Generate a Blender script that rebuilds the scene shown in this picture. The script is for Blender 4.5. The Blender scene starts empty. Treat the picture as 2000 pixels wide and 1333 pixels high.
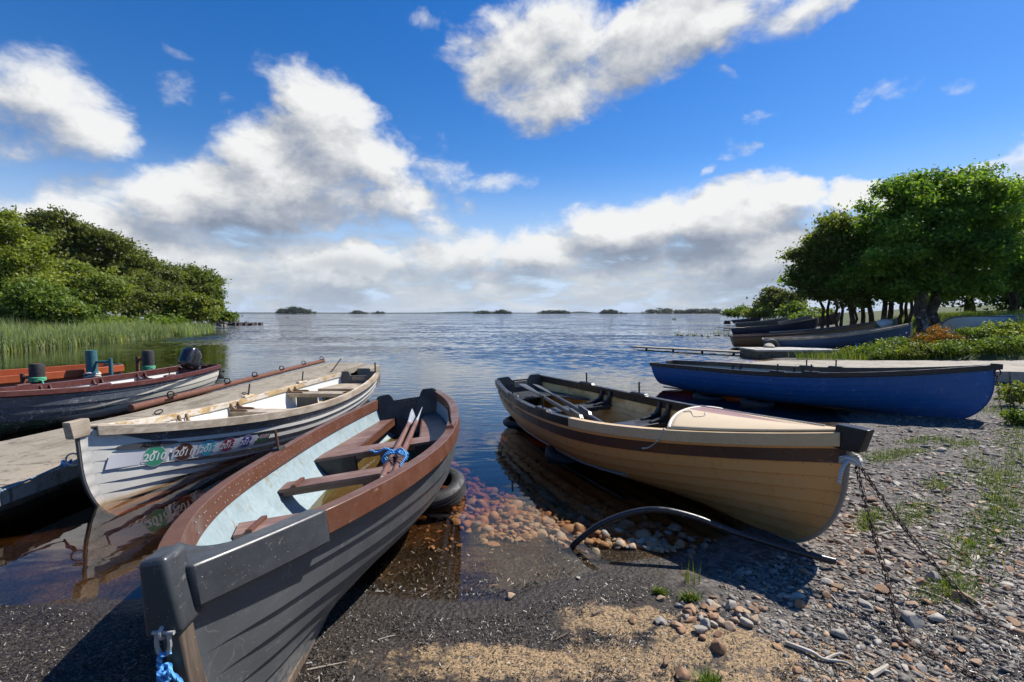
import bpy, math, random
import numpy as np
from mathutils import Vector, Matrix

random.seed(5)
rng = np.random.default_rng(11)
SC = bpy.context.scene
COL = SC.collection
pi = math.pi
EYE = 1.6                       # camera height above the lake
FPX = 950.0                     # focal length in pixels of a 2000 px wide frame
PITCH = math.atan(54.5 / FPX)
SUN_EL, SUN_AZ = math.radians(50), math.radians(58)    # azimuth clockwise from +Y


def ground_at(px, py, z=0.0):
    """World point at height z seen at photo pixel (px, py)."""
    x, u = (px - 1000) / FPX, (666.5 - py) / FPX
    dy = math.cos(PITCH) + u * math.sin(PITCH)
    dz = -math.sin(PITCH) + u * math.cos(PITCH)
    t = (z - EYE) / dz
    return (x * t, dy * t, z)


def at(px, py, d):
    """World point at distance d (along +Y) seen at photo pixel (px, py)."""
    x, u = (px - 1000) / FPX, (666.5 - py) / FPX
    dy = math.cos(PITCH) + u * math.sin(PITCH)
    dz = -math.sin(PITCH) + u * math.cos(PITCH)
    t = d / dy
    return (x * t, d, EYE + dz * t)


# ---------------------------------------------------------------- objects
def tag(o, label=None, cat=None, group=None, kind=None):
    if label: o['label'] = label
    if cat: o['category'] = cat
    if group: o['group'] = group
    if kind: o['kind'] = kind
    return o


def thing(name, label, cat, loc=(0, 0, 0), rotz=0, group=None, mat=None):
    o = bpy.data.objects.new(name, None)
    COL.objects.link(o)
    if mat is not None: o.matrix_world = mat
    else:
        o.location = loc
        o.rotation_euler = (0, 0, rotz)
    o.empty_display_size = .2
    return tag(o, label, cat, group)


def link(name, me, mats, parent=None, smooth=False, angle=None, bevel=0, seg=2):
    if not isinstance(mats, (list, tuple)): mats = [mats]
    for m in mats: me.materials.append(m)
    if smooth:
        me.polygons.foreach_set('use_smooth', np.ones(len(me.polygons), bool))
        if angle: me.set_sharp_from_angle(angle=math.radians(angle))
    o = bpy.data.objects.new(name, me)
    COL.objects.link(o)
    if parent: o.parent = parent
    if bevel:
        b = o.modifiers.new('bevel', 'BEVEL')
        b.width = bevel; b.segments = seg; b.limit_method = 'ANGLE'; b.angle_limit = math.radians(35)
        b.harden_normals = False
    return o


def np_mesh(name, V, Fs, attrs=None):
    """Mesh from a vertex array and a face array (all faces the same size)."""
    V = np.ascontiguousarray(V, np.float32); Fs = np.ascontiguousarray(Fs, np.int32)
    me = bpy.data.meshes.new(name)
    n, k = Fs.shape
    me.vertices.add(len(V)); me.vertices.foreach_set('co', V.ravel())
    me.loops.add(n * k); me.loops.foreach_set('vertex_index', Fs.ravel())
    me.polygons.add(n); me.polygons.foreach_set('loop_start', np.arange(0, n * k, k, dtype=np.int32))
    me.update(calc_edges=True)
    for a, v in (attrs or {}).items():
        at_ = me.attributes.new(a, 'FLOAT', 'POINT')
        at_.data.foreach_set('value', np.ascontiguousarray(v, np.float32))
    return me


def dup(root, loc=None, rotz=None, label=None, group=None, mat=None):
    r = root.copy(); COL.objects.link(r)
    if loc is not None: r.location = loc
    if rotz is not None: r.rotation_euler = (0, 0, rotz)
    if mat is not None: r.matrix_world = mat
    if label: r['label'] = label
    if group: r['group'] = group
    for ch in list(root.children):
        c = ch.copy(); COL.objects.link(c); c.parent = r
        for g in ch.children:
            d = g.copy(); COL.objects.link(d); d.parent = c
    return r


class MB:
    """Collects shapes into one mesh."""
    def __init__(s): s.v = []; s.f = []; s.m = []
    def add(s, vs, fs, mi=0):
        n = len(s.v)
        s.v += [tuple(map(float, p)) for p in vs]
        s.f += [tuple(int(i) + n for i in f) for f in fs]
        s.m += [mi] * len(fs)
        return s
    def box(s, c, size, R=None, mi=0, taper=1.0):
        a, b, h = [k / 2 for k in size]
        P = [(-a, -b, -h), (a, -b, -h), (a, b, -h), (-a, b, -h), (-a*taper, -b*taper, h), (a*taper, -b*taper, h), (a*taper, b*taper, h), (-a*taper, b*taper, h)]
        if R is not None: P = [tuple(R @ Vector(p)) for p in P]
        P = [(p[0] + c[0], p[1] + c[1], p[2] + c[2]) for p in P]
        return s.add(P, [(0, 3, 2, 1), (4, 5, 6, 7), (0, 1, 5, 4), (1, 2, 6, 5), (2, 3, 7, 6), (3, 0, 4, 7)], mi)
    def hexa(s, P, mi=0):
        """8 corners: 4 of the bottom, 4 of the top, same order."""
        return s.add(P, [(0, 3, 2, 1), (4, 5, 6, 7), (0, 1, 5, 4), (1, 2, 6, 5), (2, 3, 7, 6), (3, 0, 4, 7)], mi)
    def tube(s, pts, rad, n=10, mi=0, closed=False, flat=1.0, cap=True):
        pts = [Vector(p) for p in pts]
        m = len(pts)
        rads = rad if hasattr(rad, '__len__') else [rad] * m
        vs = []; fs = []
        up = None
        for i, p in enumerate(pts):
            if closed: t = pts[(i + 1) % m] - pts[i - 1]
            else: t = pts[min(i + 1, m - 1)] - pts[max(i - 1, 0)]
            t.normalize()
            if up is None:
                up = Vector((0, 0, 1)) if abs(t.z) < .9 else Vector((1, 0, 0))
            a = t.cross(up)
            if a.length < 1e-5: a = t.orthogonal()
            a.normalize(); b = a.cross(t); b.normalize(); up = b
            for k in range(n):
                an = 2 * pi * k / n
                vs.append(p + a * math.cos(an) * rads[i] + b * math.sin(an) * rads[i] * flat)
        L = m if closed else m - 1
        for i in range(L):
            for k in range(n):
                j = (i + 1) % m
                fs.append((i * n + k, i * n + (k + 1) % n, j * n + (k + 1) % n, j * n + k))
        if not closed and cap:
            fs.append(tuple(range(n))[::-1]); fs.append(tuple(range((m - 1) * n, m * n)))
        return s.add(vs, fs, mi)
    def prism(s, poly, frame, t, mi=0):
        """poly (a, b) points in frame=(origin, A, B, N), extruded t along N."""
        o, A, B, Nn = [Vector(k) for k in frame]
        lo = [o + A * p[0] + B * p[1] - Nn * t / 2 for p in poly]
        hi = [o + A * p[0] + B * p[1] + Nn * t / 2 for p in poly]
        n = len(poly)
        return s.add(lo + hi, [tuple(range(n))[::-1], tuple(range(n, 2 * n))] + [(i, (i + 1) % n, n + (i + 1) % n, n + i) for i in range(n)], mi)
    def lathe(s, prof, c=(0, 0, 0), n=32, mi=0, R=None, closed=True):
        """(r, z) profile turned round z."""
        vs = []; fs = []; m = len(prof)
        for k in range(n):
            a = 2 * pi * k / n
            for r, z in prof:
                p = Vector((r * math.cos(a), r * math.sin(a), z))
                if R is not None: p = R @ p
                vs.append((p.x + c[0], p.y + c[1], p.z + c[2]))
        for k in range(n):
            for i in range(m if closed else m - 1):
                j = (i + 1) % m; k2 = (k + 1) % n
                fs.append((k * m + i, k2 * m + i, k2 * m + j, k * m + j))
        return s.add(vs, fs, mi)
    def mesh(s, name):
        me = bpy.data.meshes.new(name)
        me.from_pydata(s.v, [], s.f); me.update()
        if any(s.m): me.polygons.foreach_set('material_index', s.m)
        return me
    def build(s, name, mats, parent=None, smooth=False, angle=40, bevel=0, seg=2):
        return link(name, s.mesh(name), mats, parent, smooth, angle, bevel, seg)


def catmull(pts, n=8):
    P = [np.array(p, float) for p in pts]
    P = [2 * P[0] - P[1]] + P + [2 * P[-1] - P[-2]]
    out = []
    for i in range(1, len(P) - 2):
        for k in range(n):
            t = k / n
            out.append(tuple(.5 * ((2 * P[i]) + (-P[i-1] + P[i+1]) * t + (2*P[i-1] - 5*P[i] + 4*P[i+1] - P[i+2]) * t*t + (-P[i-1] + 3*P[i] - 3*P[i+1] + P[i+2]) * t**3)))
    out.append(tuple(P[-2]))
    return out


# ---------------------------------------------------------------- numpy noise
_H = np.random.default_rng(3).random((256, 256))
def vnoise(x, y):
    xi = np.floor(x).astype(int); yi = np.floor(y).astype(int)
    fx = x - xi; fy = y - yi
    fx = fx * fx * (3 - 2 * fx); fy = fy * fy * (3 - 2 * fy)
    g = lambda a, b: _H[a & 255, b & 255]
    return (g(xi, yi) * (1 - fx) + g(xi + 1, yi) * fx) * (1 - fy) + (g(xi, yi + 1) * (1 - fx) + g(xi + 1, yi + 1) * fx) * fy
def fbm(x, y, o=4):
    s = 0; a = .5; t = 0
    for i in range(o):
        s = s + a * vnoise(x + 17.3 * i, y + 9.1 * i); t += a
        a *= .5; x = x * 2.03; y = y * 2.03
    return s / t
def sst(a, b, x):
    t = np.clip((x - a) / (b - a), 0, 1); return t * t * (3 - 2 * t)


# ---------------------------------------------------------------- node helper
class G:
    def __init__(s, nt): s.nt = nt
    def n(s, type_, ins=None, out=0, **kw):
        nd = s.nt.nodes.new(type_)
        for k, v in kw.items(): setattr(nd, k, v)
        for k, v in (ins or {}).items(): s.set(nd.inputs[k], v)
        s.last = nd
        return nd.outputs[out]
    def set(s, sock, v):
        if isinstance(v, bpy.types.NodeSocket): s.nt.links.new(v, sock)
        else:
            if hasattr(sock.default_value, '__len__') and not isinstance(v, str):
                v = tuple(v)
                if len(sock.default_value) == 4 and len(v) == 3: v = v + (1,)
            sock.default_value = v
    def math(s, op, a, b=0, c=0, clamp=False):
        return s.n('ShaderNodeMath', {0: a, 1: b, 2: c}, operation=op, use_clamp=clamp)
    def mix(s, f, a, b, blend='MIX'):
        nd = s.nt.nodes.new('ShaderNodeMix'); nd.data_type = 'RGBA'; nd.blend_type = blend
        s.set(nd.inputs[0], f); s.set(nd.inputs[6], a); s.set(nd.inputs[7], b)
        return nd.outputs[2]
    def fmix(s, f, a, b):
        nd = s.nt.nodes.new('ShaderNodeMix'); nd.data_type = 'FLOAT'
        s.set(nd.inputs[0], f); s.set(nd.inputs[2], a); s.set(nd.inputs[3], b)
        return nd.outputs[0]
    def noise(s, vec, scale, detail=4, rough=.55, dist=0, out=0):
        return s.n('ShaderNodeTexNoise', {'Vector': vec, 'Scale': scale, 'Detail': detail, 'Roughness': rough, 'Distortion': dist}, out)
    def ramp(s, f, a, b, lo=0., hi=1., smooth=True):
        return s.n('ShaderNodeMapRange', {0: f, 1: a, 2: b, 3: lo, 4: hi}, interpolation_type='SMOOTHSTEP' if smooth else 'LINEAR')
    def colramp(s, f, stops, interp='LINEAR'):
        nd = s.nt.nodes.new('ShaderNodeValToRGB'); cr = nd.color_ramp; cr.interpolation = interp
        while len(cr.elements) < len(stops): cr.elements.new(.5)
        for e, (p, c) in zip(cr.elements, stops): e.position = p; e.color = tuple(c) + (1,)
        s.set(nd.inputs[0], f)
        return nd.outputs[0]
    def mapping(s, vec, scale=(1, 1, 1), loc=(0, 0, 0), rot=(0, 0, 0), type_='POINT'):
        return s.n('ShaderNodeMapping', {'Vector': vec, 'Location': loc, 'Rotation': rot, 'Scale': scale}, vector_type=type_)
    def obj(s): return s.n('ShaderNodeTexCoord', out=3)
    def uv(s): return s.n('ShaderNodeTexCoord', out=2)
    def sep(s, v):
        s.n('ShaderNodeSeparateXYZ', {0: v}); return s.last.outputs
    def attr(s, name): return s.n('ShaderNodeAttribute', out=2, attribute_name=name)
    def bump(s, h, strength=.3, dist=.01, normal=None):
        d = {'Strength': strength, 'Distance': dist, 'Height': h}
        if normal is not None: d['Normal'] = normal
        return s.n('ShaderNodeBump', d)


def mat(name):
    m = bpy.data.materials.new(name); m.use_nodes = True
    nt = m.node_tree; nt.nodes.clear()
    g = G(nt)
    o = nt.nodes.new('ShaderNodeOutputMaterial')
    return m, g, o


def finish(g, o, col, rough=.5, normal=None, metal=0., spec=.5, coat=0.):
    b = g.nt.nodes.new('ShaderNodeBsdfPrincipled')
    g.set(b.inputs['Base Color'], col); g.set(b.inputs['Roughness'], rough)
    g.set(b.inputs['Metallic'], metal); g.set(b.inputs['Specular IOR Level'], spec)
    if coat: g.set(b.inputs['Coat Weight'], coat); g.set(b.inputs['Coat Roughness'], .15)
    if normal is not None: g.set(b.inputs['Normal'], normal)
    g.nt.links.new(b.outputs[0], o.inputs[0])
    return b


def mul(c, k): return tuple(min(1, v * k) for v in c)


def paint(name, col, rough=.45, var=.18, scale=5, worn=None, worn_amt=.0, speck=0., bump=.15, grain=None, coat=0.):
    """Weathered paint: broad tone variation, worn patches, fine specks."""
    m, g, o = mat(name)
    v = g.obj()
    c = g.mix(g.noise(v, scale, 5, .6), mul(col, 1 - var), mul(col, 1 + var))
    c = g.mix(g.ramp(g.noise(v, scale * 9, 3, .6), .35, .75), c, mul(col, 1 - var * .8))
    if worn is not None:
        w = g.mapping(v, grain or (1, 1, 1))
        f = g.ramp(g.noise(w, scale * 3.1, 8, .68), .62 - worn_amt, .70 - worn_amt * .6)
        c = g.mix(f, c, worn)
    if speck:
        f = g.ramp(g.noise(v, 160, 2, .7), .74 - speck * .1, .78 - speck * .1)
        c = g.mix(f, c, (.55, .53, .48))
    nz = g.bump(g.noise(v, scale * 14, 4, .6), bump, .004)
    r = g.ramp(g.noise(v, scale * 2, 4, .6), .3, .7, max(.05, rough - .12), min(1, rough + .15))
    finish(g, o, c, r, nz, coat=coat)
    return m


def wood(name, col, col2, rough=.6, scale=1.0, axis=0, bump=.35, patch=None):
    """Grainy timber; grain runs along the axis."""
    m, g, o = mat(name)
    v = g.obj()
    sc = [28, 28, 28]; sc[axis] = 1.6
    gr = g.noise(g.mapping(v, tuple(k * scale for k in sc)), 1.0, 6, .65, .6)
    c = g.mix(g.ramp(gr, .3, .7), col, col2)
    c = g.mix(g.ramp(g.noise(v, 3.3, 5, .6), .35, .75), c, mul(col, .75))
    if patch:
        c = g.mix(g.ramp(g.noise(g.mapping(v, (2.2, 6, 6)), 1.5, 7, .7), .47, .56), c, patch)
    sp = g.ramp(g.noise(v, 120, 2, .5), .70, .76)
    c = g.mix(g.math('MULTIPLY', sp, .5), c, (.5, .47, .42))
    finish(g, o, c, rough, g.bump(gr, bump, .004))
    return m
# ================================================================ camera, sun, sky
cam = bpy.data.cameras.new('camera'); cam.sensor_width = 36; cam.lens = 36 * FPX / 2000
cam.clip_start = .05; cam.clip_end = 20000
co = bpy.data.objects.new('camera', cam); COL.objects.link(co)
co.location = (0, 0, EYE); co.rotation_euler = (pi / 2 - PITCH, 0, 0)
SC.camera = co
SUN_DIR = Vector((math.sin(SUN_AZ) * math.cos(SUN_EL), math.cos(SUN_AZ) * math.cos(SUN_EL), math.sin(SUN_EL)))
sl = bpy.data.lights.new('sun', 'SUN'); sl.energy = 5.0; sl.angle = math.radians(.53); sl.color = (1, .945, .86)
so = bpy.data.objects.new('sun', sl); COL.objects.link(so)
so.rotation_euler = (-SUN_DIR).to_track_quat('-Z', 'Y').to_euler()
SC.view_settings.view_transform = 'Standard'; SC.view_settings.look = 'None'
SC.view_settings.exposure = .50; SC.view_settings.gamma = 1
SC.cycles.max_bounces = 8; SC.cycles.transparent_max_bounces = 12
SC.cycles.caustics_reflective = False; SC.cycles.caustics_refractive = False
SC.cycles.sample_clamp_indirect = 4

W = bpy.data.worlds.new('World'); SC.world = W; W.use_nodes = True
W.cycles.sampling_method = 'MANUAL'; W.cycles.sample_map_resolution = 256
wt = W.node_tree; wt.nodes.clear()
wg = G(wt)


def sky_dir(px, py):
    v = Vector(at(px, py, 1.0)) - Vector((0, 0, EYE)); v.normalize()
    return math.atan2(v.x, v.y), math.asin(v.z)


# cumulus banks as soft ellipses on the sky: photo pixel centre, radii, tilt, strength
CLOUDS = [
    (1040, 90, 175, 130, 10, 1.3), (1120, 175, 190, 85, 12, 1.2), (1270, 80, 240, 120, 22, 1.4), (1410, 55, 170, 70, 16, 1.2), (1560, 20, 220, 55, 14, .8), (900, 118, 70, 28, 6, .5),
    (40, 190, 190, 130, -14, 1.0), (140, 225, 130, 75, -12, .95), (0, 270, 130, 60, 8, .7), (200, 245, 70, 40, -5, .6),
    (605, 190, 70, 70, -40, 1.0), (665, 245, 150, 90, -30, 1.3), (560, 300, 150, 100, 0, 1.4), (715, 310, 110, 85, 0, 1.3), (640, 300, 130, 90, 0, 1.5), (490, 395, 310, 84, 4, 1.5), (730, 395, 150, 62, 0, 1.2), (620, 350, 220, 85, 0, 1.3), (300, 345, 70, 26, 0, .45),
    (70, 420, 240, 42, -8, 1.1), (270, 470, 260, 60, -12, 1.2), (430, 520, 320, 75, -6, 1.2), (690, 515, 170, 52, 0, 1.5), (560, 520, 60, 45, 0, 1.2),
    (900, 500, 130, 70, 0, 1.2), (860, 450, 100, 30, -14, .9), (1060, 490, 190, 70, 8, 1.2), (1230, 455, 200, 75, 8, 1.4), (1430, 430, 180, 85, 6, 1.6), (1530, 385, 90, 45, 0, 1.6), (1655, 390, 70, 42, 0, 1.6), (1740, 410, 160, 60, 0, 1.3), (1500, 500, 250, 75, 0, 1.5), (1900, 440, 200, 75, 0, 1.1),
    (340, 155, 45, 36, 40, .26), (432, 188, 30, 22, 0, .22), (975, 356, 75, 22, 8, .42), (1432, 302, 45, 28, -25, .6), (1378, 331, 20, 12, 20, .45), (1752, 172, 50, 26, 15, .58), (1842, 165, 40, 14, 5, .35), (838, 46, 32, 22, 0, .34), (1470, 233, 40, 10, 0, .3), (1420, 145, 16, 16, 0, .35), (870, 350, 70, 60, -35, .32),
    (1960, 322, 150, 22, 6, .5), (1960, 350, 110, 24, 8, .5),
    (2200, 300, 300, 120, 0, 1.0), (-250, 380, 250, 110, 0, 1.1), (2500, 450, 400, 80, 0, 1.2),
]
GREY = [(590, 415, 210, 42, 1.0), (690, 528, 170, 26, 1.0), (1390, 500, 200, 55, 1.0), (480, 440, 140, 30, .6), (1250, 500, 150, 40, .6), (40, 240, 90, 50, .35), (440, 530, 200, 30, .4), (1560, 480, 120, 60, .8), (1000, 530, 200, 24, .4), (1130, 130, 120, 50, .18), (620, 330, 120, 40, .35)]


def ell(px, py, rx, ry):
    a, e = sky_dir(px, py)
    a2, e2 = sky_dir(px + rx, py); a3, e3 = sky_dir(px, py - ry)
    return a, e, max(math.hypot(a2 - a, e2 - e), .01), max(abs(e3 - e), .006)


def cloud_group():
    ng = bpy.data.node_groups.new('cloud_density', 'ShaderNodeTree')
    ng.interface.new_socket('D', in_out='INPUT', socket_type='NodeSocketVector')
    ng.interface.new_socket('Density', in_out='OUTPUT', socket_type='NodeSocketFloat')
    ng.interface.new_socket('Cover', in_out='OUTPUT', socket_type='NodeSocketFloat')
    g = G(ng)
    gi = ng.nodes.new('NodeGroupInput'); go = ng.nodes.new('NodeGroupOutput')
    D = gi.outputs[0]
    s = g.sep(D); x, y, z = s[0], s[1], s[2]
    az = g.math('ARCTAN2', x, y); el = g.math('ARCSINE', z)
    base = g.n('ShaderNodeCombineXYZ', {0: az, 1: el, 2: 0.0})
    # ragged outlines: warp the coordinate first
    flat = g.n('ShaderNodeVectorMath', {0: D, 1: (1.0, 1.0, 1.5)}, operation='MULTIPLY')
    wob = g.noise(flat, 6.5, 5, .6, out=1)
    wob = g.n('ShaderNodeVectorMath', {0: wob, 1: (.5, .5, .5)}, operation='SUBTRACT')
    wob = g.n('ShaderNodeVectorMath', {0: wob, 1: (.16, .085, 0)}, operation='MULTIPLY')
    V = g.n('ShaderNodeVectorMath', {0: base, 1: wob}, operation='ADD')
    acc = None
    for px, py, rx, ry, tilt, amp in CLOUDS:
        a, e, ra, re = ell(px, py, rx, ry)
        p = g.mapping(V, (ra, re, 1), (a, e, 0), (0, 0, math.radians(tilt)), 'TEXTURE')
        g.n('ShaderNodeVectorMath', {0: p, 1: p}, operation='DOT_PRODUCT'); r2 = g.last.outputs['Value']
        mth = g.math('MULTIPLY_ADD', r2, -amp, amp)
        acc = mth if acc is None else g.n('ShaderNodeMath', {0: acc, 1: mth, 2: .25}, operation='SMOOTH_MAX')
    acc = g.math('MAXIMUM', acc, -1.5)
    fine = g.noise(flat, 10.0, 8, .60, .25)
    big = g.noise(flat, 3.2, 4, .5, .2)
    n2 = g.math('ADD', g.math('MULTIPLY', g.math('SUBTRACT', fine, .5), 2.7), g.math('MULTIPLY', g.math('SUBTRACT', big, .5), 1.0))
    # low bank of small clouds and streaks along the horizon
    band = g.math('MULTIPLY', g.ramp(el, .215, .10), g.ramp(g.noise(g.mapping(D, (5, 5, 22)), 1.6, 7, .6, .4), .22, .58))
    dens = g.math('ADD', acc, n2)
    dens = g.math('MAXIMUM', dens, g.math('MULTIPLY_ADD', band, 1.15, g.math('MULTIPLY_ADD', n2, .35, -.25)))
    ng.links.new(dens, go.inputs[0]); ng.links.new(acc, go.inputs[1])
    return ng


CG = cloud_group()
D = wg.n('ShaderNodeVectorMath', {0: wg.n('ShaderNodeTexCoord', out=0)}, operation='NORMALIZE')
sky = wg.n('ShaderNodeTexSky', sky_type='NISHITA', sun_disc=False, sun_elevation=SUN_EL, sun_rotation=SUN_AZ, altitude=0, air_density=1.0, dust_density=.12, ozone_density=2.2)
sky = wg.n('ShaderNodeHueSaturation', {'Hue': .511, 'Saturation': 1.42, 'Value': 1.0, 'Fac': 1.0, 'Color': sky})
_sz = wg.sep(D)[2]
sky = wg.mix(wg.ramp(_sz, .30, .0, 0, .95), sky, (4.3, 5.35, 7.0))
b1 = wg.n('ShaderNodeBackground', {'Color': sky, 'Strength': .097})
c1 = wt.nodes.new('ShaderNodeGroup'); c1.node_tree = CG; wt.links.new(D, c1.inputs[0])
D2 = wg.n('ShaderNodeVectorMath', {0: D, 1: tuple(SUN_DIR * .042 + Vector((0, 0, .02)))}, operation='ADD')
D2 = wg.n('ShaderNodeVectorMath', {0: D2}, operation='NORMALIZE')
c2 = wt.nodes.new('ShaderNodeGroup'); c2.node_tree = CG; wt.links.new(D2, c2.inputs[0])
dens = c1.outputs[0]
alpha = wg.ramp(dens, -.01, 1.02)
lit = wg.math('SUBTRACT', wg.math('MINIMUM', dens, 2.0), wg.math('MINIMUM', c2.outputs[0], 2.0))
lit = wg.math('MULTIPLY_ADD', lit, .56, .60, clamp=True)
s = wg.sep(D)
azel = wg.n('ShaderNodeCombineXYZ', {0: wg.math('ARCTAN2', s[0], s[1]), 1: wg.math('ARCSINE', s[2]), 2: 0.0})
wob = wg.noise(D, 9, 5, .6, out=1)
azel2 = wg.n('ShaderNodeVectorMath', {0: azel, 1: wg.n('ShaderNodeVectorMath', {0: wg.n('ShaderNodeVectorMath', {0: wob, 1: (.5, .5, .5)}, operation='SUBTRACT'), 1: (.10, .07, 0)}, operation='MULTIPLY')}, operation='ADD')
gr = None
for px, py, rx, ry, amp in GREY:
    a, e, ra, re = ell(px, py, rx, ry)
    p = wg.mapping(azel2, (ra, re, 1), (a, e, 0), (0, 0, 0), 'TEXTURE')
    wg.n('ShaderNodeVectorMath', {0: p}, operation='LENGTH')
    v = wg.math('MULTIPLY', wg.ramp(wg.last.outputs['Value'], 1.15, .1), amp)
    gr = v if gr is None else wg.math('MAXIMUM', gr, v)
shade = wg.math('SUBTRACT', lit, wg.math('MULTIPLY', gr, .40), clamp=True)
ccol = wg.colramp(shade, [(0., (.25, .30, .39)), (.35, (.41, .45, .53)), (.62, (.62, .64, .67)), (1., (.90, .91, .91))])
hz = wg.ramp(s[2], .16, .0)
ccol = wg.mix(wg.math('MULTIPLY', hz, .45), ccol, (.50, .60, .70))
b2 = wg.n('ShaderNodeBackground', {'Color': ccol, 'Strength': .71})
mx = wt.nodes.new('ShaderNodeMixShader')
wt.links.new(alpha, mx.inputs[0]); wt.links.new(b1, mx.inputs[1]); wt.links.new(b2, mx.inputs[2])
wo = wt.nodes.new('ShaderNodeOutputWorld'); wt.links.new(mx.outputs[0], wo.inputs[0])

# ================================================================ ground
LAKE = np.array([(-.36, 2.65), (0, 2.68), (.58, 3.02), (.95, 3.12), (1.4, 3.3), (2.2, 4.0), (3.4, 5.3), (4.75, 6.9), (5.6, 8.3), (6.2, 10), (6.6, 13), (7.6, 15.6), (9.4, 17.3), (12, 18), (13, 19.2), (13.6, 22),
    (17, 28), (20.5, 34), (26, 45), (32, 58), (39, 76), (43, 92), (46, 100), (58, 106), (110, 96), (300, 120), (900, 300), (3000, 600), (6000, 9000), (-6000, 9000), (-3000, 400), (-300, 95), (-60, 80), (-44, 70), (-36.5, 60), (-31, 49), (-26, 38),
    (-23.5, 28), (-22.3, 21), (-20, 14), (-16, 6), (-12, 2.6), (-5, 2.35), (-2.74, 2.55), (-2, 2.68), (-.9, 2.75)], float)
SLIP_O = np.array([7.45, 15.35]); SLIP_A = np.array([.61, -.79]); SLIP_A /= np.linalg.norm(SLIP_A); SLIP_B = np.array([-SLIP_A[1], SLIP_A[0]])


def slip_z(x, y):
    a = (x - SLIP_O[0]) * SLIP_A[0] + (y - SLIP_O[1]) * SLIP_A[1]
    return np.where(a < 6, .075 * a, .45 + .05 * (a - 6)) + .0


def slip_d(x, y):
    """(distance along, distance across) of the slipway axis"""
    a = (x - SLIP_O[0]) * SLIP_A[0] + (y - SLIP_O[1]) * SLIP_A[1]
    b = (x - SLIP_O[0]) * SLIP_B[0] + (y - SLIP_O[1]) * SLIP_B[1]
    return a, b


def shore(x, y):
    """Signed distance to the lake edge: positive on land."""
    x = np.asarray(x, float); y = np.asarray(y, float)
    sh = x.shape; x = x.ravel(); y = y.ravel()
    d2 = np.full(x.shape, 1e18); inside = np.zeros(x.shape, bool)
    n = len(LAKE)
    for i in range(n):
        a = LAKE[i]; b = LAKE[(i + 1) % n]; e = b - a
        t = np.clip(((x - a[0]) * e[0] + (y - a[1]) * e[1]) / (e @ e), 0, 1)
        d2 = np.minimum(d2, (x - a[0] - t * e[0])**2 + (y - a[1] - t * e[1])**2)
        c = (a[1] > y) != (b[1] > y)
        xi = a[0] + (y - a[1]) / np.where(b[1] == a[1], 1e-9, b[1] - a[1]) * e[0]
        inside ^= c & (x < xi)
    d = np.sqrt(d2)
    return np.where(inside, -d, d).reshape(sh)


def terrain(x, y):
    x = np.asarray(x, float); y = np.asarray(y, float)
    sd = shore(x, y) + (fbm(x * 1.7, y * 1.7, 3) - .5) * .28 * sst(0, 3, 20 - np.hypot(x, y))
    near = sst(16, 9, np.hypot(x - 1, y - 3))
    land = .055 * np.minimum(sd, 3) + .07 * np.clip(sd - 3, 0, 12) * (1 - near * .75) + .015 * np.clip(sd - 15, 0, 60)
    left = sst(-16, -22, x) * sst(200, 60, y)
    land = land + left * np.clip(sd - 3, 0, 25) * .09
    land += .85 * sst(2.2, 7.0, sd) * sst(11, 13.5, x) * sst(11, 14.5, y) * sst(75, 35, y)
    land += 2.2 * sst(40, 90, x) * sst(2, 25, sd) * sst(400, 90, y)
    land += (fbm(x * .35, y * .35, 3) - .45) * .35 * sst(3, 8, sd)
    bed = -np.minimum(.10 * -sd, 1.6)
    z = np.where(sd > 0, land, bed)
    z = z + (fbm(x * 3.1, y * 3.1, 4) - .5) * .05 * sst(-2.5, .8, sd) * sst(-.02, .25, np.abs(sd))
    a, b = slip_d(x, y)
    m = sst(2.1, 1.5, np.abs(b - .15)) * sst(-3.4, -2.4, a) * sst(22, 18, a)
    zs_ = slip_z(x, y) - .10
    return z * (1 - m) + np.minimum(zs_, z + .5) * m


def graded(segs):
    out = []
    for a, b, n, p in segs:
        t = np.linspace(0, 1, n, endpoint=False)
        out.append(a + (b - a) * (t ** p if p > 0 else 1 - (1 - t) ** -p))
    return np.concatenate(out + [[segs[-1][1]]])


gx = graded([(-6500, -60, 22, -3.0), (-60, -6, 120, -1.7), (-6, 9, 300, 1), (9, 60, 130, 1.6), (60, 6500, 22, 3.0)])
gy = graded([(-300, -2, 14, -3), (-2, 1.2, 18, -1), (1.2, 9.5, 180, 1), (9.5, 110, 170, 1.7), (110, 9000, 26, 3)])
X, Y = np.meshgrid(gx, gy)
SD = shore(X, Y)
Z = terrain(X, Y)


def sand_mask(x, y):
    m = np.zeros_like(x)
    for cx, cy, rx, ry in [(.55, 2.40, .36, .20), (.95, 2.22, .42, .20), (-.1, 2.12, .75, .17), (.35, 2.1, .9, .2), (1.2, 2.1, .5, .14), (-1.6, 2.28, .5, .02), (1.05, 1.9, .9, .2), (.2, 1.7, 1.6, .35)]:
        m = np.maximum(m, 1 - np.sqrt(((x - cx) / rx)**2 + ((y - cy) / ry)**2) * .5)
    return m * 1.0


SAND = sand_mask(X, Y)
ny, nx = X.shape
idx = np.arange(nx * ny).reshape(ny, nx)
Fq = np.stack([idx[:-1, :-1], idx[:-1, 1:], idx[1:, 1:], idx[1:, :-1]], -1).reshape(-1, 4)
gme = np_mesh('ground', np.stack([X, Y, Z], -1).reshape(-1, 3), Fq, {'shore': SD.ravel(), 'sand': SAND.ravel()})


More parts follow.
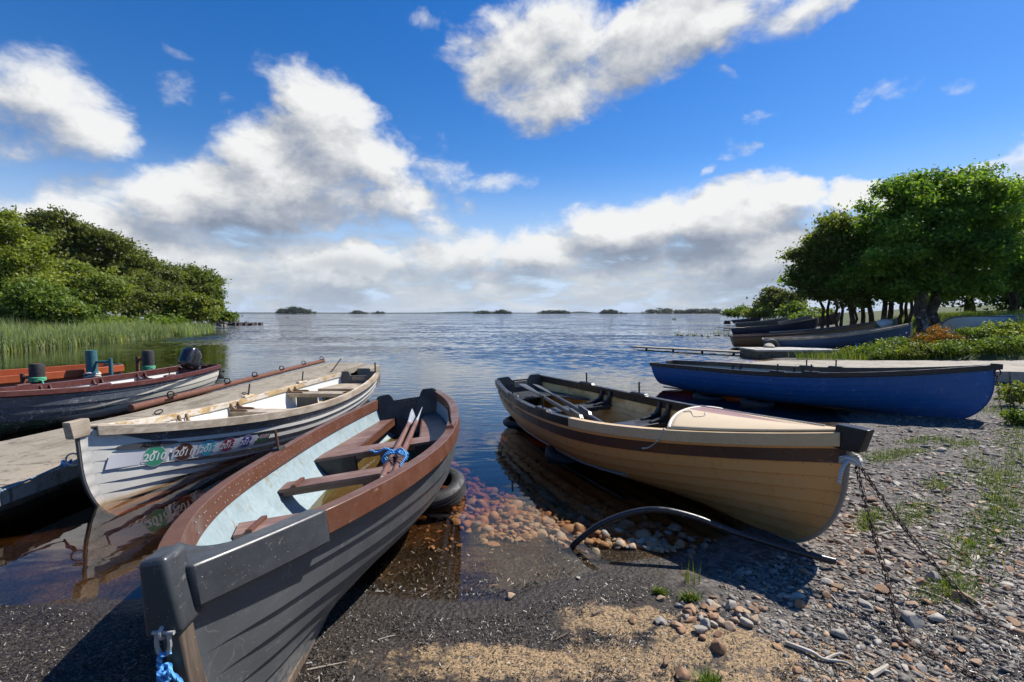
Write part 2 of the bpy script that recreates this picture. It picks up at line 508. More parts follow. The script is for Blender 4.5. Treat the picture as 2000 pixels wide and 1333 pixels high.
def ground_mat():
    m, g, o = mat('ground_soil')
    v = g.obj()
    sd = g.attr('shore'); sa = g.attr('sand')
    n1 = g.noise(v, 2.2, 6, .62); n2 = g.noise(v, 11, 6, .65); n3 = g.noise(v, 75, 4, .6)
    # dark wood-chip litter
    lit_ = g.colramp(n3, [(.0, (.010, .0085, .008)), (.5, (.034, .028, .024)), (.68, (.085, .07, .057)), (1, (.32, .27, .21))])
    # gravelly soil
    vo = g.n('ShaderNodeTexVoronoi', {'Vector': g.mapping(v, (1, 1, .3)), 'Scale': 34., 'Randomness': 1.})
    vc = g.last.outputs[1]
    gv = g.mix(.45, g.colramp(g.sep(vc)[0], [(0, (.05, .046, .042)), (.45, (.17, .16, .15)), (.75, (.26, .22, .18)), (1, (.36, .33, .30))]), lit_, 'MIX')
    gv = g.mix(g.ramp(n2, .55, .7), gv, (.045, .04, .032))
    # sand
    sand = g.mix(n1, (.30, .20, .105), (.40, .285, .16))
    sand = g.mix(g.ramp(g.noise(v, 100, 4, .65), .50, .60), sand, (.085, .058, .034))
    sand = g.mix(g.ramp(g.noise(v, 16, 6, .7), .56, .64), sand, (.055, .045, .035))
    # soil under the grass
    soil = g.mix(n2, (.035, .055, .014), (.085, .10, .03))
    bed = g.mix(n2, (.05, .028, .010), (.14, .08, .028))
    bed = g.mix(g.ramp(n3, .5, .68), bed, (.02, .013, .006))
    dark = g.mix(g.ramp(n1, .38, .66), (.012, .009, .005), bed)
    right = g.ramp(g.math('ADD', g.sep(v)[0], g.math('MULTIPLY', n1, 1.2)), 1.35, 2.0)
    c = g.mix(right, lit_, gv)
    f = g.ramp(g.math('ADD', g.math('ADD', sa, g.math('MULTIPLY', g.math('SUBTRACT', n2, .5), .9)), g.math('MULTIPLY', g.math('SUBTRACT', n1, .5), .5)), .57, .75)
    c = g.mix(g.math('MULTIPLY', f, g.ramp(g.noise(v, 60, 4, .6), .30, .48)), c, sand)
    far = g.ramp(g.math('ADD', sd, g.math('MULTIPLY', n1, 4)), 5.2, 7.2)
    c = g.mix(far, c, soil)
    c = g.mix(g.ramp(g.math('ADD', sd, g.math('MULTIPLY', n2, .12)), .10, .02), c, dark)
    wet = g.ramp(sd, .5, .0)
    c = g.mix(g.math('MULTIPLY', wet, .55), c, g.mix(1., c, (.45, .42, .4), 'MULTIPLY'))
    h = g.math('ADD', g.math('MULTIPLY', n3, .6), g.math('MULTIPLY', vo, -.6))
    nz = g.bump(h, .7, .02, g.bump(n2, .5, .05))
    finish(g, o, c, g.fmix(wet, .9, .45), nz, spec=.35)
    return m


tag(link('ground', gme, ground_mat(), smooth=True), 'shore of dark litter, sand and shingle sloping into the lake', 'ground', kind='structure')

# ================================================================ lake water
def water_mat():
    m, g, o = mat('lake_water')
    v = g.obj()
    p = g.sep(v)
    dist = g.n('ShaderNodeVectorMath', {0: v}, operation='LENGTH'); dist = g.last.outputs['Value']
    patch = g.ramp(g.noise(g.mapping(v, (.05, .09, 1)), 1.0, 3, .5), .35, .62)
    open_ = g.math('MULTIPLY', g.ramp(g.math('ADD', p[1], g.math('MULTIPLY', p[0], .55)), 8., 24.), g.fmix(patch, .55, 1.))
    w1 = g.noise(g.mapping(v, (.9, 1.5, 1)), 1.6, 3, .55, .4)
    w2 = g.noise(g.mapping(v, (3.0, 5.0, 1)), 1.5, 3, .6, .3)
    w0 = g.noise(g.mapping(v, (.16, .3, 1)), 1.5, 3, .6, .3)
    calm = g.noise(g.mapping(v, (1.3, 2.8, 1)), 1.6, 2, .5, .2)
    h = g.math('ADD', g.math('MULTIPLY', w1, .6), g.math('MULTIPLY', w2, .22))
    h = g.math('ADD', h, g.math('MULTIPLY', w0, 1.6))
    h = g.math('MULTIPLY', h, open_)
    h = g.math('ADD', h, g.math('MULTIPLY', calm, g.ramp(p[1], 2., 9., .012, .10)))
    nz = g.bump(g.math('MULTIPLY', calm, g.ramp(p[1], 2., 9., .012, .05)), 1.0, .16)
    def slope(vec, sc, det):
        k = g.noise(vec, sc, det, .6, .3, out=1)
        return g.n('ShaderNodeVectorMath', {0: k, 1: (.5, .5, .5)}, operation='SUBTRACT')
    sl_ = slope(g.mapping(v, (1.5, 2.4, 1)), 1.7, 3)
    s2_ = g.n('ShaderNodeVectorMath', {0: slope(g.mapping(v, (.16, .34, 1)), 1.3, 4), 3: .6}, operation='SCALE')
    sv = g.n('ShaderNodeVectorMath', {0: sl_, 1: s2_}, operation='ADD')
    amp = g.math('MULTIPLY', open_, g.ramp(p[1], 8., 45., .40, 1.20))
    sv = g.n('ShaderNodeVectorMath', {0: sv, 3: amp}, operation='SCALE')
    sv = g.n('ShaderNodeVectorMath', {0: sv, 1: (1., 1., 0.)}, operation='MULTIPLY')
    # constant shoreward tilt added to the normals so open water mirrors higher, bluer sky
    sv = g.n('ShaderNodeVectorMath', {0: sv, 1: g.n('ShaderNodeVectorMath', {0: (0., -.105, 0.), 3: open_}, operation='SCALE')}, operation='ADD')
    nz = g.n('ShaderNodeVectorMath', {0: g.n('ShaderNodeVectorMath', {0: nz, 1: sv}, operation='ADD')}, operation='NORMALIZE')
    fr = g.n('ShaderNodeFresnel', {'IOR': 1.36, 'Normal': nz})
    fr = g.math('MULTIPLY_ADD', fr, 1.16, .010, clamp=True)
    tr = g.n('ShaderNodeBsdfTransparent', {'Color': (.97, .93, .86, 1)})
    gl = g.n('ShaderNodeBsdfGlossy', {'Color': (1, 1, 1, 1), 'Roughness': .015, 'Normal': nz})
    mx = g.nt.nodes.new('ShaderNodeMixShader')
    g.set(mx.inputs[0], fr); g.nt.links.new(tr, mx.inputs[1]); g.nt.links.new(gl, mx.inputs[2])
    g.nt.links.new(mx.outputs[0], o.inputs[0])
    ab = g.n('ShaderNodeVolumeAbsorption', {'Color': (.70, .45, .15, 1), 'Density': 4.2})
    g.nt.links.new(ab, o.inputs[1])
    return m


wb = MB().hexa([(-6000, -40, -6), (6000, -40, -6), (6000, 8800, -6), (-6000, 8800, -6), (-6000, -40, 0), (6000, -40, 0), (6000, 8800, 0), (-6000, 8800, 0)])
tag(wb.build('water', water_mat()), 'peaty lake water, glassy and clear at the shore and rippled farther out', 'lake', kind='structure')


# ================================================================ concrete slipway, jetties
def concrete(name, col, dark=.6, pebble=True, joint_rot=0.):
    m, g, o = mat(name)
    v = g.obj()
    n1 = g.noise(v, 1.6, 6, .6); n2 = g.noise(v, 60, 4, .65); n3 = g.noise(v, 9, 5, .6)
    c = g.mix(n1, mul(col, .82), mul(col, 1.12))
    c = g.mix(g.ramp(n3, .52, .72), c, mul(col, dark))
    if pebble:
        c = g.mix(g.ramp(n2, .55, .7), c, mul(col, .45)); c = g.mix(g.ramp(n2, .40, .3), c, mul(col, 1.35))
    ax = g.sep(g.mapping(v, (1, 1, 1), (0, 0, 0), (0, 0, joint_rot)))[1]
    fj = g.math('ABSOLUTE', g.math('SUBTRACT', g.math('FRACT', g.math('MULTIPLY_ADD', n3, .012, g.math('MULTIPLY', ax, .41))), .5))
    c = g.mix(g.math('MULTIPLY', g.ramp(fj, .008, .003), .75), c, mul(col, .22))
    cr = g.n('ShaderNodeTexVoronoi', {'Vector': g.n('ShaderNodeVectorMath', {0: v, 1: g.n('ShaderNodeVectorMath', {0: g.noise(v, 3, 4, .6, out=1), 1: (.5, .5, .5)}, operation='MULTIPLY')}, operation='ADD'), 'Scale': .55}, feature='DISTANCE_TO_EDGE')
    c = g.mix(g.math('MULTIPLY', g.ramp(cr, .010, .003), .6), c, mul(col, .25))
    st = g.ramp(g.noise(g.mapping(v, (1, .35, 1)), 2.3, 7, .7), .50, .66)
    c = g.mix(g.math('MULTIPLY', st, .55), c, (.085, .08, .05))
    finish(g, o, c, .9, g.bump(n2, .5, .01), spec=.25)
    return m


def slip():
    V = []; A = np.linspace(-2.6, 19, 60); Bc = np.linspace(-1.55, 1.85, 12)
    for a in A:
        for b in Bc:
            x, y = SLIP_O + SLIP_A * a + SLIP_B * (b * (1 if a < 4 else 1 + .05 * (a - 4)))
            V.append((x, y, float(slip_z(x, y)) + .004 * math.sin(7 * a + 3 * b)))
    n = len(Bc); V = np.array(V)
    top = [(i * n + j, (i + 1) * n + j, (i + 1) * n + j + 1, i * n + j + 1) for i in range(len(A) - 1) for j in range(n - 1)]
    mb = MB(); mb.add(V, [f[::-1] for f in top])
    for j0 in (0, n - 1):
        e = V[[i * n + j0 for i in range(len(A))]]
        k = len(A); lo = e - np.array([0, 0, .3])
        mb.add(list(e) + list(lo), [(i, i + 1, k + i + 1, k + i) for i in range(k - 1)])
    me = mb.mesh('slipway')
    bm_fix(me)
    tag(link('slipway', me, concrete('slip_concrete', (.38, .345, .285), .66, joint_rot=math.radians(38))), 'pale concrete slipway running down into the lake behind the blue boat', 'slipway', kind='structure')


import bmesh
def bm_fix(me):
    bm = bmesh.new(); bm.from_mesh(me); bmesh.ops.recalc_face_normals(bm, faces=bm.faces); bm.to_mesh(me); bm.free()


slip()
# ================================================================ boats
FIT = dict(
 grey=(-1.094, 3.827, .011, 1.6511, .0343, -.1404, 4.969, 1.417, .782, .749, .579, .597, 2.495, .49, .036),
 white=(-3.173, 6.496, -.164, 1.4535, -.0221, -.0164, 5.275, 1.370, .70, .909, .547, .588, 1.904, .40, .036),
 brown=(1.122, 5.256, -.007, 1.9763, .0020, -.0385, 4.994, 1.414, .751, .864, .566, .603, 2.016, .42, .08),
 blue=(4.968, 8.605, .021, 2.3008, .0079, .0104, 5.128, 1.449, .889, .834, .553, .541, 1.901, .50, .024),
 maroon=(-6.729, 7.466, -.069, 1.4396, .0031, -.0271, 5.008, 1.449, .90, .804, .552, .600, 1.905, .50, .05),
 orange=(-10.007, 8.449, -.088, .9995, .0048, -.0040, 5.0, 1.449, .902, .80, .558, .590, 1.9, .50, .05))


class Hull:
    def __init__(s, q, laps=9, lap=.011):
        (s.x, s.y, s.z, s.yaw, s.pit, s.rol, s.L, s.B, s.Bt, s.zb, s.zm, s.zt, s.p, s.FF, s.rk) = q
        s.N = laps; s.lap = lap; s.fb = .8
        s.mat = Matrix.Translation((s.x, s.y, s.z)) @ Matrix.Rotation(s.yaw, 4, 'Z') @ Matrix.Rotation(s.pit, 4, 'Y') @ Matrix.Rotation(s.rol, 4, 'X')
    def b(s, t):
        t = np.asarray(t, float); sm = .55
        return np.where(t < sm, s.B / 2 * (1 - (1 - np.clip(t / sm, 0, 1)) ** s.p), s.B / 2 - (s.B / 2 - s.Bt / 2) * np.clip((t - sm) / (1 - sm), 0, 1) ** 2)
    def sheer(s, t):
        t = np.asarray(t, float); sm = .65
        return np.where(t < sm, s.zm + (s.zb - s.zm) * np.clip((sm - t) / sm, 0, 1) ** 2, s.zm + (s.zt - s.zm) * np.clip((t - sm) / (1 - sm), 0, 1) ** 2)
    def raw(s, t, q):
        t, q = np.broadcast_arrays(np.asarray(t, float), np.asarray(q, float))
        w = sst(0, .5, t)
        gg = q * (1 - w) + (1 - np.cos(q * pi / 2)) * w
        f = q ** (s.fb if s.fb < 1 else 1.3 - .8 * q) * (1 - w) + np.sin(np.clip(q, 0, 1) * pi / 2) ** .72 * w
        zk = .08 * np.clip((t - .72) / .28, 0, 1) ** 2
        z = zk + (s.sheer(t) - zk) * gg
        y = .016 + np.maximum(s.b(t) - .016, .002) * f
        xs = s.FF * (1 - np.sqrt(np.clip(1 - (1 - np.clip(q / .65, 0, 1)) ** 2, 0, 1))) + s.rk * (1 - q)
        xt = s.L - .10 * (1 - gg)
        return xs + (xt - xs) * t - s.L / 2, y, z
    def P(s, t, q, off=0., side=1):
        x, y, z = s.raw(t, q)
        e = 1e-3
        _, y1, z1 = s.raw(t, np.clip(np.asarray(q, float) + e, 0, 1)); _, y0, z0 = s.raw(t, np.clip(np.asarray(q, float) - e, 0.0001, 1))
        dy, dz = y1 - y0, z1 - z0; l = np.sqrt(dy * dy + dz * dz) + 1e-12
        y = y + off * dz / l; z = z - off * dy / l
        return np.stack([x, np.maximum(y, .004) * side, z], -1)
    def lapoff(s, t, q):
        fr = (np.asarray(q, float) * s.N) % 1.0
        return s.lap * sst(.004, .07, t) * (1 - fr)
    def q_at(s, t, z):
        lo = np.zeros_like(np.asarray(t, float)); hi = lo + 1
        for _ in range(40):
            m = (lo + hi) / 2
            up = s.raw(t, m)[2] < z
            lo = np.where(up, m, lo); hi = np.where(up, hi, m)
        return (lo + hi) / 2
    def half(s, t, z, inset=.016):
        q = s.q_at(t, z); return float(s.raw(t, q)[1]) - inset
    def X(s, t): return t * s.L - s.L / 2

    # ---- parts
    def shell(s, root, mats, inner_mat, ns=72):
        T = np.concatenate([np.linspace(0, .12, 16, endpoint=False), np.linspace(.12, 1, ns - 16)])
        rows = []
        for i in range(s.N):
            for k, fr in enumerate((0., .5, .999)):
                rows.append((i + fr) / s.N)
        rows[-1] = .9999
        q = np.array(rows)
        V = []; Fc = []; UV = []
        for side in (1, -1):
            Tm, Qm = np.meshgrid(T, q, indexing='ij')
            pts = s.P(Tm, Qm, s.lapoff(Tm, Qm), side)
            n0 = len(V); nq = len(q)
            V += [tuple(p) for p in pts.reshape(-1, 3)]
            UV += [(a, b) for a, b in zip(Tm.ravel(), Qm.ravel())]
            for a in range(len(T) - 1):
                for b in range(nq - 1):
                    f = (n0 + a * nq + b, n0 + (a + 1) * nq + b, n0 + (a + 1) * nq + b + 1, n0 + a * nq + b + 1)
                    Fc.append(f if side == -1 else f[::-1])
        me = bpy.data.meshes.new('hull'); me.from_pydata(V, [], Fc)
        uvl = me.uv_layers.new(name='UVMap')
        li = np.empty(len(me.loops), np.int32); me.loops.foreach_get('vertex_index', li)
        uvl.data.foreach_set('uv', np.array(UV, np.float32)[li].ravel())
        me.update()
        o = link('hull', me, mats, root, smooth=True, angle=38)
        # inside skin
        q2 = np.linspace(0.0, 1, 15); V = []; Fc = []
        for side in (1, -1):
            Tm, Qm = np.meshgrid(T, q2, indexing='ij')
            pts = s.P(Tm, Qm, -.012, side); n0 = len(V); nq = len(q2)
            V += [tuple(p) for p in pts.reshape(-1, 3)]
            for a in range(len(T) - 1):
                for b in range(nq - 1):
                    f = (n0 + a * nq + b, n0 + (a + 1) * nq + b, n0 + (a + 1) * nq + b + 1, n0 + a * nq + b + 1)
                    Fc.append(f if side == 1 else f[::-1])
        me = bpy.data.meshes.new('lining'); me.from_pydata(V, [], Fc); me.update()
        link('lining', me, inner_mat, root, smooth=True)
        return o

    def rail_frame(s, t, side):
        e = 2e-3
        p = s.P(t, 1., 0, side); a = s.P(max(t - e, 0), 1., 0, side); b = s.P(min(t + e, 1), 1., 0, side)
        tg = b - a; tg[2] = 0; tg /= np.linalg.norm(tg)
        n = np.array([-tg[1], tg[0], 0]) * (1 if side > 0 else -1)
        return p, n

    def rail(s, root, m, side, t0=.03, t1=1., wo=.03, wi=.035, up=.012, ho=.07, hi=.08, name='gunwale', n=48, taper=None, bevel=.004, endx=0):
        mb = MB(); ring = []
        for i, t in enumerate(np.linspace(t0, t1, n)):
            p, nn = s.rail_frame(t, side)
            k = 1 if taper is None else taper(t)
            yin = max(abs(p[1]) - wi, .006)
            inn = np.array([p[0] - nn[0] * wi, yin * side, p[2]]) if abs(p[1] - nn[1] * wi) < .006 or (p[1] - nn[1] * wi) * side < .006 else p - nn * wi
            out = p + nn * wo
            ring.append([(out[0], out[1], p[2] + up), (out[0], out[1], p[2] - ho * k), (inn[0], inn[1], p[2] - hi * k), (inn[0], inn[1], p[2] + up)])
        vs = [v for r in ring for v in r]; fs = []
        for i in range(n - 1):
            for k in range(4):
                f = (i * 4 + k, i * 4 + (k + 1) % 4, (i + 1) * 4 + (k + 1) % 4, (i + 1) * 4 + k)
                fs.append(f if side < 0 else f[::-1])
        fs += [(0, 1, 2, 3), (4 * n - 1, 4 * n - 2, 4 * n - 3, 4 * n - 4)]
        mb.add(vs, fs)
        me = mb.mesh(name); bm_fix(me)
        return link(name, me, m, root, smooth=True, angle=35, bevel=bevel)

    def stem(s, root, m, head=.06, w=.05, d=.045):
        q = np.linspace(0, 1, 26)
        pts = s.P(0 * q, q, 0, 1); pts[:, 1] = 0
        pts = np.concatenate([[[pts[0, 0] + s.L * .25, 0, .0]], pts, [pts[-1] + np.array([-.004, 0, head])]])
        mb = MB(); ring = []
        for i, p in enumerate(pts):
            tg = pts[min(i + 1, len(pts) - 1)] - pts[max(i - 1, 0)]; tg /= np.linalg.norm(tg)
            n = np.array([-tg[2], 0, tg[0]]);  n = n if n[0] < 0 or (abs(n[0]) < .3 and n[2] < 0) else -n
            a = p + n * d * .75; b = p - n * d * .5
            ring += [(a[0], -w / 2 * .7, a[2]), (a[0], w / 2 * .7, a[2]), (b[0], w / 2, b[2]), (b[0], -w / 2, b[2])]
        k = len(pts)
        fs = [(i * 4 + j, i * 4 + (j + 1) % 4, (i + 1) * 4 + (j + 1) % 4, (i + 1) * 4 + j) for i in range(k - 1) for j in range(4)]
        fs += [(3, 2, 1, 0), (4 * k - 4, 4 * k - 3, 4 * k - 2, 4 * k - 1)]
        mb.add(ring, fs); me = mb.mesh('stem_post'); bm_fix(me)
        return link('stem_post', me, m, root, smooth=True, angle=35, bevel=.006)

    def keel(s, root, m, w=.035, h=.05):
        mb = MB()
        for a, b, z0, z1 in [(.25, .72, .0, .0), (.72, .99, .0, .0)]:
            x0, x1 = s.X(a), s.X(b)
            mb.box(((x0 + x1) / 2, 0, .012 - h / 2), (x1 - x0, w, h))
        return mb.build('keel', m, root)

    def transom(s, root, m, ears=.05, notch=.0, notch_w=.16, ear_w=.08, th=.035, patch=None):
        q = np.linspace(0, 1, 18)
        c = s.P(1. + 0 * q, q, .0, 1)
        top = c[-1, 2]; b = c[-1, 1]
        half = [(y, z) for x, y, z in c] + [(b, top + ears * .5), (b - .04, top + ears * .9), (notch_w + .06, top + ears), (notch_w + .030, top + ears * .5), (notch_w, top - notch)]
        poly = half + [(-y, z) for y, z in half[::-1]]
        xo = s.L / 2; rake = .10 / top
        mb = MB(); n = len(poly)
        fr = [(xo - .10 * (1 - min(z / top, 1.1)), y, z) for y, z in poly]
        mb.add([(x - th, y * .985, z) for x, y, z in fr] + [(x + .004, y, z) for x, y, z in fr],
               [tuple(range(n))[::-1], tuple(range(n, 2 * n))] + [(i, (i + 1) % n, n + (i + 1) % n, n + i) for i in range(n)])
        me = mb.mesh('transom'); bm_fix(me)
        o = link('transom', me, m, root, bevel=.005)
        if patch is not None:
            p = MB().box((xo - th - .012, 0, top - notch - .10), (.02, notch_w * 1.5, .16)).build('motor_pad', patch, o, bevel=.003)
        return o

    def slab(s, t0, t1, z, y0=None, y1=None, th=.028):
        """Corners of a board between two stations; None = reach the planking."""
        P = []
        for zz in (z - th, z):
            h0, h1 = s.half(t0, z - th), s.half(t1, z - th)
            a0 = -h0 if y0 is None else y0; b0 = h0 if y1 is None else y1
            a1 = -h1 if y0 is None else y0; b1 = h1 if y1 is None else y1
            P += [(s.X(t0), a0, zz), (s.X(t1), a1, zz), (s.X(t1), b1, zz), (s.X(t0), b0, zz)]
        return P

    def thwart(s, root, m, t, w=.22, z=.36, knees=None, kh=None, legs=None, lip=None, kn_w=.026, double=True):
        dt = w / 2 / s.L
        o = MB().hexa(s.slab(t - dt, t + dt, z)).build('thwart', m, root, bevel=.005)
        mbr = MB()
        mbr.hexa(s.slab(t - dt * .8, t - dt * .55, z - .029, th=.035)); mbr.hexa(s.slab(t + dt * .55, t + dt * .8, z - .029, th=.035))
        mbr.build('seat_bearer', m, o)
        if knees:
            for side in (1, -1):
                for d in ((-.62, .62) if double else (0,)):
                    tt = t + dt * d
                    ytop = float(s.b(tt)) - .03; zt = float(s.sheer(tt)) - .015
                    yb = s.half(tt, z) ; hgt = zt - z
                    poly = [(ytop, zt), (ytop - .028, zt), (ytop - .045, z + hgt * .62), (ytop - .085, z + hgt * .30), (yb - .20, z + .028), (yb - .25, z + .022), (yb - .27, z + .001), (yb - .005, z + .001)]
                    k = MB().prism([(p[0] * side, p[1]) for p in poly], ((s.X(tt), 0, 0), (0, 1, 0), (0, 0, 1), (1, 0, 0)), kn_w)
                    me = k.mesh('knee'); bm_fix(me); link('knee', me, knees, o, bevel=.004)
        if lip:
            for side in (1, -1):
                h = s.half(t, z)
                MB().box((s.X(t), side * (h - .13), z + .009), (w * 1.02, .035, .018)).build('seat_block', lip, o, bevel=.004)
        if legs:
            MB().box((s.X(t), 0, (z + .06) / 2), (w * .5, .05, z - .1)).build('seat_post', legs, o, bevel=.004)
        return o

    def pin(s, root, m, t, side, h=.14, pad=None, r=.009, padlen=.22, lean=0.):
        p, n = s.rail_frame(t, side)
        c = p - n * .005
        if pad is not None:
            a = MB().box((c[0], c[1], c[2] + .022), (padlen, .075, .03), Matrix.Rotation(math.atan2(n[1], n[0]) - pi / 2, 3, 'Z'), taper=.8).build('oar_pad', pad, root, bevel=.005)
        else: a = root
        MB().tube([(c[0], c[1], c[2] - .03), (c[0] + lean, c[1], c[2] + h)], [r, r], 10).build('thole_pin', m, a, smooth=True)

    def floor(s, root, m, t0, t1, z, boards=6, gap=.012, name='bottom_boards'):
        mb = MB()
        T = np.linspace(t0, t1, 20)
        W = [s.half(t, z - .02, .014) for t in T]
        for k in range(boards):
            vs = []
            for t, w in zip(T, W):
                a = -w + 2 * w * k / boards + gap / 2; b = -w + 2 * w * (k + 1) / boards - gap / 2
                vs += [(s.X(t), a, z - .018), (s.X(t), b, z - .018), (s.X(t), b, z), (s.X(t), a, z)]
            fs = [(i * 4 + j, i * 4 + (j + 1) % 4, (i + 1) * 4 + (j + 1) % 4, (i + 1) * 4 + j) for i in range(len(T) - 1) for j in range(4)]
            fs += [(3, 2, 1, 0), tuple(range(4 * len(T) - 4, 4 * len(T)))]
            mb.add(vs, fs)
        me = mb.mesh(name); bm_fix(me)
        return link(name, me, m, root)

    def sheet(s, root, m, t0, t1, z, name):
        T = np.linspace(t0, t1, 24); vs = []
        for t in T:
            w = s.half(t, z, .013); vs += [(s.X(t), -w, z), (s.X(t), w, z)]
        mb = MB().add(vs, [(2 * i, 2 * i + 2, 2 * i + 3, 2 * i + 1) for i in range(len(T) - 1)])
        return mb.build(name, m, root)

    def breasthook(s, root, m, t1=.12, z_up=.02, th=.06, name='breasthook', dip=.0):
        T = np.linspace(.004, t1, 14); U = np.linspace(-1, 1, 11)
        V = []
        for lay in (0, 1):
            for t in T:
                b = float(s.b(t)) - .004; z = float(s.sheer(t)) + z_up
                for u in U:
                    V.append((s.X(t) - (.0 if lay else 0) + (.06 * (abs(u)) ** 2 if t == T[-1] else 0), b * u, z - dip * (1 - u * u) * (t - T[0]) / t1 - (th if lay else 0)))
        n = len(U); m_ = len(T); k = n * m_
        fs = [(i * n + j, i * n + j + 1, (i + 1) * n + j + 1, (i + 1) * n + j) for i in range(m_ - 1) for j in range(n - 1)]
        fs += [tuple(k + a for a in f[::-1]) for f in fs]
        e = [i for i in range(n)] + [i * n + n - 1 for i in range(1, m_)] + [(m_ - 1) * n + j for j in range(n - 2, -1, -1)] + [i * n for i in range(m_ - 2, 0, -1)]
        fs += [(e[i], e[(i + 1) % len(e)], k + e[(i + 1) % len(e)], k + e[i]) for i in range(len(e))]
        mb = MB().add(V, fs); me = mb.mesh(name); bm_fix(me)
        return link(name, me, m, root, smooth=True, angle=40)

    def stem_head(s, root, m, w=.085, l=.13, top=.085, bot=.16, x0=-.05, name='stem_head', taper=.72, bevel=.016, rake=0.):
        c = (s.X(0) + x0 + l / 2, 0, s.zb)
        a, b = l / 2, w / 2
        P = [(-a, -b, -bot), (a, -b, -bot), (a, b, -bot), (-a, b, -bot), (-a - rake, -b * taper, top), (a * .75, -b * taper, top), (a * .75, b * taper, top), (-a - rake, b * taper, top)]
        return MB().hexa([(p[0] + c[0], p[1], p[2] + c[2]) for p in P]).build(name, m, root, smooth=True, angle=60, bevel=bevel, seg=4)


def ring_link(mb, c, R, r, rot):
    pts = [tuple(np.array(c) + np.array(rot @ Vector((R * math.cos(a), R * math.sin(a), 0)))) for a in np.linspace(0, 2 * pi, 16, endpoint=False)]
    mb.tube(pts, r, 8, closed=True)


def hull_paint(name, build, rough=.45, bump=.12, scratch=.0, laps=9., scuff=.35, scuffc=(.34, .33, .31)):
    """build(g, s, q, v, noise) -> colour; s runs bow to stern, q keel to gunwale."""
    m, g, o = mat(name)
    uv = g.sep(g.uv()); v = g.obj()
    n = g.noise(v, 5, 5, .6)
    c = build(g, uv[0], uv[1], v, n)
    if scratch:
        # thin pale scratches and dried splashes
        vo = g.n('ShaderNodeTexVoronoi', {'Vector': g.mapping(g.n('ShaderNodeVectorMath', {0: v, 1: g.n('ShaderNodeVectorMath', {0: g.noise(v, 4, 3, .6, out=1), 1: (.35, .35, .35)}, operation='MULTIPLY')}, operation='ADD'), (4, 4, 9)), 'Scale': 1.5}, feature='DISTANCE_TO_EDGE')
        f = g.math('MULTIPLY', g.ramp(vo, .022, .004), g.ramp(g.noise(v, 6, 4, .6), .40, .62))
        c = g.mix(g.math('MULTIPLY', f, scratch), c, (.55, .55, .55))
    sp = g.ramp(g.noise(v, 150, 2, .7), .68, .74)
    c = g.mix(g.math('MULTIPLY', sp, .35), c, (.5, .48, .44))
    sc_ = g.math('MULTIPLY', g.ramp(g.noise(g.mapping(v, (2.2, 6, 26)), 2.4, 6, .7), .60, .66), g.ramp(g.noise(v, 2.6, 4, .6), .48, .62))
    c = g.mix(g.math('MULTIPLY', sc_, scuff), c, scuffc)
    scum = g.math('MULTIPLY', g.ramp(g.math('ADD', uv[1], g.math('MULTIPLY', n, .12)), .34, .24), g.ramp(g.noise(g.mapping(v, (1.5, 6, 6)), 3, 6, .7), .40, .60))
    c = g.mix(g.math('MULTIPLY', scum, scuff * .8), c, mul(scuffc, .7))
    nx_ = g.math('SUBTRACT', g.math('FRACT', g.math('MULTIPLY', uv[0], 34.)), .5); nq_ = g.math('SUBTRACT', g.math('FRACT', g.math('MULTIPLY', uv[1], laps)), .86)
    nd_ = g.math('ADD', g.math('POWER', g.math('MULTIPLY', nx_, .145), 2.), g.math('POWER', g.math('MULTIPLY', nq_, .085), 2.))
    c = g.mix(g.math('MULTIPLY', g.ramp(nd_, .000030, .000012), .45), c, (.07, .055, .045))
    fine = g.noise(v, 60, 4, .6)
    r = g.ramp(g.noise(v, 9, 4, .6), .3, .7, rough - .1, rough + .15)
    finish(g, o, c, r, g.bump(fine, bump, .004))
    return m


BLACKP = paint('black_paint', (.018, .018, .020), .38, .3, 4, worn=(.14, .13, .12), worn_amt=.0, speck=.2)
CHAR = paint('charcoal_paint', (.048, .053, .059), .36, .3, 3, speck=.3, worn=(.14, .14, .135), worn_amt=.012, grain=(1, 3, 3))
BROWNP = paint('brown_paint', (.125, .048, .026), .40, .22, 3.5, worn=(.24, .15, .115), worn_amt=.015, speck=.25, grain=(1, 3, 3))
BROWNW = wood('brown_wash', (.15, .072, .052), (.29, .19, .155), .5, 1., axis=1, bump=.25)
DARKBR = paint('dark_brown_paint', (.03, .02, .016), .45, .3, 5, speck=.2)
IRON = paint('rusty_iron', (.05, .028, .018), .8, .5, 22, worn=(.16, .06, .022), worn_amt=.04)
GREYW = wood('weathered_timber', (.30, .235, .165), (.52, .45, .36), .8, 1., axis=0, bump=.5)
OCHREW = wood('ochre_timber', (.42, .27, .10), (.58, .46, .30), .75, 1., axis=0, bump=.5, patch=(.56, .52, .46))
BROWNKN = wood('knee_timber', (.20, .115, .055), (.36, .245, .145), .65, 1., axis=2, bump=.4)
MAROON = paint('maroon_paint', (.095, .026, .022), .45, .25, 5, worn=(.16, .08, .07), worn_amt=.03)
ORANGE = paint('orange_paint', (.42, .085, .022), .55, .25, 5, worn=(.42, .18, .10), worn_amt=.02)
RUBBER = paint('tyre_rubber', (.028, .028, .03), .62, .35, 9, worn=(.10, .095, .085), worn_amt=.02, speck=.2)
GALV = paint('galvanised_steel', (.42, .40, .37), .38, .3, 20, worn=(.22, .15, .09), worn_amt=.02)
LBLUE = paint('pale_blue_lining', (.29, .37, .39), .5, .2, 3, worn=(.24, .25, .20), worn_amt=.06, speck=.2)
WHITEP = paint('white_lining', (.72, .73, .70), .5, .1, 3, worn=(.45, .42, .30), worn_amt=.01)


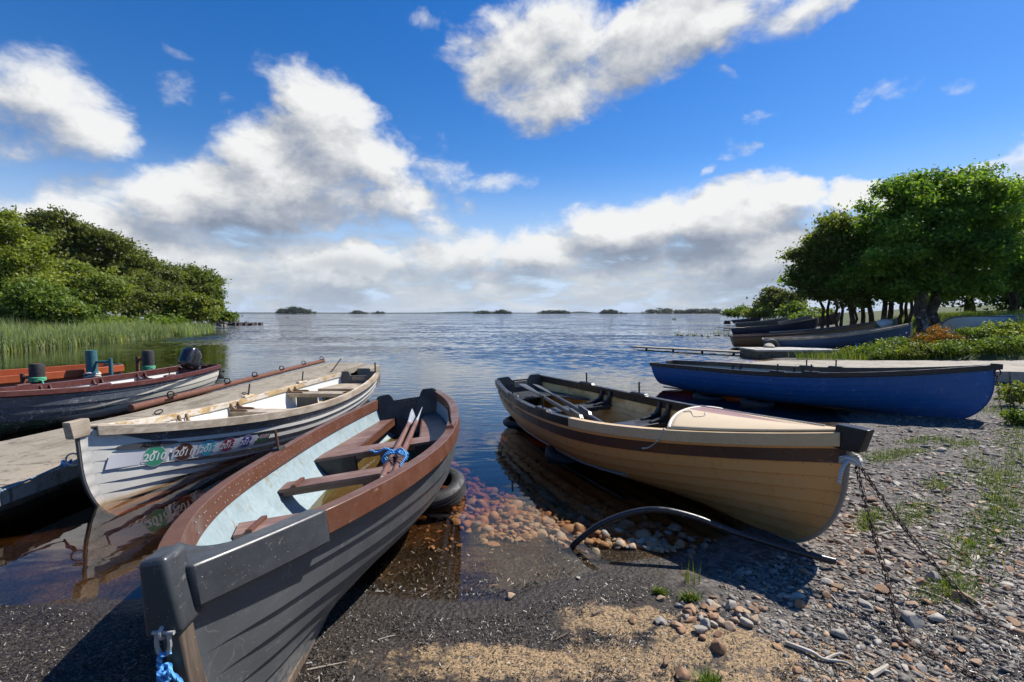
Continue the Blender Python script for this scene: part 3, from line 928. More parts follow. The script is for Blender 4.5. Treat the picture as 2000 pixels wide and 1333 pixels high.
def lining_yellow():
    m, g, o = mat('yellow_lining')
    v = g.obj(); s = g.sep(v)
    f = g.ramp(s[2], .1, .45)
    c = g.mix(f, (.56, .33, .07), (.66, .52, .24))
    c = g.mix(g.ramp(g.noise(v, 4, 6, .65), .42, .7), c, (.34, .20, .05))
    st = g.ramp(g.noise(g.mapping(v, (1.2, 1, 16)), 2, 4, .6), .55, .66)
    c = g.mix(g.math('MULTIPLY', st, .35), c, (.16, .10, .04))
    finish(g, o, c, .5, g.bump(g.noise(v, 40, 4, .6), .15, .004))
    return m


LYEL = lining_yellow()


def puddle_mat():
    m, g, o = mat('rain_water')
    nz = g.bump(g.noise(g.obj(), 9, 2, .5), .1, .01)
    fr = g.n('ShaderNodeFresnel', {'IOR': 1.34, 'Normal': nz})
    mx = g.nt.nodes.new('ShaderNodeMixShader'); g.set(mx.inputs[0], fr)
    g.nt.links.new(g.n('ShaderNodeBsdfTransparent', {'Color': (.62, .50, .30, 1)}), mx.inputs[1])
    g.nt.links.new(g.n('ShaderNodeBsdfGlossy', {'Roughness': .01, 'Normal': nz}), mx.inputs[2])
    g.nt.links.new(mx.outputs[0], o.inputs[0])
    return m


PUDDLE = puddle_mat()

# ---------------------------------------------------------------- grey boat with brown gunwales
H = Hull(FIT['grey'], 8, .019); HG = H; H.fb = 1.12
def _c(g, s, q, v, n):
    c = g.mix(n, (.052, .058, .063), (.085, .092, .098))
    band = g.ramp(q, .872, .880)
    c = g.mix(band, c, (.020, .015, .013))
    return g.mix(g.math('MULTIPLY', g.ramp(q, .35, .05), g.ramp(g.noise(v, 14, 6, .7), .45, .6)), c, (.16, .15, .135))
grey = thing('rowing_boat', 'charcoal rowing boat with brown gunwales, pale blue inside, moored nearest on the beach', 'boat', mat=H.mat, group='rowing boats at the landing')
H.shell(grey, hull_paint('charcoal_hull', _c, .38, scratch=.10, laps=8., scuff=.38, scuffc=(.19, .19, .185)), LBLUE)
H.keel(grey, CHAR)
H.stem(grey, wood('bare_stem', (.07, .05, .035), (.20, .15, .11), .7, 1, axis=2), head=-.10, w=.07)
capside = dict(wo=.042, wi=.05, up=.018, ho=.115, hi=.10)
for sd_ in (1, -1):
    tc = .04 if sd_ < 0 else .098
    H.rail(grey, BROWNP, -sd_, tc, 1., wo=.036, wi=.038, ho=.085, hi=.105)
    H.rail(grey, CHAR, -sd_, .004, tc, name='bow_cap', n=18, bevel=.010, **capside)
H.breasthook(grey, CHAR, .055, .012, .05, dip=.012)
H.stem_head(grey, CHAR, w=.105, l=.125, top=.075, bot=.15, x0=-.055, bevel=.018)
H.transom(grey, BLACKP, ears=.060, notch=.028, notch_w=.165, patch=CHAR)
H.thwart(grey, BROWNW, .262, .20, .43, lip=BROWNP, legs=CHAR)
H.thwart(grey, BROWNW, .475, .20, .355, lip=BROWNP, legs=CHAR)
H.thwart(grey, BROWNW, .655, .27, .355)
for y0, y1 in ((-.62, -.26), (.26, .62)):
    P = []
    tA, tB = .68, .985
    for zz in (.322, .350):
        hA, hB = H.half(tA, .33), H.half(tB, .33)
        if y0 > 0: P += [(H.X(tA), .30, zz), (H.X(tB), .17, zz), (H.X(tB), hB, zz), (H.X(tA), hA, zz)]
        else: P += [(H.X(tA), -hA, zz), (H.X(tB), -hB, zz), (H.X(tB), -.17, zz), (H.X(tA), -.30, zz)]
    b = MB().hexa(P).build('side_bench', BROWNW, grey, bevel=.005)
    s_ = 1 if y0 > 0 else -1
    e = MB().hexa([(H.X(tA), s_ * .30, .27), (H.X(tB), s_ * .17, .27), (H.X(tB), s_ * .19, .27), (H.X(tA), s_ * .32, .27), (H.X(tA), s_ * .30, .352), (H.X(tB), s_ * .17, .352), (H.X(tB), s_ * .19, .352), (H.X(tA), s_ * .32, .352)])
    e.build('bench_lip', BROWNP, b, bevel=.003)
# seat front boxes (dark)
for s_ in (1, -1):
    mb = MB(); mb.hexa([(H.X(.63), s_ * .28, .10), (H.X(.645), s_ * .28, .10), (H.X(.645), s_ * .56, .14), (H.X(.63), s_ * .56, .14), (H.X(.63), s_ * .28, .325), (H.X(.645), s_ * .28, .325), (H.X(.645), s_ * .62, .325), (H.X(.63), s_ * .62, .325)])
    me = mb.mesh('seat_front'); bm_fix(me); link('seat_front', me, BLACKP, grey)
H.floor(grey, wood('pale_boards', (.36, .33, .27), (.50, .47, .40), .7, 1, axis=0), .18, .95, .105, 5)
H.sheet(grey, PUDDLE, .34, .975, .128, 'rain_puddle')
H.pin(grey, BROWNP, .515, 1, .17, pad=DARKBR, r=.011, padlen=.13); H.pin(grey, IRON, .48, -1, .17, pad=BROWNP, r=.010)
# rivets along the inside of the brown gunwales
mb = MB()
for sd_ in (1, -1):
    for t in np.arange(.15, .98, .017):
        for dz in (.02, .075):
            p, n = H.rail_frame(t, sd_); c = p - n * .0395
            mb.box((c[0] + random.uniform(-.02, .02), c[1], c[2] - dz + random.uniform(-.008, .008)), (.006, .004, .006))
tag(mb.build('rivets', GALV, grey), kind='stuff')
GREYROOT = grey


# ---------------------------------------------------------------- white and slate striped boat
H = Hull(FIT['white'], 9, .014); HW = H
def _c(g, s, q, v, n):
    white = g.mix(n, (.55, .53, .48), (.74, .72, .66))
    slate = g.mix(g.noise(v, 7, 5, .6), (.030, .036, .046), (.085, .09, .10))
    fr = g.math('FRACT', g.math('MULTIPLY', q, 9.0))
    # dark wedges under each lap: narrow at the bow, wide aft, more of them low down
    width = g.math('MULTIPLY', g.ramp(g.math('ADD', s, g.math('MULTIPLY', g.math('SUBTRACT', n, .5), .06)), .045, .30), g.ramp(q, 1.0, .25, .42, .86))
    wedge = g.ramp(g.math('SUBTRACT', fr, g.math('SUBTRACT', 1.0, width)), -.03, .03)
    top = g.ramp(q, .815, .825)
    keep = g.ramp(s, .80, .45)
    low = g.math('MAXIMUM', g.math('MULTIPLY', g.ramp(q, .44, .34), keep), 0.0)
    late = g.math('MULTIPLY', g.ramp(q, .46, .40), g.ramp(s, .22, .5))
    nearbow = g.ramp(g.math('ADD', s, g.math('MULTIPLY', q, -.06)), -.018, .0)
    c = g.mix(g.math('MULTIPLY', wedge, .96), white, slate)
    c = g.mix(g.math('MULTIPLY', g.math('MULTIPLY', low, late), .8), c, slate)
    topm = g.math('MULTIPLY', top, g.ramp(g.math('SUBTRACT', s, g.math('MULTIPLY', g.math('SUBTRACT', 1.0, q), .5)), .0, .008))
    c = g.mix(topm, c, slate)
    # rusty waterline stain under the forefoot and along the bottom
    f = g.math('MULTIPLY', g.ramp(g.math('ADD', q, g.math('MULTIPLY', n, .14)), .40, .20), .9)
    return g.mix(f, c, g.mix(1.0, c, (.80, .46, .13), 'MULTIPLY'))
white = thing('rowing_boat', 'white rowing boat with slate stripes and year stickers, lying along the left jetty', 'boat', mat=H.mat, group='rowing boats at the landing')
H.shell(white, hull_paint('striped_hull', _c, .42, scratch=.8), WHITEP)
H.keel(white, CHAR)
H.stem(white, paint('stem_grey', (.10, .10, .10), .6, .3, 8), head=-.02, w=.032, d=.024)
for sd_ in (1, -1):
    H.rail(white, GREYW, sd_, .022, 1., wo=.030, wi=-.004, up=.010, ho=.075, hi=.075)
    H.rail(white, OCHREW, sd_, .05, 1., wo=-.006, wi=.036, up=.006, ho=.05, hi=.065, name='inwale')
H.breasthook(white, GREYW, .05, .008, .04)
H.stem_head(white, GREYW, w=.075, l=.16, top=.055, bot=.085, x0=-.06, taper=.95, bevel=.006, rake=.02)
H.transom(white, paint('transom_grey', (.10, .095, .085), .6, .4, 9, worn=(.35, .33, .28), worn_amt=.04), ears=.03, notch=.05, notch_w=.16, patch=GREYW)
for t, zz in ((.31, .455), (.51, .445), (.755, .455)):
    H.thwart(white, GREYW, t, .24, zz, knees=BROWNKN, legs=DARKBR)
MB().hexa(H.slab(.875, .985, .40)).build('stern_bench', GREYW, white, bevel=.004)
SFG = paint('seat_front_grey', (.12, .12, .115), .6, .3, 6)
mb = MB()
mb.hexa([(H.X(.755) - .01, -.5, .10), (H.X(.755) + .01, -.5, .10), (H.X(.755) + .01, -.12, .10), (H.X(.755) - .01, -.12, .10), (H.X(.755) - .01, -.5, .425), (H.X(.755) + .01, -.5, .425), (H.X(.755) + .01, -.12, .425), (H.X(.755) - .01, -.12, .425)])
mb.build('seat_front', SFG, white); mb = MB()
mb.hexa([(H.X(.755) - .01, .14, .10), (H.X(.755) + .01, .14, .10), (H.X(.755) + .01, .5, .10), (H.X(.755) - .01, .5, .10), (H.X(.755) - .01, .14, .425), (H.X(.755) + .01, .14, .425), (H.X(.755) + .01, .5, .425), (H.X(.755) - .01, .5, .425)])
mb.build('seat_front', SFG, white)
H.floor(white, wood('stained_boards', (.50, .40, .20), (.62, .55, .36), .6, 1, axis=0), .10, .96, .20, 5)
for t in (.575, .81):
    for sd_ in (1,): H.pin(white, BLACKP if t > .5 else IRON, t, sd_, .15 if sd_ < 0 else .19, pad=OCHREW, r=.010, lean=.06 if sd_ > 0 else 0)
MB().tube([H.P(.995, 1., 0, -1) + np.array([-.03, .02, 0]), H.P(.995, 1., 0, -1) + np.array([-.02, .02, .20])], [.014, .014], 8).build('thole_pin', BLACKP, white)
WHITEROOT = white


# ---------------------------------------------------------------- cream boat with brown stripe and foredeck
H = Hull(FIT['brown'], 9, .020); HB = H
def _c(g, s, q, v, n):
    c = g.mix(n, (.74, .335, .085), (.82, .415, .15))
    stain = g.math('MULTIPLY', g.ramp(g.math('ADD', q, g.math('MULTIPLY', n, .25)), .58, .28), .85)
    c = g.mix(stain, c, (.50, .265, .085))
    streak = g.ramp(g.noise(g.mapping(v, (9, 9, 2.2)), 1.4, 5, .65), .56, .70)
    c = g.mix(g.math('MULTIPLY', streak, .35), c, (.40, .20, .08))
    fr = g.math('FRACT', g.math('MULTIPLY', q, 9.0))
    rust = g.math('MULTIPLY', g.math('MULTIPLY', g.ramp(fr, .8, 1.0), g.ramp(g.noise(v, 5, 5, .6), .38, .6)), g.ramp(s, .03, .12))
    c = g.mix(g.math('MULTIPLY', rust, .6), c, (.34, .15, .045))
    seam = g.math('MULTIPLY', g.ramp(fr, .90, 1.0), .65)
    c = g.mix(seam, c, (.22, .12, .06))
    band = g.math('MULTIPLY', g.ramp(q, .775, .779), g.ramp(q, .890, .886))
    return g.mix(band, c, (.085, .042, .028))
brown = thing('rowing_boat', 'cream rowing boat with a dark brown stripe and a foredeck, chained on the shingle', 'boat', mat=H.mat, group='rowing boats at the landing')
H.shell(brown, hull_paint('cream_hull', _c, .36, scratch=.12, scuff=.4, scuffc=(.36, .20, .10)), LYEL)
H.keel(brown, paint('cream_keel', (.45, .33, .22), .5, .2, 5))
H.stem(brown, paint('grey_stem_band', (.34, .30, .24), .5, .3, 8), head=.0, w=.030, d=.026)
CREAM = paint('cream_paint', (.66, .47, .26), .42, .14, 4, worn=(.30, .24, .17), worn_amt=.0)
for sd_ in (1, -1):
    H.rail(brown, BLACKP, sd_, .448, 1., wo=.030, wi=.034, ho=.07, hi=.085)
    H.rail(brown, CREAM if sd_ > 0 else BLACKP, sd_, .008, .448, wo=.030, wi=.034, ho=.075, hi=.07)
# cambered foredeck with a mauve panel
T = np.linspace(.012, 1, 22); U = np.linspace(-1, 1, 23); V = []; UVs = []
for a in T:
    for u in U:
        t = a * (.262 + .014 * (1 - u * u) - .042 * u)
        b = float(H.b(t)) - .012
        V.append((H.X(t), b * u, float(H.sheer(t)) + .014 + .075 * (1 - u * u) * min(1, a * 1.0)))
        UVs.append((a, u))
n = len(U)
fs = [(i * n + j, (i + 1) * n + j, (i + 1) * n + j + 1, i * n + j + 1) for i in range(len(T) - 1) for j in range(n - 1)]
me = bpy.data.meshes.new('foredeck'); me.from_pydata(V, [], fs)
uvl = me.uv_layers.new(name='UVMap'); li = np.empty(len(me.loops), np.int32); me.loops.foreach_get('vertex_index', li)
uvl.data.foreach_set('uv', np.array(UVs, np.float32)[li].ravel()); bm_fix(me)
def deck_mat():
    m, g, o = mat('foredeck_paint')
    uv = g.sep(g.uv()); v = g.obj()
    n = g.noise(v, 6, 5, .6)
    cr = g.mix(n, (.62, .47, .27), (.70, .56, .36))
    mv = g.mix(n, (.30, .16, .135), (.37, .21, .18))
    au = g.math('ABSOLUTE', uv[1])
    e = g.math('SUBTRACT', g.math('MULTIPLY_ADD', uv[0], 1.0, -.14), au)
    f = g.math('MULTIPLY', g.ramp(e, .0, .01), g.ramp(uv[1], -.01, -.02))
    c = g.mix(f, cr, mv)
    finish(g, o, c, .35, g.bump(g.noise(v, 50, 4, .6), .12, .003))
    return m
dk = link('foredeck', me, deck_mat(), brown, smooth=True)
sol = dk.modifiers.new('thick', 'SOLIDIFY'); sol.thickness = .014; sol.offset = -1
ed = [Vector(V[(len(T) - 1) * n + j]) + Vector((.004, 0, .006)) for j in range(n)]
MB().tube(ed, .016, 8).build('deck_coaming', paint('ivory_trim', (.66, .60, .50), .4, .1, 5), dk, smooth=True)
H.stem_head(brown, BLACKP, w=.085, l=.16, top=.050, bot=.10, x0=-.075, taper=.85, bevel=.008, rake=.05)
H.transom(brown, BLACKP, ears=.04, notch=.02, notch_w=.14, patch=GREYW)
for t, zz in ((.49, .385), (.71, .385)):
    H.thwart(brown, CHAR, t, .26, zz, knees=BLACKP, kn_w=.045)
ub = MB()
T = np.linspace(.86, .985, 6)
ub.hexa(H.slab(.88, .985, .40))
ub.build('stern_bench', CHAR, brown, bevel=.006)
for s_ in (1, -1):
    P = []
    for zz in (.372, .40):
        a = (H.X(.775), s_ * (H.half(.775, .38) - .02), zz); b = (H.X(.879), s_ * H.half(.879, .38), zz)
        c_ = (H.X(.879), s_ * .22, zz); d = (H.X(.79), s_ * (H.half(.775, .38) - .12), zz)
        P += [a, b, c_, d] if s_ < 0 else [a, d, c_, b]
    mbb = MB().hexa(P); me = mbb.mesh('side_bench'); bm_fix(me); link('side_bench', me, CHAR, brown, bevel=.005)
H.floor(brown, wood('brown_boards', (.22, .14, .08), (.34, .25, .17), .6, 1, axis=0), .34, .96, .135, 5)
H.sheet(brown, PUDDLE, .36, .975, .155, 'rain_puddle')
for t, sd_ in ((.59, -1), (.80, -1), (.56, 1), (.76, 1)):
    H.pin(brown, BLACKP, t, sd_, .17, pad=BLACKP, r=.011, padlen=.30)
# bilge rubbing strip
for sd_ in (1, -1):
    pts = [tuple(H.P(t, .40, .022, sd_)) for t in np.linspace(.34, .86, 24)]
    MB().tube(pts, .016, 8).build('bilge_strip', paint('grey_strip', (.26, .25, .24), .5, .2, 5), brown, smooth=True)
BROWNROOT = brown


# ---------------------------------------------------------------- blue boat
H = Hull(FIT['blue'], 9, .010); HBL = H
def _c(g, s, q, v, n):
    c = g.mix(n, (.006, .088, .30), (.011, .122, .40))
    fr = g.math('FRACT', g.math('MULTIPLY', q, 9.0))
    c = g.mix(g.math('MULTIPLY', g.math('MULTIPLY', g.ramp(fr, .84, .98), g.ramp(s, .25, .5)), .7), c, (.004, .03, .12))
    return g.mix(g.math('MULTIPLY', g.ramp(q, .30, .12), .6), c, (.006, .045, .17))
blue = thing('rowing_boat', 'bright blue rowing boat with black gunwales, broadside in front of the concrete slipway', 'boat', mat=H.mat, group='rowing boats at the landing')
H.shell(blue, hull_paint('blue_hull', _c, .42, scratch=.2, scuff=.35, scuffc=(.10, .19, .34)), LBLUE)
H.keel(blue, CHAR); H.stem(blue, paint('blue_stem', (.006, .06, .24), .45, .15, 5), head=.0, w=.03, d=.026)
for sd_ in (1, -1): H.rail(blue, BLACKP, sd_, .006, 1., wo=.032, wi=.034, ho=.055, hi=.07, up=.016)
H.breasthook(blue, BLACKP, .06, .012, .04)
H.stem_head(blue, BLACKP, w=.07, l=.14, top=.030, bot=.05, x0=-.085, taper=.95, bevel=.006)
H.transom(blue, BLACKP, ears=.015, notch=.03, notch_w=.14)
for t in (.30, .52, .74): H.thwart(blue, CHAR, t, .24, .36, knees=BLACKP)
MB().hexa(H.slab(.88, .985, .38)).build('stern_bench', CHAR, blue, bevel=.005)
H.floor(blue, CHAR, .12, .96, .12, 5)
for t, sd_ in ((.40, 1), (.495, 1), (.40, -1), (.495, -1)): H.pin(blue, BLACKP, t, sd_, .15, pad=BLACKP, r=.012, padlen=.26)
BLUEROOT = blue


# ---------------------------------------------------------------- maroon gunwale boat with outboard
H = Hull(FIT['maroon'], 8, .010); HM = H
def _c(g, s, q, v, n):
    navy = g.mix(g.noise(v, 8, 5, .6), (.05, .062, .085), (.13, .145, .175))
    c = g.mix(g.ramp(g.math('MULTIPLY_ADD', s, .42, .40), 0, 1, 0, 1, False), navy, navy)
    cut = g.math('MULTIPLY_ADD', g.ramp(s, .25, 1.0), .40, .48)          # lower edge of the slate strakes climbs aft
    lowm = g.ramp(g.math('SUBTRACT', q, cut), .01, -.01)
    pale = g.mix(n, (.56, .53, .43), (.68, .65, .55))
    green = g.mix(n, (.006, .045, .03), (.012, .075, .048))
    low = g.mix(g.ramp(g.math('ADD', s, g.math('MULTIPLY', q, .5)), .56, .66), green, pale)
    low = g.mix(g.math('MULTIPLY', g.ramp(q, .42, .25), g.ramp(s, .5, .7)), low, (.42, .30, .11))
    c = g.mix(lowm, navy, low)
    ln = g.math('MULTIPLY', g.ramp(g.math('ABSOLUTE', g.math('SUBTRACT', q, g.math('ADD', cut, .10))), .022, .012), g.ramp(s, .35, .5))
    return g.mix(ln, c, pale)
maroon = thing('rowing_boat', 'slate and green rowing boat with maroon gunwales and white inside, left of the jetty', 'boat', mat=H.mat, group='rowing boats at the landing')
H.shell(maroon, hull_paint('slate_green_hull', _c, .34, scratch=1.0), WHITEP)
H.keel(maroon, CHAR); H.stem(maroon, MAROON, head=.04)
for sd_ in (1, -1): H.rail(maroon, MAROON, sd_, .02, 1., wo=.03, wi=.036, ho=.06, hi=.09)
H.breasthook(maroon, MAROON, .09, .012, .04)
H.transom(maroon, MAROON, ears=.03, notch=.0, notch_w=.2)
for t in (.20, .36, .52, .685, .84): H.thwart(maroon, MAROON, t, .22, .405, knees=MAROON)
MB().hexa(H.slab(.87, .985, .37)).build('stern_bench', MAROON, maroon, bevel=.004)
H.floor(maroon, wood('grey_boards', (.35, .33, .28), (.5, .48, .42), .7, 1, axis=0), .10, .96, .19, 5)
H.pin(maroon, BLACKP, .70, -1, .16, pad=MAROON); H.pin(maroon, BLACKP, .46, -1, .02, pad=MAROON); H.pin(maroon, BLACKP, .46, 1, .02, pad=MAROON)
MAROONROOT = maroon

# ---------------------------------------------------------------- orange gunwale boat
H = Hull(FIT['orange'], 8, .010); HO = H
def _c(g, s, q, v, n):
    c = g.mix(n, (.14, .15, .17), (.24, .25, .27))
    return g.mix(g.ramp(q, .80, .81), c, (.42, .085, .022))
orange = thing('rowing_boat', 'grey rowing boat with a broad orange gunwale, half hidden behind the mooring posts', 'boat', mat=H.mat, group='rowing boats at the landing')
H.shell(orange, hull_paint('grey_orange_hull', _c, .5), paint('grey_lining', (.3, .3, .29), .6, .2, 4))
H.keel(orange, CHAR); H.stem(orange, ORANGE, head=.03)
for sd_ in (1, -1): H.rail(orange, ORANGE, sd_, .02, 1., wo=.03, wi=.036, ho=.12, hi=.10)
H.transom(orange, paint('transom_slate', (.12, .12, .13), .6, .3, 6), ears=.02, notch=.0)
for t in (.28, .5, .72): H.thwart(orange, ORANGE, t, .22, .38)
H.floor(orange, GREYW, .12, .95, .2, 4)
# ================================================================ jetty on the left
CONC = concrete('jetty_concrete', (.305, .265, .205), .5)
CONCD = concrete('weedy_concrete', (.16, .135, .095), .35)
JX = [(1.0, -6.55, -4.45), (3.3, -5.62, -3.82), (5.0, -5.22, -3.86), (6.4, -4.98, -3.88), (9.5, -4.93, -3.87), (12.75, -4.92, -3.86)]   # y, left edge, right edge
JZ = .30


def jetty():
    t = thing('jetty', 'low pebbly concrete jetty with a rusty pipe along its left edge', 'jetty', (0, 0, 0))
    ys = np.concatenate([np.linspace(1.0, 12.75, 70)]); n = 9
    lo = np.interp(ys, [j[0] for j in JX], [j[1] for j in JX]); hi = np.interp(ys, [j[0] for j in JX], [j[2] for j in JX])
    V = []
    for y, a, b in zip(ys, lo, hi):
        for k in range(n):
            f = k / (n - 1)
            V.append((a + (b - a) * f + (vnoise(y * 3., 5.) - .5) * .03 * (f in (0, 1)), y, JZ + (fbm(np.array(y * 2.), np.array(f * 3.)) - .5) * .012 - (.012 if f in (0, 1) else 0)))
    m = len(ys)
    fs = [(i * n + j, i * n + j + 1, (i + 1) * n + j + 1, (i + 1) * n + j) for i in range(m - 1) for j in range(n - 1)]
    mb = MB().add(V, fs)
    V = np.array(V).reshape(m, n, 3)
    for j in (0, n - 1):
        e = V[:, j]; d = e - np.array([0, 0, .13]); f = d + np.array([.30 if j == 0 else -.30, 0, -.03]); f2 = f + np.array([0, 0, -.8])
        k = m
        mb.add(list(e) + list(d) + list(f) + list(f2), [(q * k + i, q * k + i + 1, q * k + k + i + 1, q * k + k + i) for q in range(3) for i in range(k - 1)])
    for i in (0, m - 1):
        e = V[i]; d = e - np.array([0, 0, .95]); k = n
        mb.add(list(e) + list(d), [(a, a + 1, k + a + 1, k + a) for a in range(k - 1)])
    me = mb.mesh('deck'); bm_fix(me); link('deck', me, CONC, t)
    # rusty pipe with mooring rings
    pts = [(x - .045, y, JZ + .05) for y, x in [(6.35, -4.98), (8, -4.94), (10, -4.93), (12.75, -4.92)]]
    p = MB().tube(pts, .048, 14).build('edge_pipe', paint('rust_red_pipe', (.14, .052, .03), .75, .35, 9, worn=(.20, .10, .06), worn_amt=.04), t, smooth=True)
    for y in (7.0, 8.4, 9.3, 10.4, 11.5, 12.6):
        r = MB()
        ring_link(r, (-4.95, y, JZ + .125), .042, .009, Matrix.Rotation(pi / 2, 3, 'X') @ Matrix.Rotation(.4, 3, 'Y'))
        r.tube([(-4.93, y - .08, JZ + .10), (-4.93, y + .09, JZ + .10)], .012, 8)
        r.build('mooring_ring', IRON, p, smooth=True)
    for y, l in ((10.7, .42),):
        MB().tube([(-4.0, y, JZ), (-3.9, y + .35, JZ + .26)], .014, 8).build('mooring_pin', IRON, t)
    r = MB(); ring_link(r, (-4.55, 6.2, JZ + .03), .045, .008, Matrix.Rotation(.5, 3, 'X')); r.build('mooring_ring', IRON, t, smooth=True)
    r = MB(); ring_link(r, (-4.2, 7.6, JZ + .03), .045, .008, Matrix.Rotation(.4, 3, 'Y')); r.build('mooring_ring', IRON, t, smooth=True)
    return t


jetty()
b = MB().box((-3.65, 12.35, .10), (.34, .9, .30)); b.box((-3.66, 12.3, -.4), (.28, .8, .7))
tag(b.build('concrete_block', CONC, bevel=.03), 'rough concrete block against the lake end of the left jetty', 'concrete block')
# drowned ledge left of the jetty
V = []
lb = MB()
for y, a, b_ in [(4.4, -6.6, -5.2), (6.5, -5.7, -4.9), (9.3, -5.35, -4.85)]:
    V += [(a, y, .035), (b_, y, .055), (a - .05, y, -.6), (b_, y, -.6)]
lb.add(V, [(0, 1, 5, 4), (4, 5, 9, 8), (0, 4, 6, 2), (4, 8, 10, 6), (8, 9, 11, 10), (0, 2, 3, 1)])
me = lb.mesh('ledge'); bm_fix(me)
tag(link('footing_ledge', me, CONCD), 'dark wet concrete footing just above the water beside the left jetty', 'ledge')

BLUEROPE = None
def rope_mat(name, c1, c2):
    m, g, o = mat(name)
    v = g.obj()
    w = g.n('ShaderNodeTexWave', {'Vector': v, 'Scale': 26., 'Distortion': 1.2, 'Detail': 2.}, out=1, bands_direction='DIAGONAL')
    finish(g, o, g.mix(w, c1, c2), .75, g.bump(w, .6, .004))
    return m
BLUEROPE = rope_mat('blue_rope', (.02, .14, .42), (.12, .42, .78))
GREENROPE = rope_mat('green_rope', (.03, .28, .14), (.16, .55, .33))
WHITEROPE = rope_mat('white_rope', (.36, .35, .32), (.66, .64, .60))


def twisted(mb, pts, r, strands=3, pitch=.09, n=6):
    P = [Vector(p) for p in pts]
    L = 0; acc = []
    for i, p in enumerate(P):
        if i: L += (p - P[i - 1]).length
        acc.append(L)
    for k in range(strands):
        out = []
        for i, p in enumerate(P):
            t = (P[min(i + 1, len(P) - 1)] - P[max(i - 1, 0)]).normalized()
            a = t.orthogonal().normalized() if abs(t.z) > .9 else t.cross(Vector((0, 0, 1))).normalized()
            b = t.cross(a)
            an = 2 * pi * (acc[i] / pitch + k / strands)
            out.append(p + (a * math.cos(an) + b * math.sin(an)) * r * .5)
        mb.tube(out, r * .62, n)
    return mb


def resample(pts, d):
    P = [Vector(p) for p in pts]; out = [P[0]]
    for a, b in zip(P[:-1], P[1:]):
        L = (b - a).length; k = max(1, int(L / d))
        out += [a + (b - a) * (i / k) for i in range(1, k + 1)]
    return out


def rope(name, pts, r, m, label, cat='rope', group=None, strands=3, smooth_n=8, step=.012):
    mb = MB()
    twisted(mb, resample(catmull(pts, smooth_n), step), r, strands, r * 7)
    return tag(mb.build(name, m, smooth=True), label, cat, group)


# blue rope lying along the jetty edge and its tie to the white boat's stem ring
rope('rope', [(-4.36, 2.2, JZ - .03), (-3.95, 3.0, JZ - .03), (-3.81, 3.4, JZ - .025), (-3.805, 3.75, JZ - .01), (-3.79, 4.02, JZ + .02)], .008, rope_mat('faded_rope', (.09, .15, .22), (.22, .31, .40)), 'faded blue rope running along the near edge of the left jetty')
wb_ = Vector(HW.mat @ Vector(tuple(HW.P(0., .80, 0, 1))))
rp = [(-3.79, 4.02, JZ + .02), (-3.74, 4.0, JZ + .06), (-3.68, 3.96, JZ + .05), (-3.62, 3.93, JZ + .09)]
mb = MB()
for k in range(5):
    off = [(p[0] + random.uniform(-.012, .012), p[1] + random.uniform(-.012, .012), p[2] + random.uniform(-.012, .012)) for p in rp]
    mb.tube(catmull(off, 5), .009, 6)
tag(mb.build('rope_knot', BLUEROPE, smooth=True), 'bright blue rope knot tied to the ring on the white boat stem', 'rope')
mb = MB(); ring_link(mb, (-3.575, 3.90, JZ + .11), .05, .007, Matrix.Rotation(pi / 2, 3, 'X') @ Matrix.Rotation(.25, 3, 'Y'))
o = mb.build('bow_ring', GALV, smooth=True); o.parent = WHITEROOT; o.matrix_parent_inverse = HW.mat.inverted()
mb = MB().tube([(-3.53, 3.905, JZ + .115), (-3.47, 3.93, JZ + .12)], .012, 8)
o = mb.build('eye_bolt', GALV, smooth=True); o.parent = WHITEROOT; o.matrix_parent_inverse = HW.mat.inverted()

# ---------------------------------------------------------------- shackle and blue painter of the grey boat
hp = lambda q, off: HG.mat @ Vector((float(HG.P(0., q, 0, 1)[0]) - off, 0, float(HG.P(0., q, 0, 1)[2])))
DZ = .10
mb = MB()
mb.tube([hp(.84, -.02), hp(.84, .03), hp(.832, .05)], .010, 8)
ring_link(mb, hp(.822, .055), .016, .006, Matrix.Rotation(pi / 2, 3, 'Y'))
c = hp(.795, .064)
bow_ = [c + Vector((.020 * math.cos(a) * 1.0, .004 * math.sin(a), .034 * math.sin(a))) for a in np.linspace(-.2, pi + .2, 12)]
bow_ = [c + Vector((-.022, 0, .03)), c + Vector((-.024, 0, -.02)), c + Vector((-.012, 0, -.052)), c + Vector((.012, 0, -.052)), c + Vector((.024, 0, -.02)), c + Vector((.022, 0, .03))]
bow_ = [c + (b - c) * .75 for b in bow_]
mb.tube(catmull(bow_, 4), .006, 8)
mb.tube([c + Vector((-.028, 0, .022)), c + Vector((.032, 0, .022))], .006, 8)
o = mb.build('shackle', GALV, smooth=True); o.parent = GREYROOT; o.matrix_parent_inverse = HG.mat.inverted()
k = c + Vector((0, 0, -.042))
mb = MB()
twisted(mb, resample(catmull([k + Vector((.012, .01, -.0)), k + Vector((.0, -.012, .004)), k + Vector((-.014, .0, -.03)), k + Vector((-.01, 0, -.07)), k + Vector((-.035, -.02, -.20)), k + Vector((-.075, -.06, -.42)), k + Vector((-.09, -.1, -.56))], 8), .01), .0068, 3, .05)
twisted(mb, resample(catmull([k + Vector((-.012, .006, -.06)), k + Vector((.03, -.015, -.045)), k + Vector((.06, -.02, -.07)), k + Vector((.063, -.02, -.11))], 8), .01), .0068, 3, .05)
for q in range(3):
    z_ = -.045 - q * .012
    mb.tube([tuple(k + Vector((.013 * math.cos(a), .013 * math.sin(a), z_ + .006 * math.sin(a)))) for a in np.linspace(0, 2 * pi, 12, endpoint=False)], .0068, 7, closed=True)
tag(mb.build('mooring_rope', BLUEROPE, smooth=True), 'bright blue rope hanging from the shackle on the charcoal boat bow', 'rope')


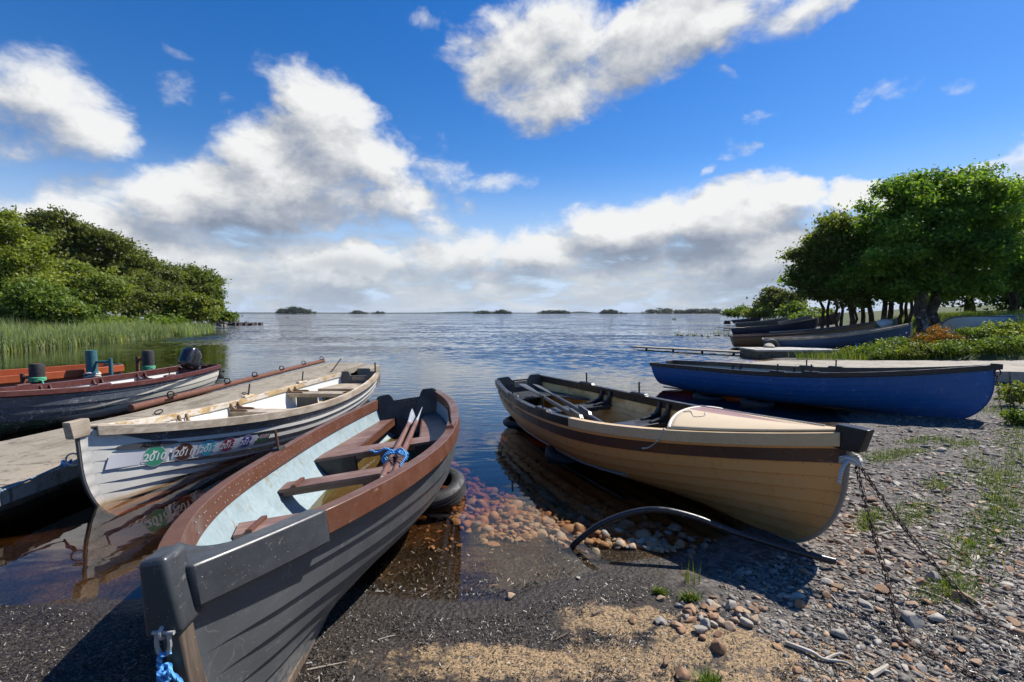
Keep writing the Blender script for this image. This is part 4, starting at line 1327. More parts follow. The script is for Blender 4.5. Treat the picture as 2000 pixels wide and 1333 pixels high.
# ---------------------------------------------------------------- oars
def oar(name, a, b, label, grip_m, shaft_m, blade_m, group, roll=0.0, blade_len=.75, jog=None):
    """From the handle end a to the blade tip b."""
    a = Vector(a); b = Vector(b); d = (b - a); L = d.length
    R_ = d.to_track_quat('X', 'Z').to_matrix() @ Matrix.Rotation(roll, 3, 'X')
    M = Matrix.Translation(a) @ R_.to_4x4()
    t = thing(name, label, 'oar', mat=M, group=group)
    MB().tube([(0, 0, 0), (.02, 0, 0), (.13, 0, 0), (.17, 0, 0)], [.014, .018, .017, .021], 10).build('grip', grip_m, t, smooth=True)
    j = jog or .0
    MB().tube([(.17, 0, 0), (.5, 0, 0), (L * .42, 0, j), (L - blade_len, 0, 0)], [.026, .029, .028, .022], 10).build('shaft', shaft_m, t, smooth=True)
    if jog is not None:
        k = MB().prism([(-.20, -.024), (-.03, -.03), (.03, .01), (.24, .022), (.26, .06), (.0, .052), (-.05, .02), (-.2, .02)], ((.62, 0, 0), (1, 0, 0), (0, 0, 1), (0, 1, 0)), .05)
        me = k.mesh('oar_block'); bm_fix(me); link('oar_block', me, shaft_m, t, bevel=.006)
    P = []
    for x, w, h in [(L - blade_len, .022, .020), (L - blade_len * .75, .036, .016), (L - blade_len * .4, .058, .010), (L - .02, .062, .006), (L, .052, .004)]:
        P.append((x, w, h))
    mb = MB(); V = []
    for x, w, h in P: V += [(x, -w, -h * .4), (x, 0, -h), (x, w, -h * .4), (x, w, h * .4), (x, 0, h), (x, -w, h * .4)]
    fs = [(i * 6 + q, i * 6 + (q + 1) % 6, (i + 1) * 6 + (q + 1) % 6, (i + 1) * 6 + q) for i in range(len(P) - 1) for q in range(6)]
    fs += [tuple(range(6))[::-1], tuple(range(6 * len(P) - 6, 6 * len(P)))]
    me = mb.add(V, fs).mesh('blade'); bm_fix(me); link('blade', me, blade_m, t, bevel=.002)
    return t


OARB = wood('oar_brown', (.14, .058, .038), (.26, .135, .10), .5, 1., axis=0, bump=.25)
OARTIP = paint('oar_tip_grey', (.36, .40, .45), .5, .15, 5)
gl = lambda H_, t, y, z: H_.mat @ Vector((H_.X(t), y, z))
oar('oar', gl(HG, .405, -.16, .33), gl(HG, .90, -.13, .435), 'brown oar in the charcoal boat, the left one of the tied pair', GREYW, OARB, OARTIP, 'oars tied in the charcoal boat', 1.25, .55, jog=.0)
oar('oar', gl(HG, .40, -.24, .33), gl(HG, .905, -.21, .44), 'brown oar in the charcoal boat, the right one of the tied pair', GREYW, OARB, OARTIP, 'oars tied in the charcoal boat', -1.2, .55, jog=.0)
mb = MB()
for q in range(4):
    c = gl(HG, .505 + .008 * q, -.20, .385 + .0)
    ax = (gl(HG, .9, 0, .435) - gl(HG, .4, 0, .33)).normalized(); n_ = ax.cross(Vector((0, 0, 1))).normalized(); u_ = n_.cross(ax)
    mb.tube([tuple(c + n_ * (.095 * math.cos(a)) + u_ * (.048 * math.sin(a)) + ax * (.012 * math.sin(a + q))) for a in np.linspace(0, 2 * pi, 20, endpoint=False)], .009, 8, closed=True)
c = gl(HG, .515, -.20, .435)
mb.tube(catmull([tuple(c), tuple(c + Vector((-.07, -.02, .03))), tuple(c + Vector((-.13, -.02, .0))), tuple(c + Vector((-.19, -.03, .02)))], 6), .009, 8)
mb.tube(catmull([tuple(c), tuple(c + Vector((.07, -.05, .035))), tuple(c + Vector((.12, -.12, .0))), tuple(c + Vector((.09, -.20, -.06)))], 6), .009, 8)
tag(mb.build('rope_lashing', BLUEROPE, smooth=True), 'blue rope lashing the pair of brown oars in the charcoal boat', 'rope')

OARG = paint('oar_charcoal', (.06, .062, .068), .38, .25, 4, worn=(.25, .22, .17), worn_amt=.0)
oar('oar', gl(HB, .43, .22, .42), gl(HB, .90, -.04, .56), 'dark oar in the cream boat, lying nearer the lake side gunwale', GREYW, OARG, OARG, 'oars in the cream boat', .25, .75, jog=.0)
oar('oar', gl(HB, .42, .34, .40), gl(HB, .92, .14, .575), 'dark oar in the cream boat, lying nearer the camera gunwale', GREYW, OARG, OARG, 'oars in the cream boat', .1, .75, jog=.0)
# white cord on the cream boat's deck edge and its stem tie
nz_ = lambda t, q, off, sd: tuple(HB.mat @ Vector(tuple(HB.P(t, q, off, sd))))
rope('cord', [nz_(.222, 1., .03, 1)[:2] + (nz_(.222, 1., .03, 1)[2] + .03,), nz_(.232, .93, .045, 1), nz_(.255, .84, .03, 1), nz_(.27, .82, .03, 1)], .007, WHITEROPE, 'thin pale cord hanging over the gunwale at the cream boat foredeck')
mb = MB()
dkp = lambda a, u: tuple(HB.mat @ Vector((HB.X(a * (.262 + .014 * (1 - u * u) - .042 * u)), (float(HB.b(a * .26)) - .012) * u, float(HB.sheer(a * .26)) + .03 + .075 * (1 - u * u) * a)))
mb.tube(catmull([dkp(.98, .25), dkp(.93, .18), dkp(.86, .42), dkp(.80, .30), dkp(.83, .12)], 8), .0045, 6)
mb.tube(catmull([dkp(.97, -.35), dkp(.80, -.42), dkp(.6, -.45), dkp(.35, -.5), dkp(.12, -.4)], 8), .006, 6)
tag(mb.build('cord', WHITEROPE, smooth=True), 'thin cord lying loose across the cream foredeck', 'rope')
s_ = hp_b = lambda q, off: HB.mat @ Vector((float(HB.P(0., q, 0, 1)[0]) - off, 0, float(HB.P(0., q, 0, 1)[2])))
c = s_(.80, .02)
mb = MB()
for q in range(3):
    mb.tube([tuple(c + Vector((.05 * math.cos(a), .055 * math.sin(a), .012 * q + .012 * math.sin(a * 2)))) for a in np.linspace(0, 2 * pi, 16, endpoint=False)], .011, 8, closed=True)
mb.tube(catmull([tuple(c + Vector((-.04, -.04, .02))), tuple(c + Vector((-.09, -.07, -.01))), tuple(c + Vector((-.12, -.09, -.06))), tuple(c + Vector((-.125, -.09, -.11)))], 6), .011, 8)
tag(mb.build('rope_tie', WHITEROPE, smooth=True), 'frayed white rope knotted round the cream boat stem', 'rope')


def chain(name, pts, label, link_len=.036, r=.0032, group=None, m=None):
    P = resample(catmull(pts, 10), .004)
    acc = [0.]
    for a, b in zip(P[:-1], P[1:]): acc.append(acc[-1] + (b - a).length)
    mb = MB(); s = 0; k = 0
    L = acc[-1]; arr = np.array(acc)
    while s < L - link_len:
        i = int(np.searchsorted(arr, s)); j = min(int(np.searchsorted(arr, s + link_len)), len(P) - 1)
        a, b = P[i], P[j]; t = (b - a).normalized()
        n_ = t.cross(Vector((0, 0, 1)));  n_ = (n_ if n_.length > .1 else t.orthogonal()).normalized(); u_ = t.cross(n_)
        w = n_ if k % 2 else u_
        w = (w + (u_ if k % 2 else n_) * random.uniform(-.3, .3)).normalized()
        c = (a + b) / 2; hl = link_len * .62; hw = link_len * .30
        ring = [c + t * (hl - hw) + t * hw * math.cos(q) + w * hw * math.sin(q) for q in np.linspace(-pi / 2, pi / 2, 5)] + [c - t * (hl - hw) + t * hw * math.cos(q) + w * hw * math.sin(q) for q in np.linspace(pi / 2, 3 * pi / 2, 5)]
        mb.tube(ring, r, 6, closed=True)
        s += link_len * .86; k += 1
    return tag(mb.build(name, m or IRON, smooth=True), label, 'chain', group)


ter = lambda x, y, dz=0.: (x, y, float(terrain(np.array([x]), np.array([y]))[0]) + dz)
c0 = tuple(s_(.80, .05))
e1 = ter(1.83, 2.18, .015); e2 = ter(2.32, 2.28, .015)
def sag(a, b, s=.03, n=5):
    return [(a[0] + (b[0] - a[0]) * t, a[1] + (b[1] - a[1]) * t, a[2] + (b[2] - a[2]) * t - s * 4 * t * (1 - t)) for t in np.linspace(0, 1, n)]
chain('mooring_chain', sag(c0, e1, .03) + [ter(1.95, 1.95, .012), ter(2.15, 1.7, .012), ter(2.3, 1.4, .012)], 'rusty chain from the cream boat bow, the steeper left strand')
chain('mooring_chain', sag((c0[0] + .02, c0[1], c0[2] - .01), e2, .05) + [ter(2.45, 2.05, .012), ter(2.6, 1.8, .012)], 'rusty chain from the cream boat bow, the shallower right strand')
bb = HBL.mat @ Vector((float(HBL.P(0., .86, 0, 1)[0]) - .03, 0, float(HBL.P(0., .86, 0, 1)[2])))
chain('mooring_chain', [tuple(bb), (bb[0] + .02, bb[1] - .02, bb[2] - .25), (bb[0] + .05, bb[1] - .05, bb[2] - .5)] + [ter(bb[0] + .09, bb[1] - .12, .02), ter(bb[0] + .12, bb[1] - .5, .012)], 'rusty chain hanging straight down from the blue boat bow')
mb = MB(); ring_link(mb, tuple(bb + Vector((.01, 0, .02))), .045, .008, Matrix.Rotation(pi / 2, 3, 'X'))
o = mb.build('bow_ring', IRON, smooth=True); o.parent = BLUEROOT; o.matrix_parent_inverse = HBL.mat.inverted()

# black pipe arching up out of the shallows in front of the cream boat
pp = [(.40, 3.28, -.05), (.44, 3.25, .03), (.60, 3.22, .17), (.80, 3.18, .27), (.98, 3.14, .305), (1.18, 3.10, .275), (1.40, 3.05, .205), (1.62, 3.01, .145), (1.80, 2.98, .10), (2.0, 2.93, .065)]
tag(MB().tube(catmull(pp, 8), .0205, 14).build('water_pipe', paint('black_pipe', (.022, .023, .026), .35, .2, 8, worn=(.12, .11, .10), worn_amt=.0), smooth=True), 'black plastic pipe arching up in front of the cream boat', 'pipe')


# ---------------------------------------------------------------- tyres
def tyre(name, c, rot, label, R=.29, w=.17, group='tyres used as boat rests'):
    a = w / 2; r0 = R * .60
    prof = [(r0, -a * .72), (r0 + .02, -a * .95), (R * .82, -a), (R - .02, -a * .86), (R, -a * .6), (R + .001, -a * .22), (R - .012, -a * .2), (R - .012, -a * .12), (R + .002, -a * .1), (R + .002, a * .1), (R - .012, a * .12), (R - .012, a * .2), (R + .001, a * .22), (R, a * .6), (R - .02, a * .86), (R * .82, a), (r0 + .02, a * .95), (r0, a * .72), (r0 + .03, a * .6), (R - .035, a * .55), (R - .035, -a * .55), (r0 + .03, -a * .6)]
    me = MB().lathe(prof, n=44).mesh('tyre'); bm_fix(me)
    o = link(name, me, RUBBER, smooth=True, angle=40)
    o.location = c; o.rotation_euler = rot
    return tag(o, label, 'tyre', group)


tyre('tyre', (-.70, 4.20, .05), (.20, -.12, 0), 'wet black tyre half under the stern quarter of the charcoal boat')
tyre('tyre', (.66, 5.42, -.03), (.1, .12, 0), 'drowned tyre under the middle of the cream boat')
tyre('tyre', (.16, 7.05, -.01), (.06, -.1, 0), 'drowned tyre under the stern of the cream boat')
tyre('tyre', (4.35, 8.55, -.02), (.05, .1, 0), 'drowned tyre under the middle of the blue boat')
tyre('tyre', (3.75, 9.2, -.04), (.05, .1, 0), 'drowned tyre under the stern of the blue boat')

# ---------------------------------------------------------------- mooring frames left
def frame(x, y, label, post_m, pipe_m, top, tyre_pipe, rope_m=None, R=.105, sx=-.27, piletop=.0, wraps='tyre'):
    t = thing('mooring_post', label, 'post', (x, y, -.5), 0, 'mooring posts between the left boats')
    MB().tube([(0, 0, 0), (0, 0, top + .5)], R * .62, 14).build('post', post_m, t, smooth=True)
    if wraps == 'tyre':
        prof = [(R * .8, .42 + .5), (R, .44 + .5), (R * 1.0, .60 + .5), (R * .98, top + .46), (R * .9, top + .50), (R * .70, top + .50), (R * .70, .43 + .5)]
        me = MB().lathe(prof, n=20).mesh('tyre_sleeve'); bm_fix(me)
        link('tyre_sleeve', me, RUBBER, t, smooth=True, angle=40)
    MB().tube([(sx, .02, 0), (sx, .02, top + .5 - tyre_pipe)], .035, 12).build('side_post', pipe_m, t, smooth=True)
    MB().tube([(sx, .02, top + .5 - tyre_pipe - .07), (0, 0, top + .5 - tyre_pipe - .07)], .028, 10).build('cross_bar', pipe_m, t, smooth=True)
    if rope_m:
        mb = MB()
        for k in range(4):
            mb.tube([(R * 1.06 * math.cos(a), R * 1.06 * math.sin(a), .94 + .016 * k + .008 * math.sin(a + k)) for a in np.linspace(0, 2 * pi, 18, endpoint=False)], .009, 7, closed=True)
        mb.tube(catmull([(R, -.06, .95), (R + .06, -.08, .93), (R + .10, -.1, .86), (R + .09, -.1, .80)], 5), .012, 7)
        mb.build('rope_lashing', rope_m, t, smooth=True)
    return t


TEAL = paint('teal_paint', (.03, .14, .16), .6, .3, 6, worn=(.20, .13, .08), worn_amt=.03)
RUSTP = paint('rust_post', (.13, .055, .035), .8, .4, 9, worn=(.22, .10, .05), worn_amt=.05)
frame(-8.20, 8.35, 'mooring post sleeved in a tyre with green rope, the leftmost of three', RUSTP, RUSTP, .73, .17, GREENROPE)
frame(-8.35, 9.62, 'teal mooring post with a teal side pole, the middle of three', TEAL, TEAL, .86, .16, None, R=.15, sx=.36, wraps='none')
frame(-7.62, 10.15, 'mooring post sleeved in black tyre with green rope near the outboard motor', RUSTP, RUSTP, .82, .12, GREENROPE, sx=-.24)
mb = MB()
for q in range(5):
    mb.tube([(-8.35 + .12 * math.cos(a), 9.62 + .12 * math.sin(a), .20 + .05 * q + .02 * math.sin(a * 2 + q)) for a in np.linspace(0, 2 * pi, 16, endpoint=False)], .022, 7, closed=True)
tag(mb.build('coiled_rope', WHITEROPE, smooth=True), 'pale rope coiled round the foot of the teal mooring post', 'rope')


# ---------------------------------------------------------------- outboard motor
def outboard():
    M_ = HM.mat @ Matrix.Translation((HM.L / 2 + .02, .02, .60)) @ Matrix.Rotation(math.radians(-58), 4, 'Y')
    t = thing('outboard_motor', 'black outboard motor tilted up on the maroon boat transom', 'outboard motor', mat=M_)
    BL = paint('engine_black', (.012, .012, .014), .25, .2, 4, coat=.4)
    GR = paint('engine_grey', (.16, .165, .17), .4, .2, 6)
    V = []; n = 18
    for z, a, b, ox in [(.10, .10, .08, 0), (.14, .15, .115, 0), (.24, .185, .135, .01), (.36, .19, .135, .015), (.43, .165, .115, .01), (.46, .10, .07, 0)]:
        for k in range(n):
            an = 2 * pi * k / n
            ca, sa = math.cos(an), math.sin(an)
            V.append((ox + 1.18 * a * abs(ca) ** .42 * (1 if ca > 0 else -1), b * abs(sa) ** .42 * (1 if sa > 0 else -1), z))
    fs = [(i * n + k, i * n + (k + 1) % n, (i + 1) * n + (k + 1) % n, (i + 1) * n + k) for i in range(5) for k in range(n)] + [tuple(range(n))[::-1], tuple(range(5 * n, 6 * n))]
    c_ = MB().add(V, fs).build('cowling', BL, t, smooth=True, angle=50)
    MB().box((.21, 0, .33), (.012, .16, .02)).box((.205, 0, .27), (.012, .18, .02)).build('cowling_vent', GR, c_)
    MB().box((0, 0, .06), (.16, .10, .10)).box((.02, 0, -.25), (.10, .055, .56), taper=1.2).build('leg', BL, t, bevel=.012)
    MB().prism([(-.11, -.50), (.16, -.52), (.2, -.56), (.1, -.60), (.06, -.78), (-.03, -.60), (-.14, -.57)], ((0, 0, 0), (1, 0, 0), (0, 0, 1), (0, 1, 0)), .035).build('gearcase', BL, t, bevel=.01)
    MB().box((-.08, 0, -.06), (.06, .16, .24)).build('clamp_bracket', GR, t, bevel=.008)
    MB().tube([(-.06, -.03, .08), (-.26, -.06, .10), (-.48, -.08, .12)], [.024, .02, .018], 10).build('tiller', BL, t, smooth=True)
    pr = MB()
    for q in range(3):
        an = q * 2 * pi / 3
        pr.add([(.17, .02 * math.cos(an), -.56 + .02 * math.sin(an)), (.19, .10 * math.cos(an - .4), -.56 + .10 * math.sin(an - .4)), (.16, .11 * math.cos(an + .3), -.56 + .11 * math.sin(an + .3)), (.18, .02 * math.cos(an + 1), -.56 + .02 * math.sin(an + 1))], [(0, 1, 2, 3)])
    p = pr.build('propeller', GR, t)
    sm = p.modifiers.new('t', 'SOLIDIFY'); sm.thickness = .012


outboard()


# ---------------------------------------------------------------- stickers and lettering on the white boat (its right-hand side, local -y)
def on_hull(name, V2, faces, m, lift, H_=HW, side=-1):
    """V2: (s, q) on the hull."""
    V2 = np.array(V2, float)
    V = H_.P(V2[:, 0], V2[:, 1], H_.lap * .94 + lift, side)
    me = bpy.data.meshes.new(name); me.from_pydata([tuple(p) for p in V], [], faces); me.update()
    return link(name, me, m, WHITEROOT)


def flat(name, c, rough=.45):
    return paint(name, c, rough, .06, 8, bump=.03)


hq = 1 / .80          # q per metre of girth near the bow
def patch_(name, s0, s1, q0, q1, m, lift, slant=0.):
    nS, nQ = 14, 22; V = []
    for i in range(nS):
        for j in range(nQ):
            a = i / (nS - 1); b = j / (nQ - 1)
            V.append((s0 + (s1 - s0) * a + slant * b, q0 + (q1 - q0) * b))
    return on_hull(name, V, [(i * nQ + j, (i + 1) * nQ + j, (i + 1) * nQ + j + 1, i * nQ + j + 1) for i in range(nS - 1) for j in range(nQ - 1)], m, lift)


def disc(name, s, q, r, m, lift, rin=0.):
    V = [(s, q)]; nr, na = 6, 32
    for i in range(1, nr + 1):
        rr = r * i / nr
        for k in range(na):
            a = 2 * pi * k / na
            V.append((s + rr * math.cos(a) / HW.L, q + rr * math.sin(a) * hq))
    fs = [(0, 1 + k, 1 + (k + 1) % na) for k in range(na)]
    fs += [(1 + (i - 1) * na + k, 1 + i * na + k, 1 + i * na + (k + 1) % na, 1 + (i - 1) * na + (k + 1) % na) for i in range(1, nr) for k in range(na)]
    return on_hull(name, V, fs, m, lift)


def lettering(name, txt, s, q, size, m, lift, shear=0., width=1.):
    cu = bpy.data.curves.new('text', 'FONT'); cu.body = txt; cu.size = size; cu.align_x = 'CENTER'; cu.align_y = 'CENTER'; cu.shear = shear; cu.offset = size * .018
    ob = bpy.data.objects.new('text', cu); COL.objects.link(ob)
    bpy.context.view_layer.update()
    me = ob.evaluated_get(bpy.context.evaluated_depsgraph_get()).to_mesh()
    V2 = [(s + v.co.x * width / HW.L, q + v.co.y * hq) for v in me.vertices]; fs = [tuple(p.vertices) for p in me.polygons]
    bpy.data.objects.remove(ob)
    o = on_hull(name, V2, fs, m, lift)
    return o


STW = flat('sticker_white', (.66, .66, .70))
LET = flat('letter_white', (.80, .80, .80)); LETD = flat('letter_dark', (.006, .006, .007))
STICK = [(.098, .648, '2010', (.05, .32, .19)), (.146, .655, '2011', (.075, .022, .014)), (.190, .662, '2012', (.03, .38, .52)), (.230, .670, '2013', (.25, .014, .055)), (.270, .678, '2014', (.022, .026, .30))]
patch_('sticker_sheet', .026, .075, .575, .715, STW, .0016, slant=.008)
for k, (s_0, q_0, yr, colr) in enumerate(STICK):
    patch_('sticker_sheet', s_0 - .0215, s_0 + .0205, q_0 - .075, q_0 + .07, STW, .0018, slant=.004)
    d_ = disc('year_sticker', s_0, q_0, .088 - .006 * k, flat('sticker_green' if k == 0 else 'sticker_colour', colr), .0032)
    rr = disc('sticker_ring', s_0, q_0, .096 - .006 * k, flat('ring_pale', mul([.5 + .5 * v for v in colr], .8)), .0026)
    l = lettering('lettering', yr, s_0 - .001, q_0 - .012, .094 - .005 * k, LET, .0042, .2)
    # small pale fish-like fleck above the year
    f_ = on_hull('sticker_mark', [(s_0 - .004, q_0 + .035), (s_0 + .002, q_0 + .032), (s_0 + .005, q_0 + .062), (s_0 + .0005, q_0 + .055), (s_0 - .003, q_0 + .07)], [(0, 1, 2, 3, 4)], LET, .0042)
    for ch in (rr, l, f_): ch.parent = d_
patch_('sticker_sheet', .296, .325, .635, .745, flat('sticker_darkgreen', (.01, .11, .055)), .0018, .003)
patch_('sticker_sheet', .300, .322, .685, .735, STW, .0026, .002)
lettering('lettering', '2015', .312, .712, .050, flat('letter_red', (.55, .03, .05)), .0036, .15)
V = [(.088 + .046 * math.cos(a), .782 + .034 * math.sin(a) + .0) for a in np.linspace(0, 2 * pi, 40, endpoint=False)]
OVAL = flat('oval_plate', (.075, .08, .09), .4)
on_hull('name_plate', V, [tuple(range(40))], OVAL, .004)
lettering('lettering', 'Achill', .090, .782, .056, LETD, .0055, .25, 1.25)
# ================================================================ foliage
def leaf_mat(name, c1, c2, c3=None, trans=.35, rough=.55):
    m, g, o = mat(name)
    t = g.attr('tint')
    st = [(0., c1), (.7, c2), (1., c3 or mul(c2, 1.25))]
    c = g.colramp(t, st)
    oi = g.n('ShaderNodeObjectInfo', out=5)
    c = g.n('ShaderNodeHueSaturation', {'Hue': .5, 'Saturation': 1., 'Value': g.ramp(oi, 0, 1, .85, 1.15, False), 'Fac': 1., 'Color': c})
    b = g.nt.nodes.new('ShaderNodeBsdfPrincipled')
    g.set(b.inputs['Base Color'], c); g.set(b.inputs['Roughness'], rough); g.set(b.inputs['Specular IOR Level'], .35)
    tr = g.n('ShaderNodeBsdfTranslucent', {'Color': g.mix(1., c, (1.3, 1.25, .55), 'MULTIPLY')})
    mx = g.nt.nodes.new('ShaderNodeMixShader'); g.set(mx.inputs[0], trans)
    g.nt.links.new(b.outputs[0], mx.inputs[1]); g.nt.links.new(tr, mx.inputs[2]); g.nt.links.new(mx.outputs[0], o.inputs[0])
    return m


LEAF_DARK = leaf_mat('leaf_sycamore', (.045, .100, .012), (.14, .26, .028), (.30, .41, .075), trans=.5)
LEAF_OLIVE = leaf_mat('leaf_alder', (.085, .125, .022), (.17, .22, .04), (.29, .32, .075), trans=.5)
LEAF_LIGHT = leaf_mat('leaf_willow', (.11, .15, .016), (.21, .26, .03), (.32, .35, .065), trans=.42)
LEAF_MID = leaf_mat('leaf_wood', (.075, .100, .022), (.15, .185, .036), (.26, .275, .075), trans=.42)
LEAF_BUSH = leaf_mat('leaf_bush', (.075, .13, .014), (.155, .235, .026), (.28, .32, .06), trans=.42)
LEAF_RED = leaf_mat('leaf_red', (.12, .15, .016), (.34, .14, .022), (.58, .13, .03), trans=.4)
GRASS = leaf_mat('grass_blade', (.065, .12, .014), (.15, .225, .030), (.28, .28, .08))
REED = leaf_mat('reed_blade', (.16, .23, .09), (.28, .37, .18), (.50, .48, .24), trans=.5)
ISLAND = leaf_mat('island_wood', (.050, .070, .034), (.085, .11, .052), (.12, .14, .07), trans=.2)


def bark_mat(name, c1, c2, blotch):
    m, g, o = mat(name)
    v = g.obj()
    n = g.noise(g.mapping(v, (9, 9, 2.5)), 1.3, 6, .65, .4)
    c = g.mix(g.ramp(n, .35, .65), c1, c2)
    c = g.mix(g.ramp(g.noise(v, 3.5, 5, .6), .55, .63), c, blotch)
    finish(g, o, c, .9, g.bump(n, .8, .03), spec=.2)
    return m


BARK = bark_mat('bark_brown', (.035, .027, .02), (.085, .065, .048), (.12, .11, .09))
BARKW = bark_mat('bark_mottled', (.04, .034, .028), (.12, .10, .08), (.36, .34, .30))


def leaf_cloud(centres, radii, n_clump, per, size, spread, rs, up=.5, shell=.55, tint_hi=.0):
    """Leaf quads in many small clumps over ellipsoid lobes -> (V, F, tint)."""
    C = np.array(centres, float); Rr = np.array(radii, float)
    if Rr.ndim == 1: Rr = np.stack([Rr, Rr, Rr * .85], -1)
    w = (Rr.prod(1)) ** (2 / 3); w = w / w.sum()
    k = rs.choice(len(C), n_clump, p=w)
    d = rs.normal(size=(n_clump, 3)); d /= np.linalg.norm(d, axis=1)[:, None]
    rad = shell + (1.06 - shell) * rs.random(n_clump) ** .6
    cc = C[k] + d * Rr[k] * rad[:, None]
    m = n_clump * per
    own = np.repeat(np.arange(n_clump), per)
    sp = spread * (.6 + .8 * rs.random(n_clump))
    p = cc[own] + rs.normal(size=(m, 3)) * np.array([1, 1, .55]) * sp[own][:, None]
    nrm = d[own] * .7 + rs.normal(size=(m, 3)) * .75 + np.array([0, 0, up]); nrm /= np.linalg.norm(nrm, axis=1)[:, None]
    a = np.cross(nrm, rs.normal(size=(m, 3))); a /= np.linalg.norm(a, axis=1)[:, None] + 1e-9
    b = np.cross(nrm, a)
    s = size * (.55 + .9 * rs.random(m))[:, None]
    V = np.stack([p - a * s, p - b * s * .55 + nrm * s * .12, p + a * s, p + b * s * .55 + nrm * s * .12], 1).reshape(-1, 3)
    F_ = np.arange(m * 4).reshape(m, 4)
    lt = rs.normal(size=len(C)) * .16
    ct = rs.random(n_clump) * .45 + lt[k]
    t = np.clip(ct[own] + rs.random(m) * .50 + tint_hi, 0, 1)
    return V, F_, np.repeat(t, 4)


def limb(mb, a, b, r0, r1, rs, wob=.08, n=6):
    a = np.array(a, float); b = np.array(b, float); L = np.linalg.norm(b - a)
    pts = []
    for t in np.linspace(0, 1, n):
        j = rs.normal(size=3) * wob * L * .35 * (0 < t < 1)
        pts.append(tuple(a + (b - a) * t + j + np.array([0, 0, .12 * L * t * (1 - t)])))
    mb.tube(pts, [r0 + (r1 - r0) * t for t in np.linspace(0, 1, n)], 8, cap=False)


def tree(name, base, lobes, label, cat='tree', leaf=LEAF_MID, bark=BARK, trunks=1, r=.16, n_clump=500, per=16, size=.14, spread=.28, group=None, seed=0, lean=.0, fork=.45, shell=.5, limbs=True, branches=0, bough=26):
    rs = np.random.default_rng(seed + 100)
    b0 = np.array(base, float)
    C = np.array([l[:3] for l in lobes], float) - b0
    R_ = np.array([[l[3], l[3], l[3] * .82] if len(l) == 4 else [l[3], l[3], l[4]] for l in lobes])
    t = thing(name, label, cat, tuple(b0), 0, group)
    cen = C.mean(0)
    mb = MB()
    for k in range(trunks):
        off = np.array([(k - (trunks - 1) / 2) * max(2.4 * r, .12) * rs.uniform(.8, 1.3), rs.uniform(-.3, .3) * r * 3, 0])
        h = (C[:, 2] - R_[:, 2]).min() + (C[:, 2].max() - C[:, 2].min()) * fork + .5
        h = max(h, .5)
        tip = off * 1.6 + np.array([cen[0] * .45 + rs.uniform(-.3, .3) * min(1, trunks - 1), cen[1] * .45, h])
        rr = r * rs.uniform(.75, 1.1)
        limb(mb, off + np.array([0, 0, -.25]), tip, rr * 1.15, rr * .6, rs, .05, 8)
        for i in range(len(C)):
            if trunks > 1 and rs.random() < .45: continue
            limb(mb, tip - np.array([0, 0, h * rs.uniform(.05, .3)]), C[i] + rs.normal(size=3) * R_[i] * .2, rr * .45, rr * .10, rs, .12, 6)
            for q in range(branches):
                d = rs.normal(size=3); d /= np.linalg.norm(d); d[2] = abs(d[2])
                limb(mb, C[i], C[i] + d * R_[i] * rs.uniform(.8, 1.08), rr * .14, rr * .03, rs, .2, 5)
    mb.build('trunk', bark, t, smooth=True)
    # break every lobe into uneven boughs of foliage with gaps between them
    K = bough
    d = rs.normal(size=(len(C), K, 3)); d /= np.linalg.norm(d, axis=2)[..., None]
    d[..., 2] = np.where(d[..., 2] < -.8, -d[..., 2], d[..., 2])
    C2 = (C[:, None] + d * R_[:, None] * rs.uniform(.40, 1.0, (len(C), K, 1))).reshape(-1, 3)
    R2 = (R_[:, None] * rs.uniform(.17, .38, (len(C), K, 1)) * np.array([1.1, 1.1, .9])).reshape(-1, 3)
    V, F_, tn = leaf_cloud(C2, R2, n_clump, per, size, spread, rs, shell=.35)
    me = np_mesh('crown', V, F_, {'tint': tn})
    link('crown', me, leaf, t)
    return t


def L_(px, py, d, rx, ry=None, dd=0.0):
    """Lobe seen at a photo pixel, radii given in photo pixels at that distance."""
    x, y, z = at(px, py, d + dd)
    return (x, y, z, rx / FPX * d, (ry or rx * .85) / FPX * d)


def base_at(px, d):
    x = (px - 1000) / FPX * d
    return (x, d, float(terrain(np.array([x]), np.array([d]))[0]))


# ---------------------------------------------------------------- the wood on the left
WOODG = 'trees of the wood beyond the reeds'
tree('tree', base_at(10, 33), [L_(15, 470, 33, 52, 48), L_(40, 530, 33, 60, 45), L_(-10, 560, 33, 60, 55), L_(70, 565, 32, 42, 30), L_(-40, 480, 33, 60, 60)], 'tall yellowish green tree at the left end of the wood', leaf=LEAF_LIGHT, n_clump=1500, per=24, size=.10, spread=.28, group=WOODG, seed=1, shell=.35)
tree('tree', base_at(-10, 36), [L_(5, 425, 36, 24, 16), L_(-30, 440, 36, 30, 20)], 'bare topped tree with sparse leaves above the left end of the wood', leaf=LEAF_OLIVE, n_clump=60, per=10, size=.13, spread=.3, group=WOODG, seed=2, branches=9, r=.2)
tree('tree', base_at(95, 40), [L_(80, 440, 40, 34, 26), L_(118, 432, 40, 34, 22), L_(110, 480, 40, 55, 35), L_(70, 500, 40, 40, 30)], 'open crowned ash tree standing highest in the wood', leaf=LEAF_MID, n_clump=620, per=22, size=.115, spread=.27, group=WOODG, seed=3, branches=4, r=.22)
tree('tree', base_at(185, 42), [L_(170, 465, 42, 38, 28), L_(205, 470, 42, 34, 24), L_(180, 515, 42, 60, 35)], 'round ragged tree right of the highest ash', leaf=LEAF_MID, n_clump=760, per=22, size=.115, spread=.27, group=WOODG, seed=4, branches=4, r=.2)
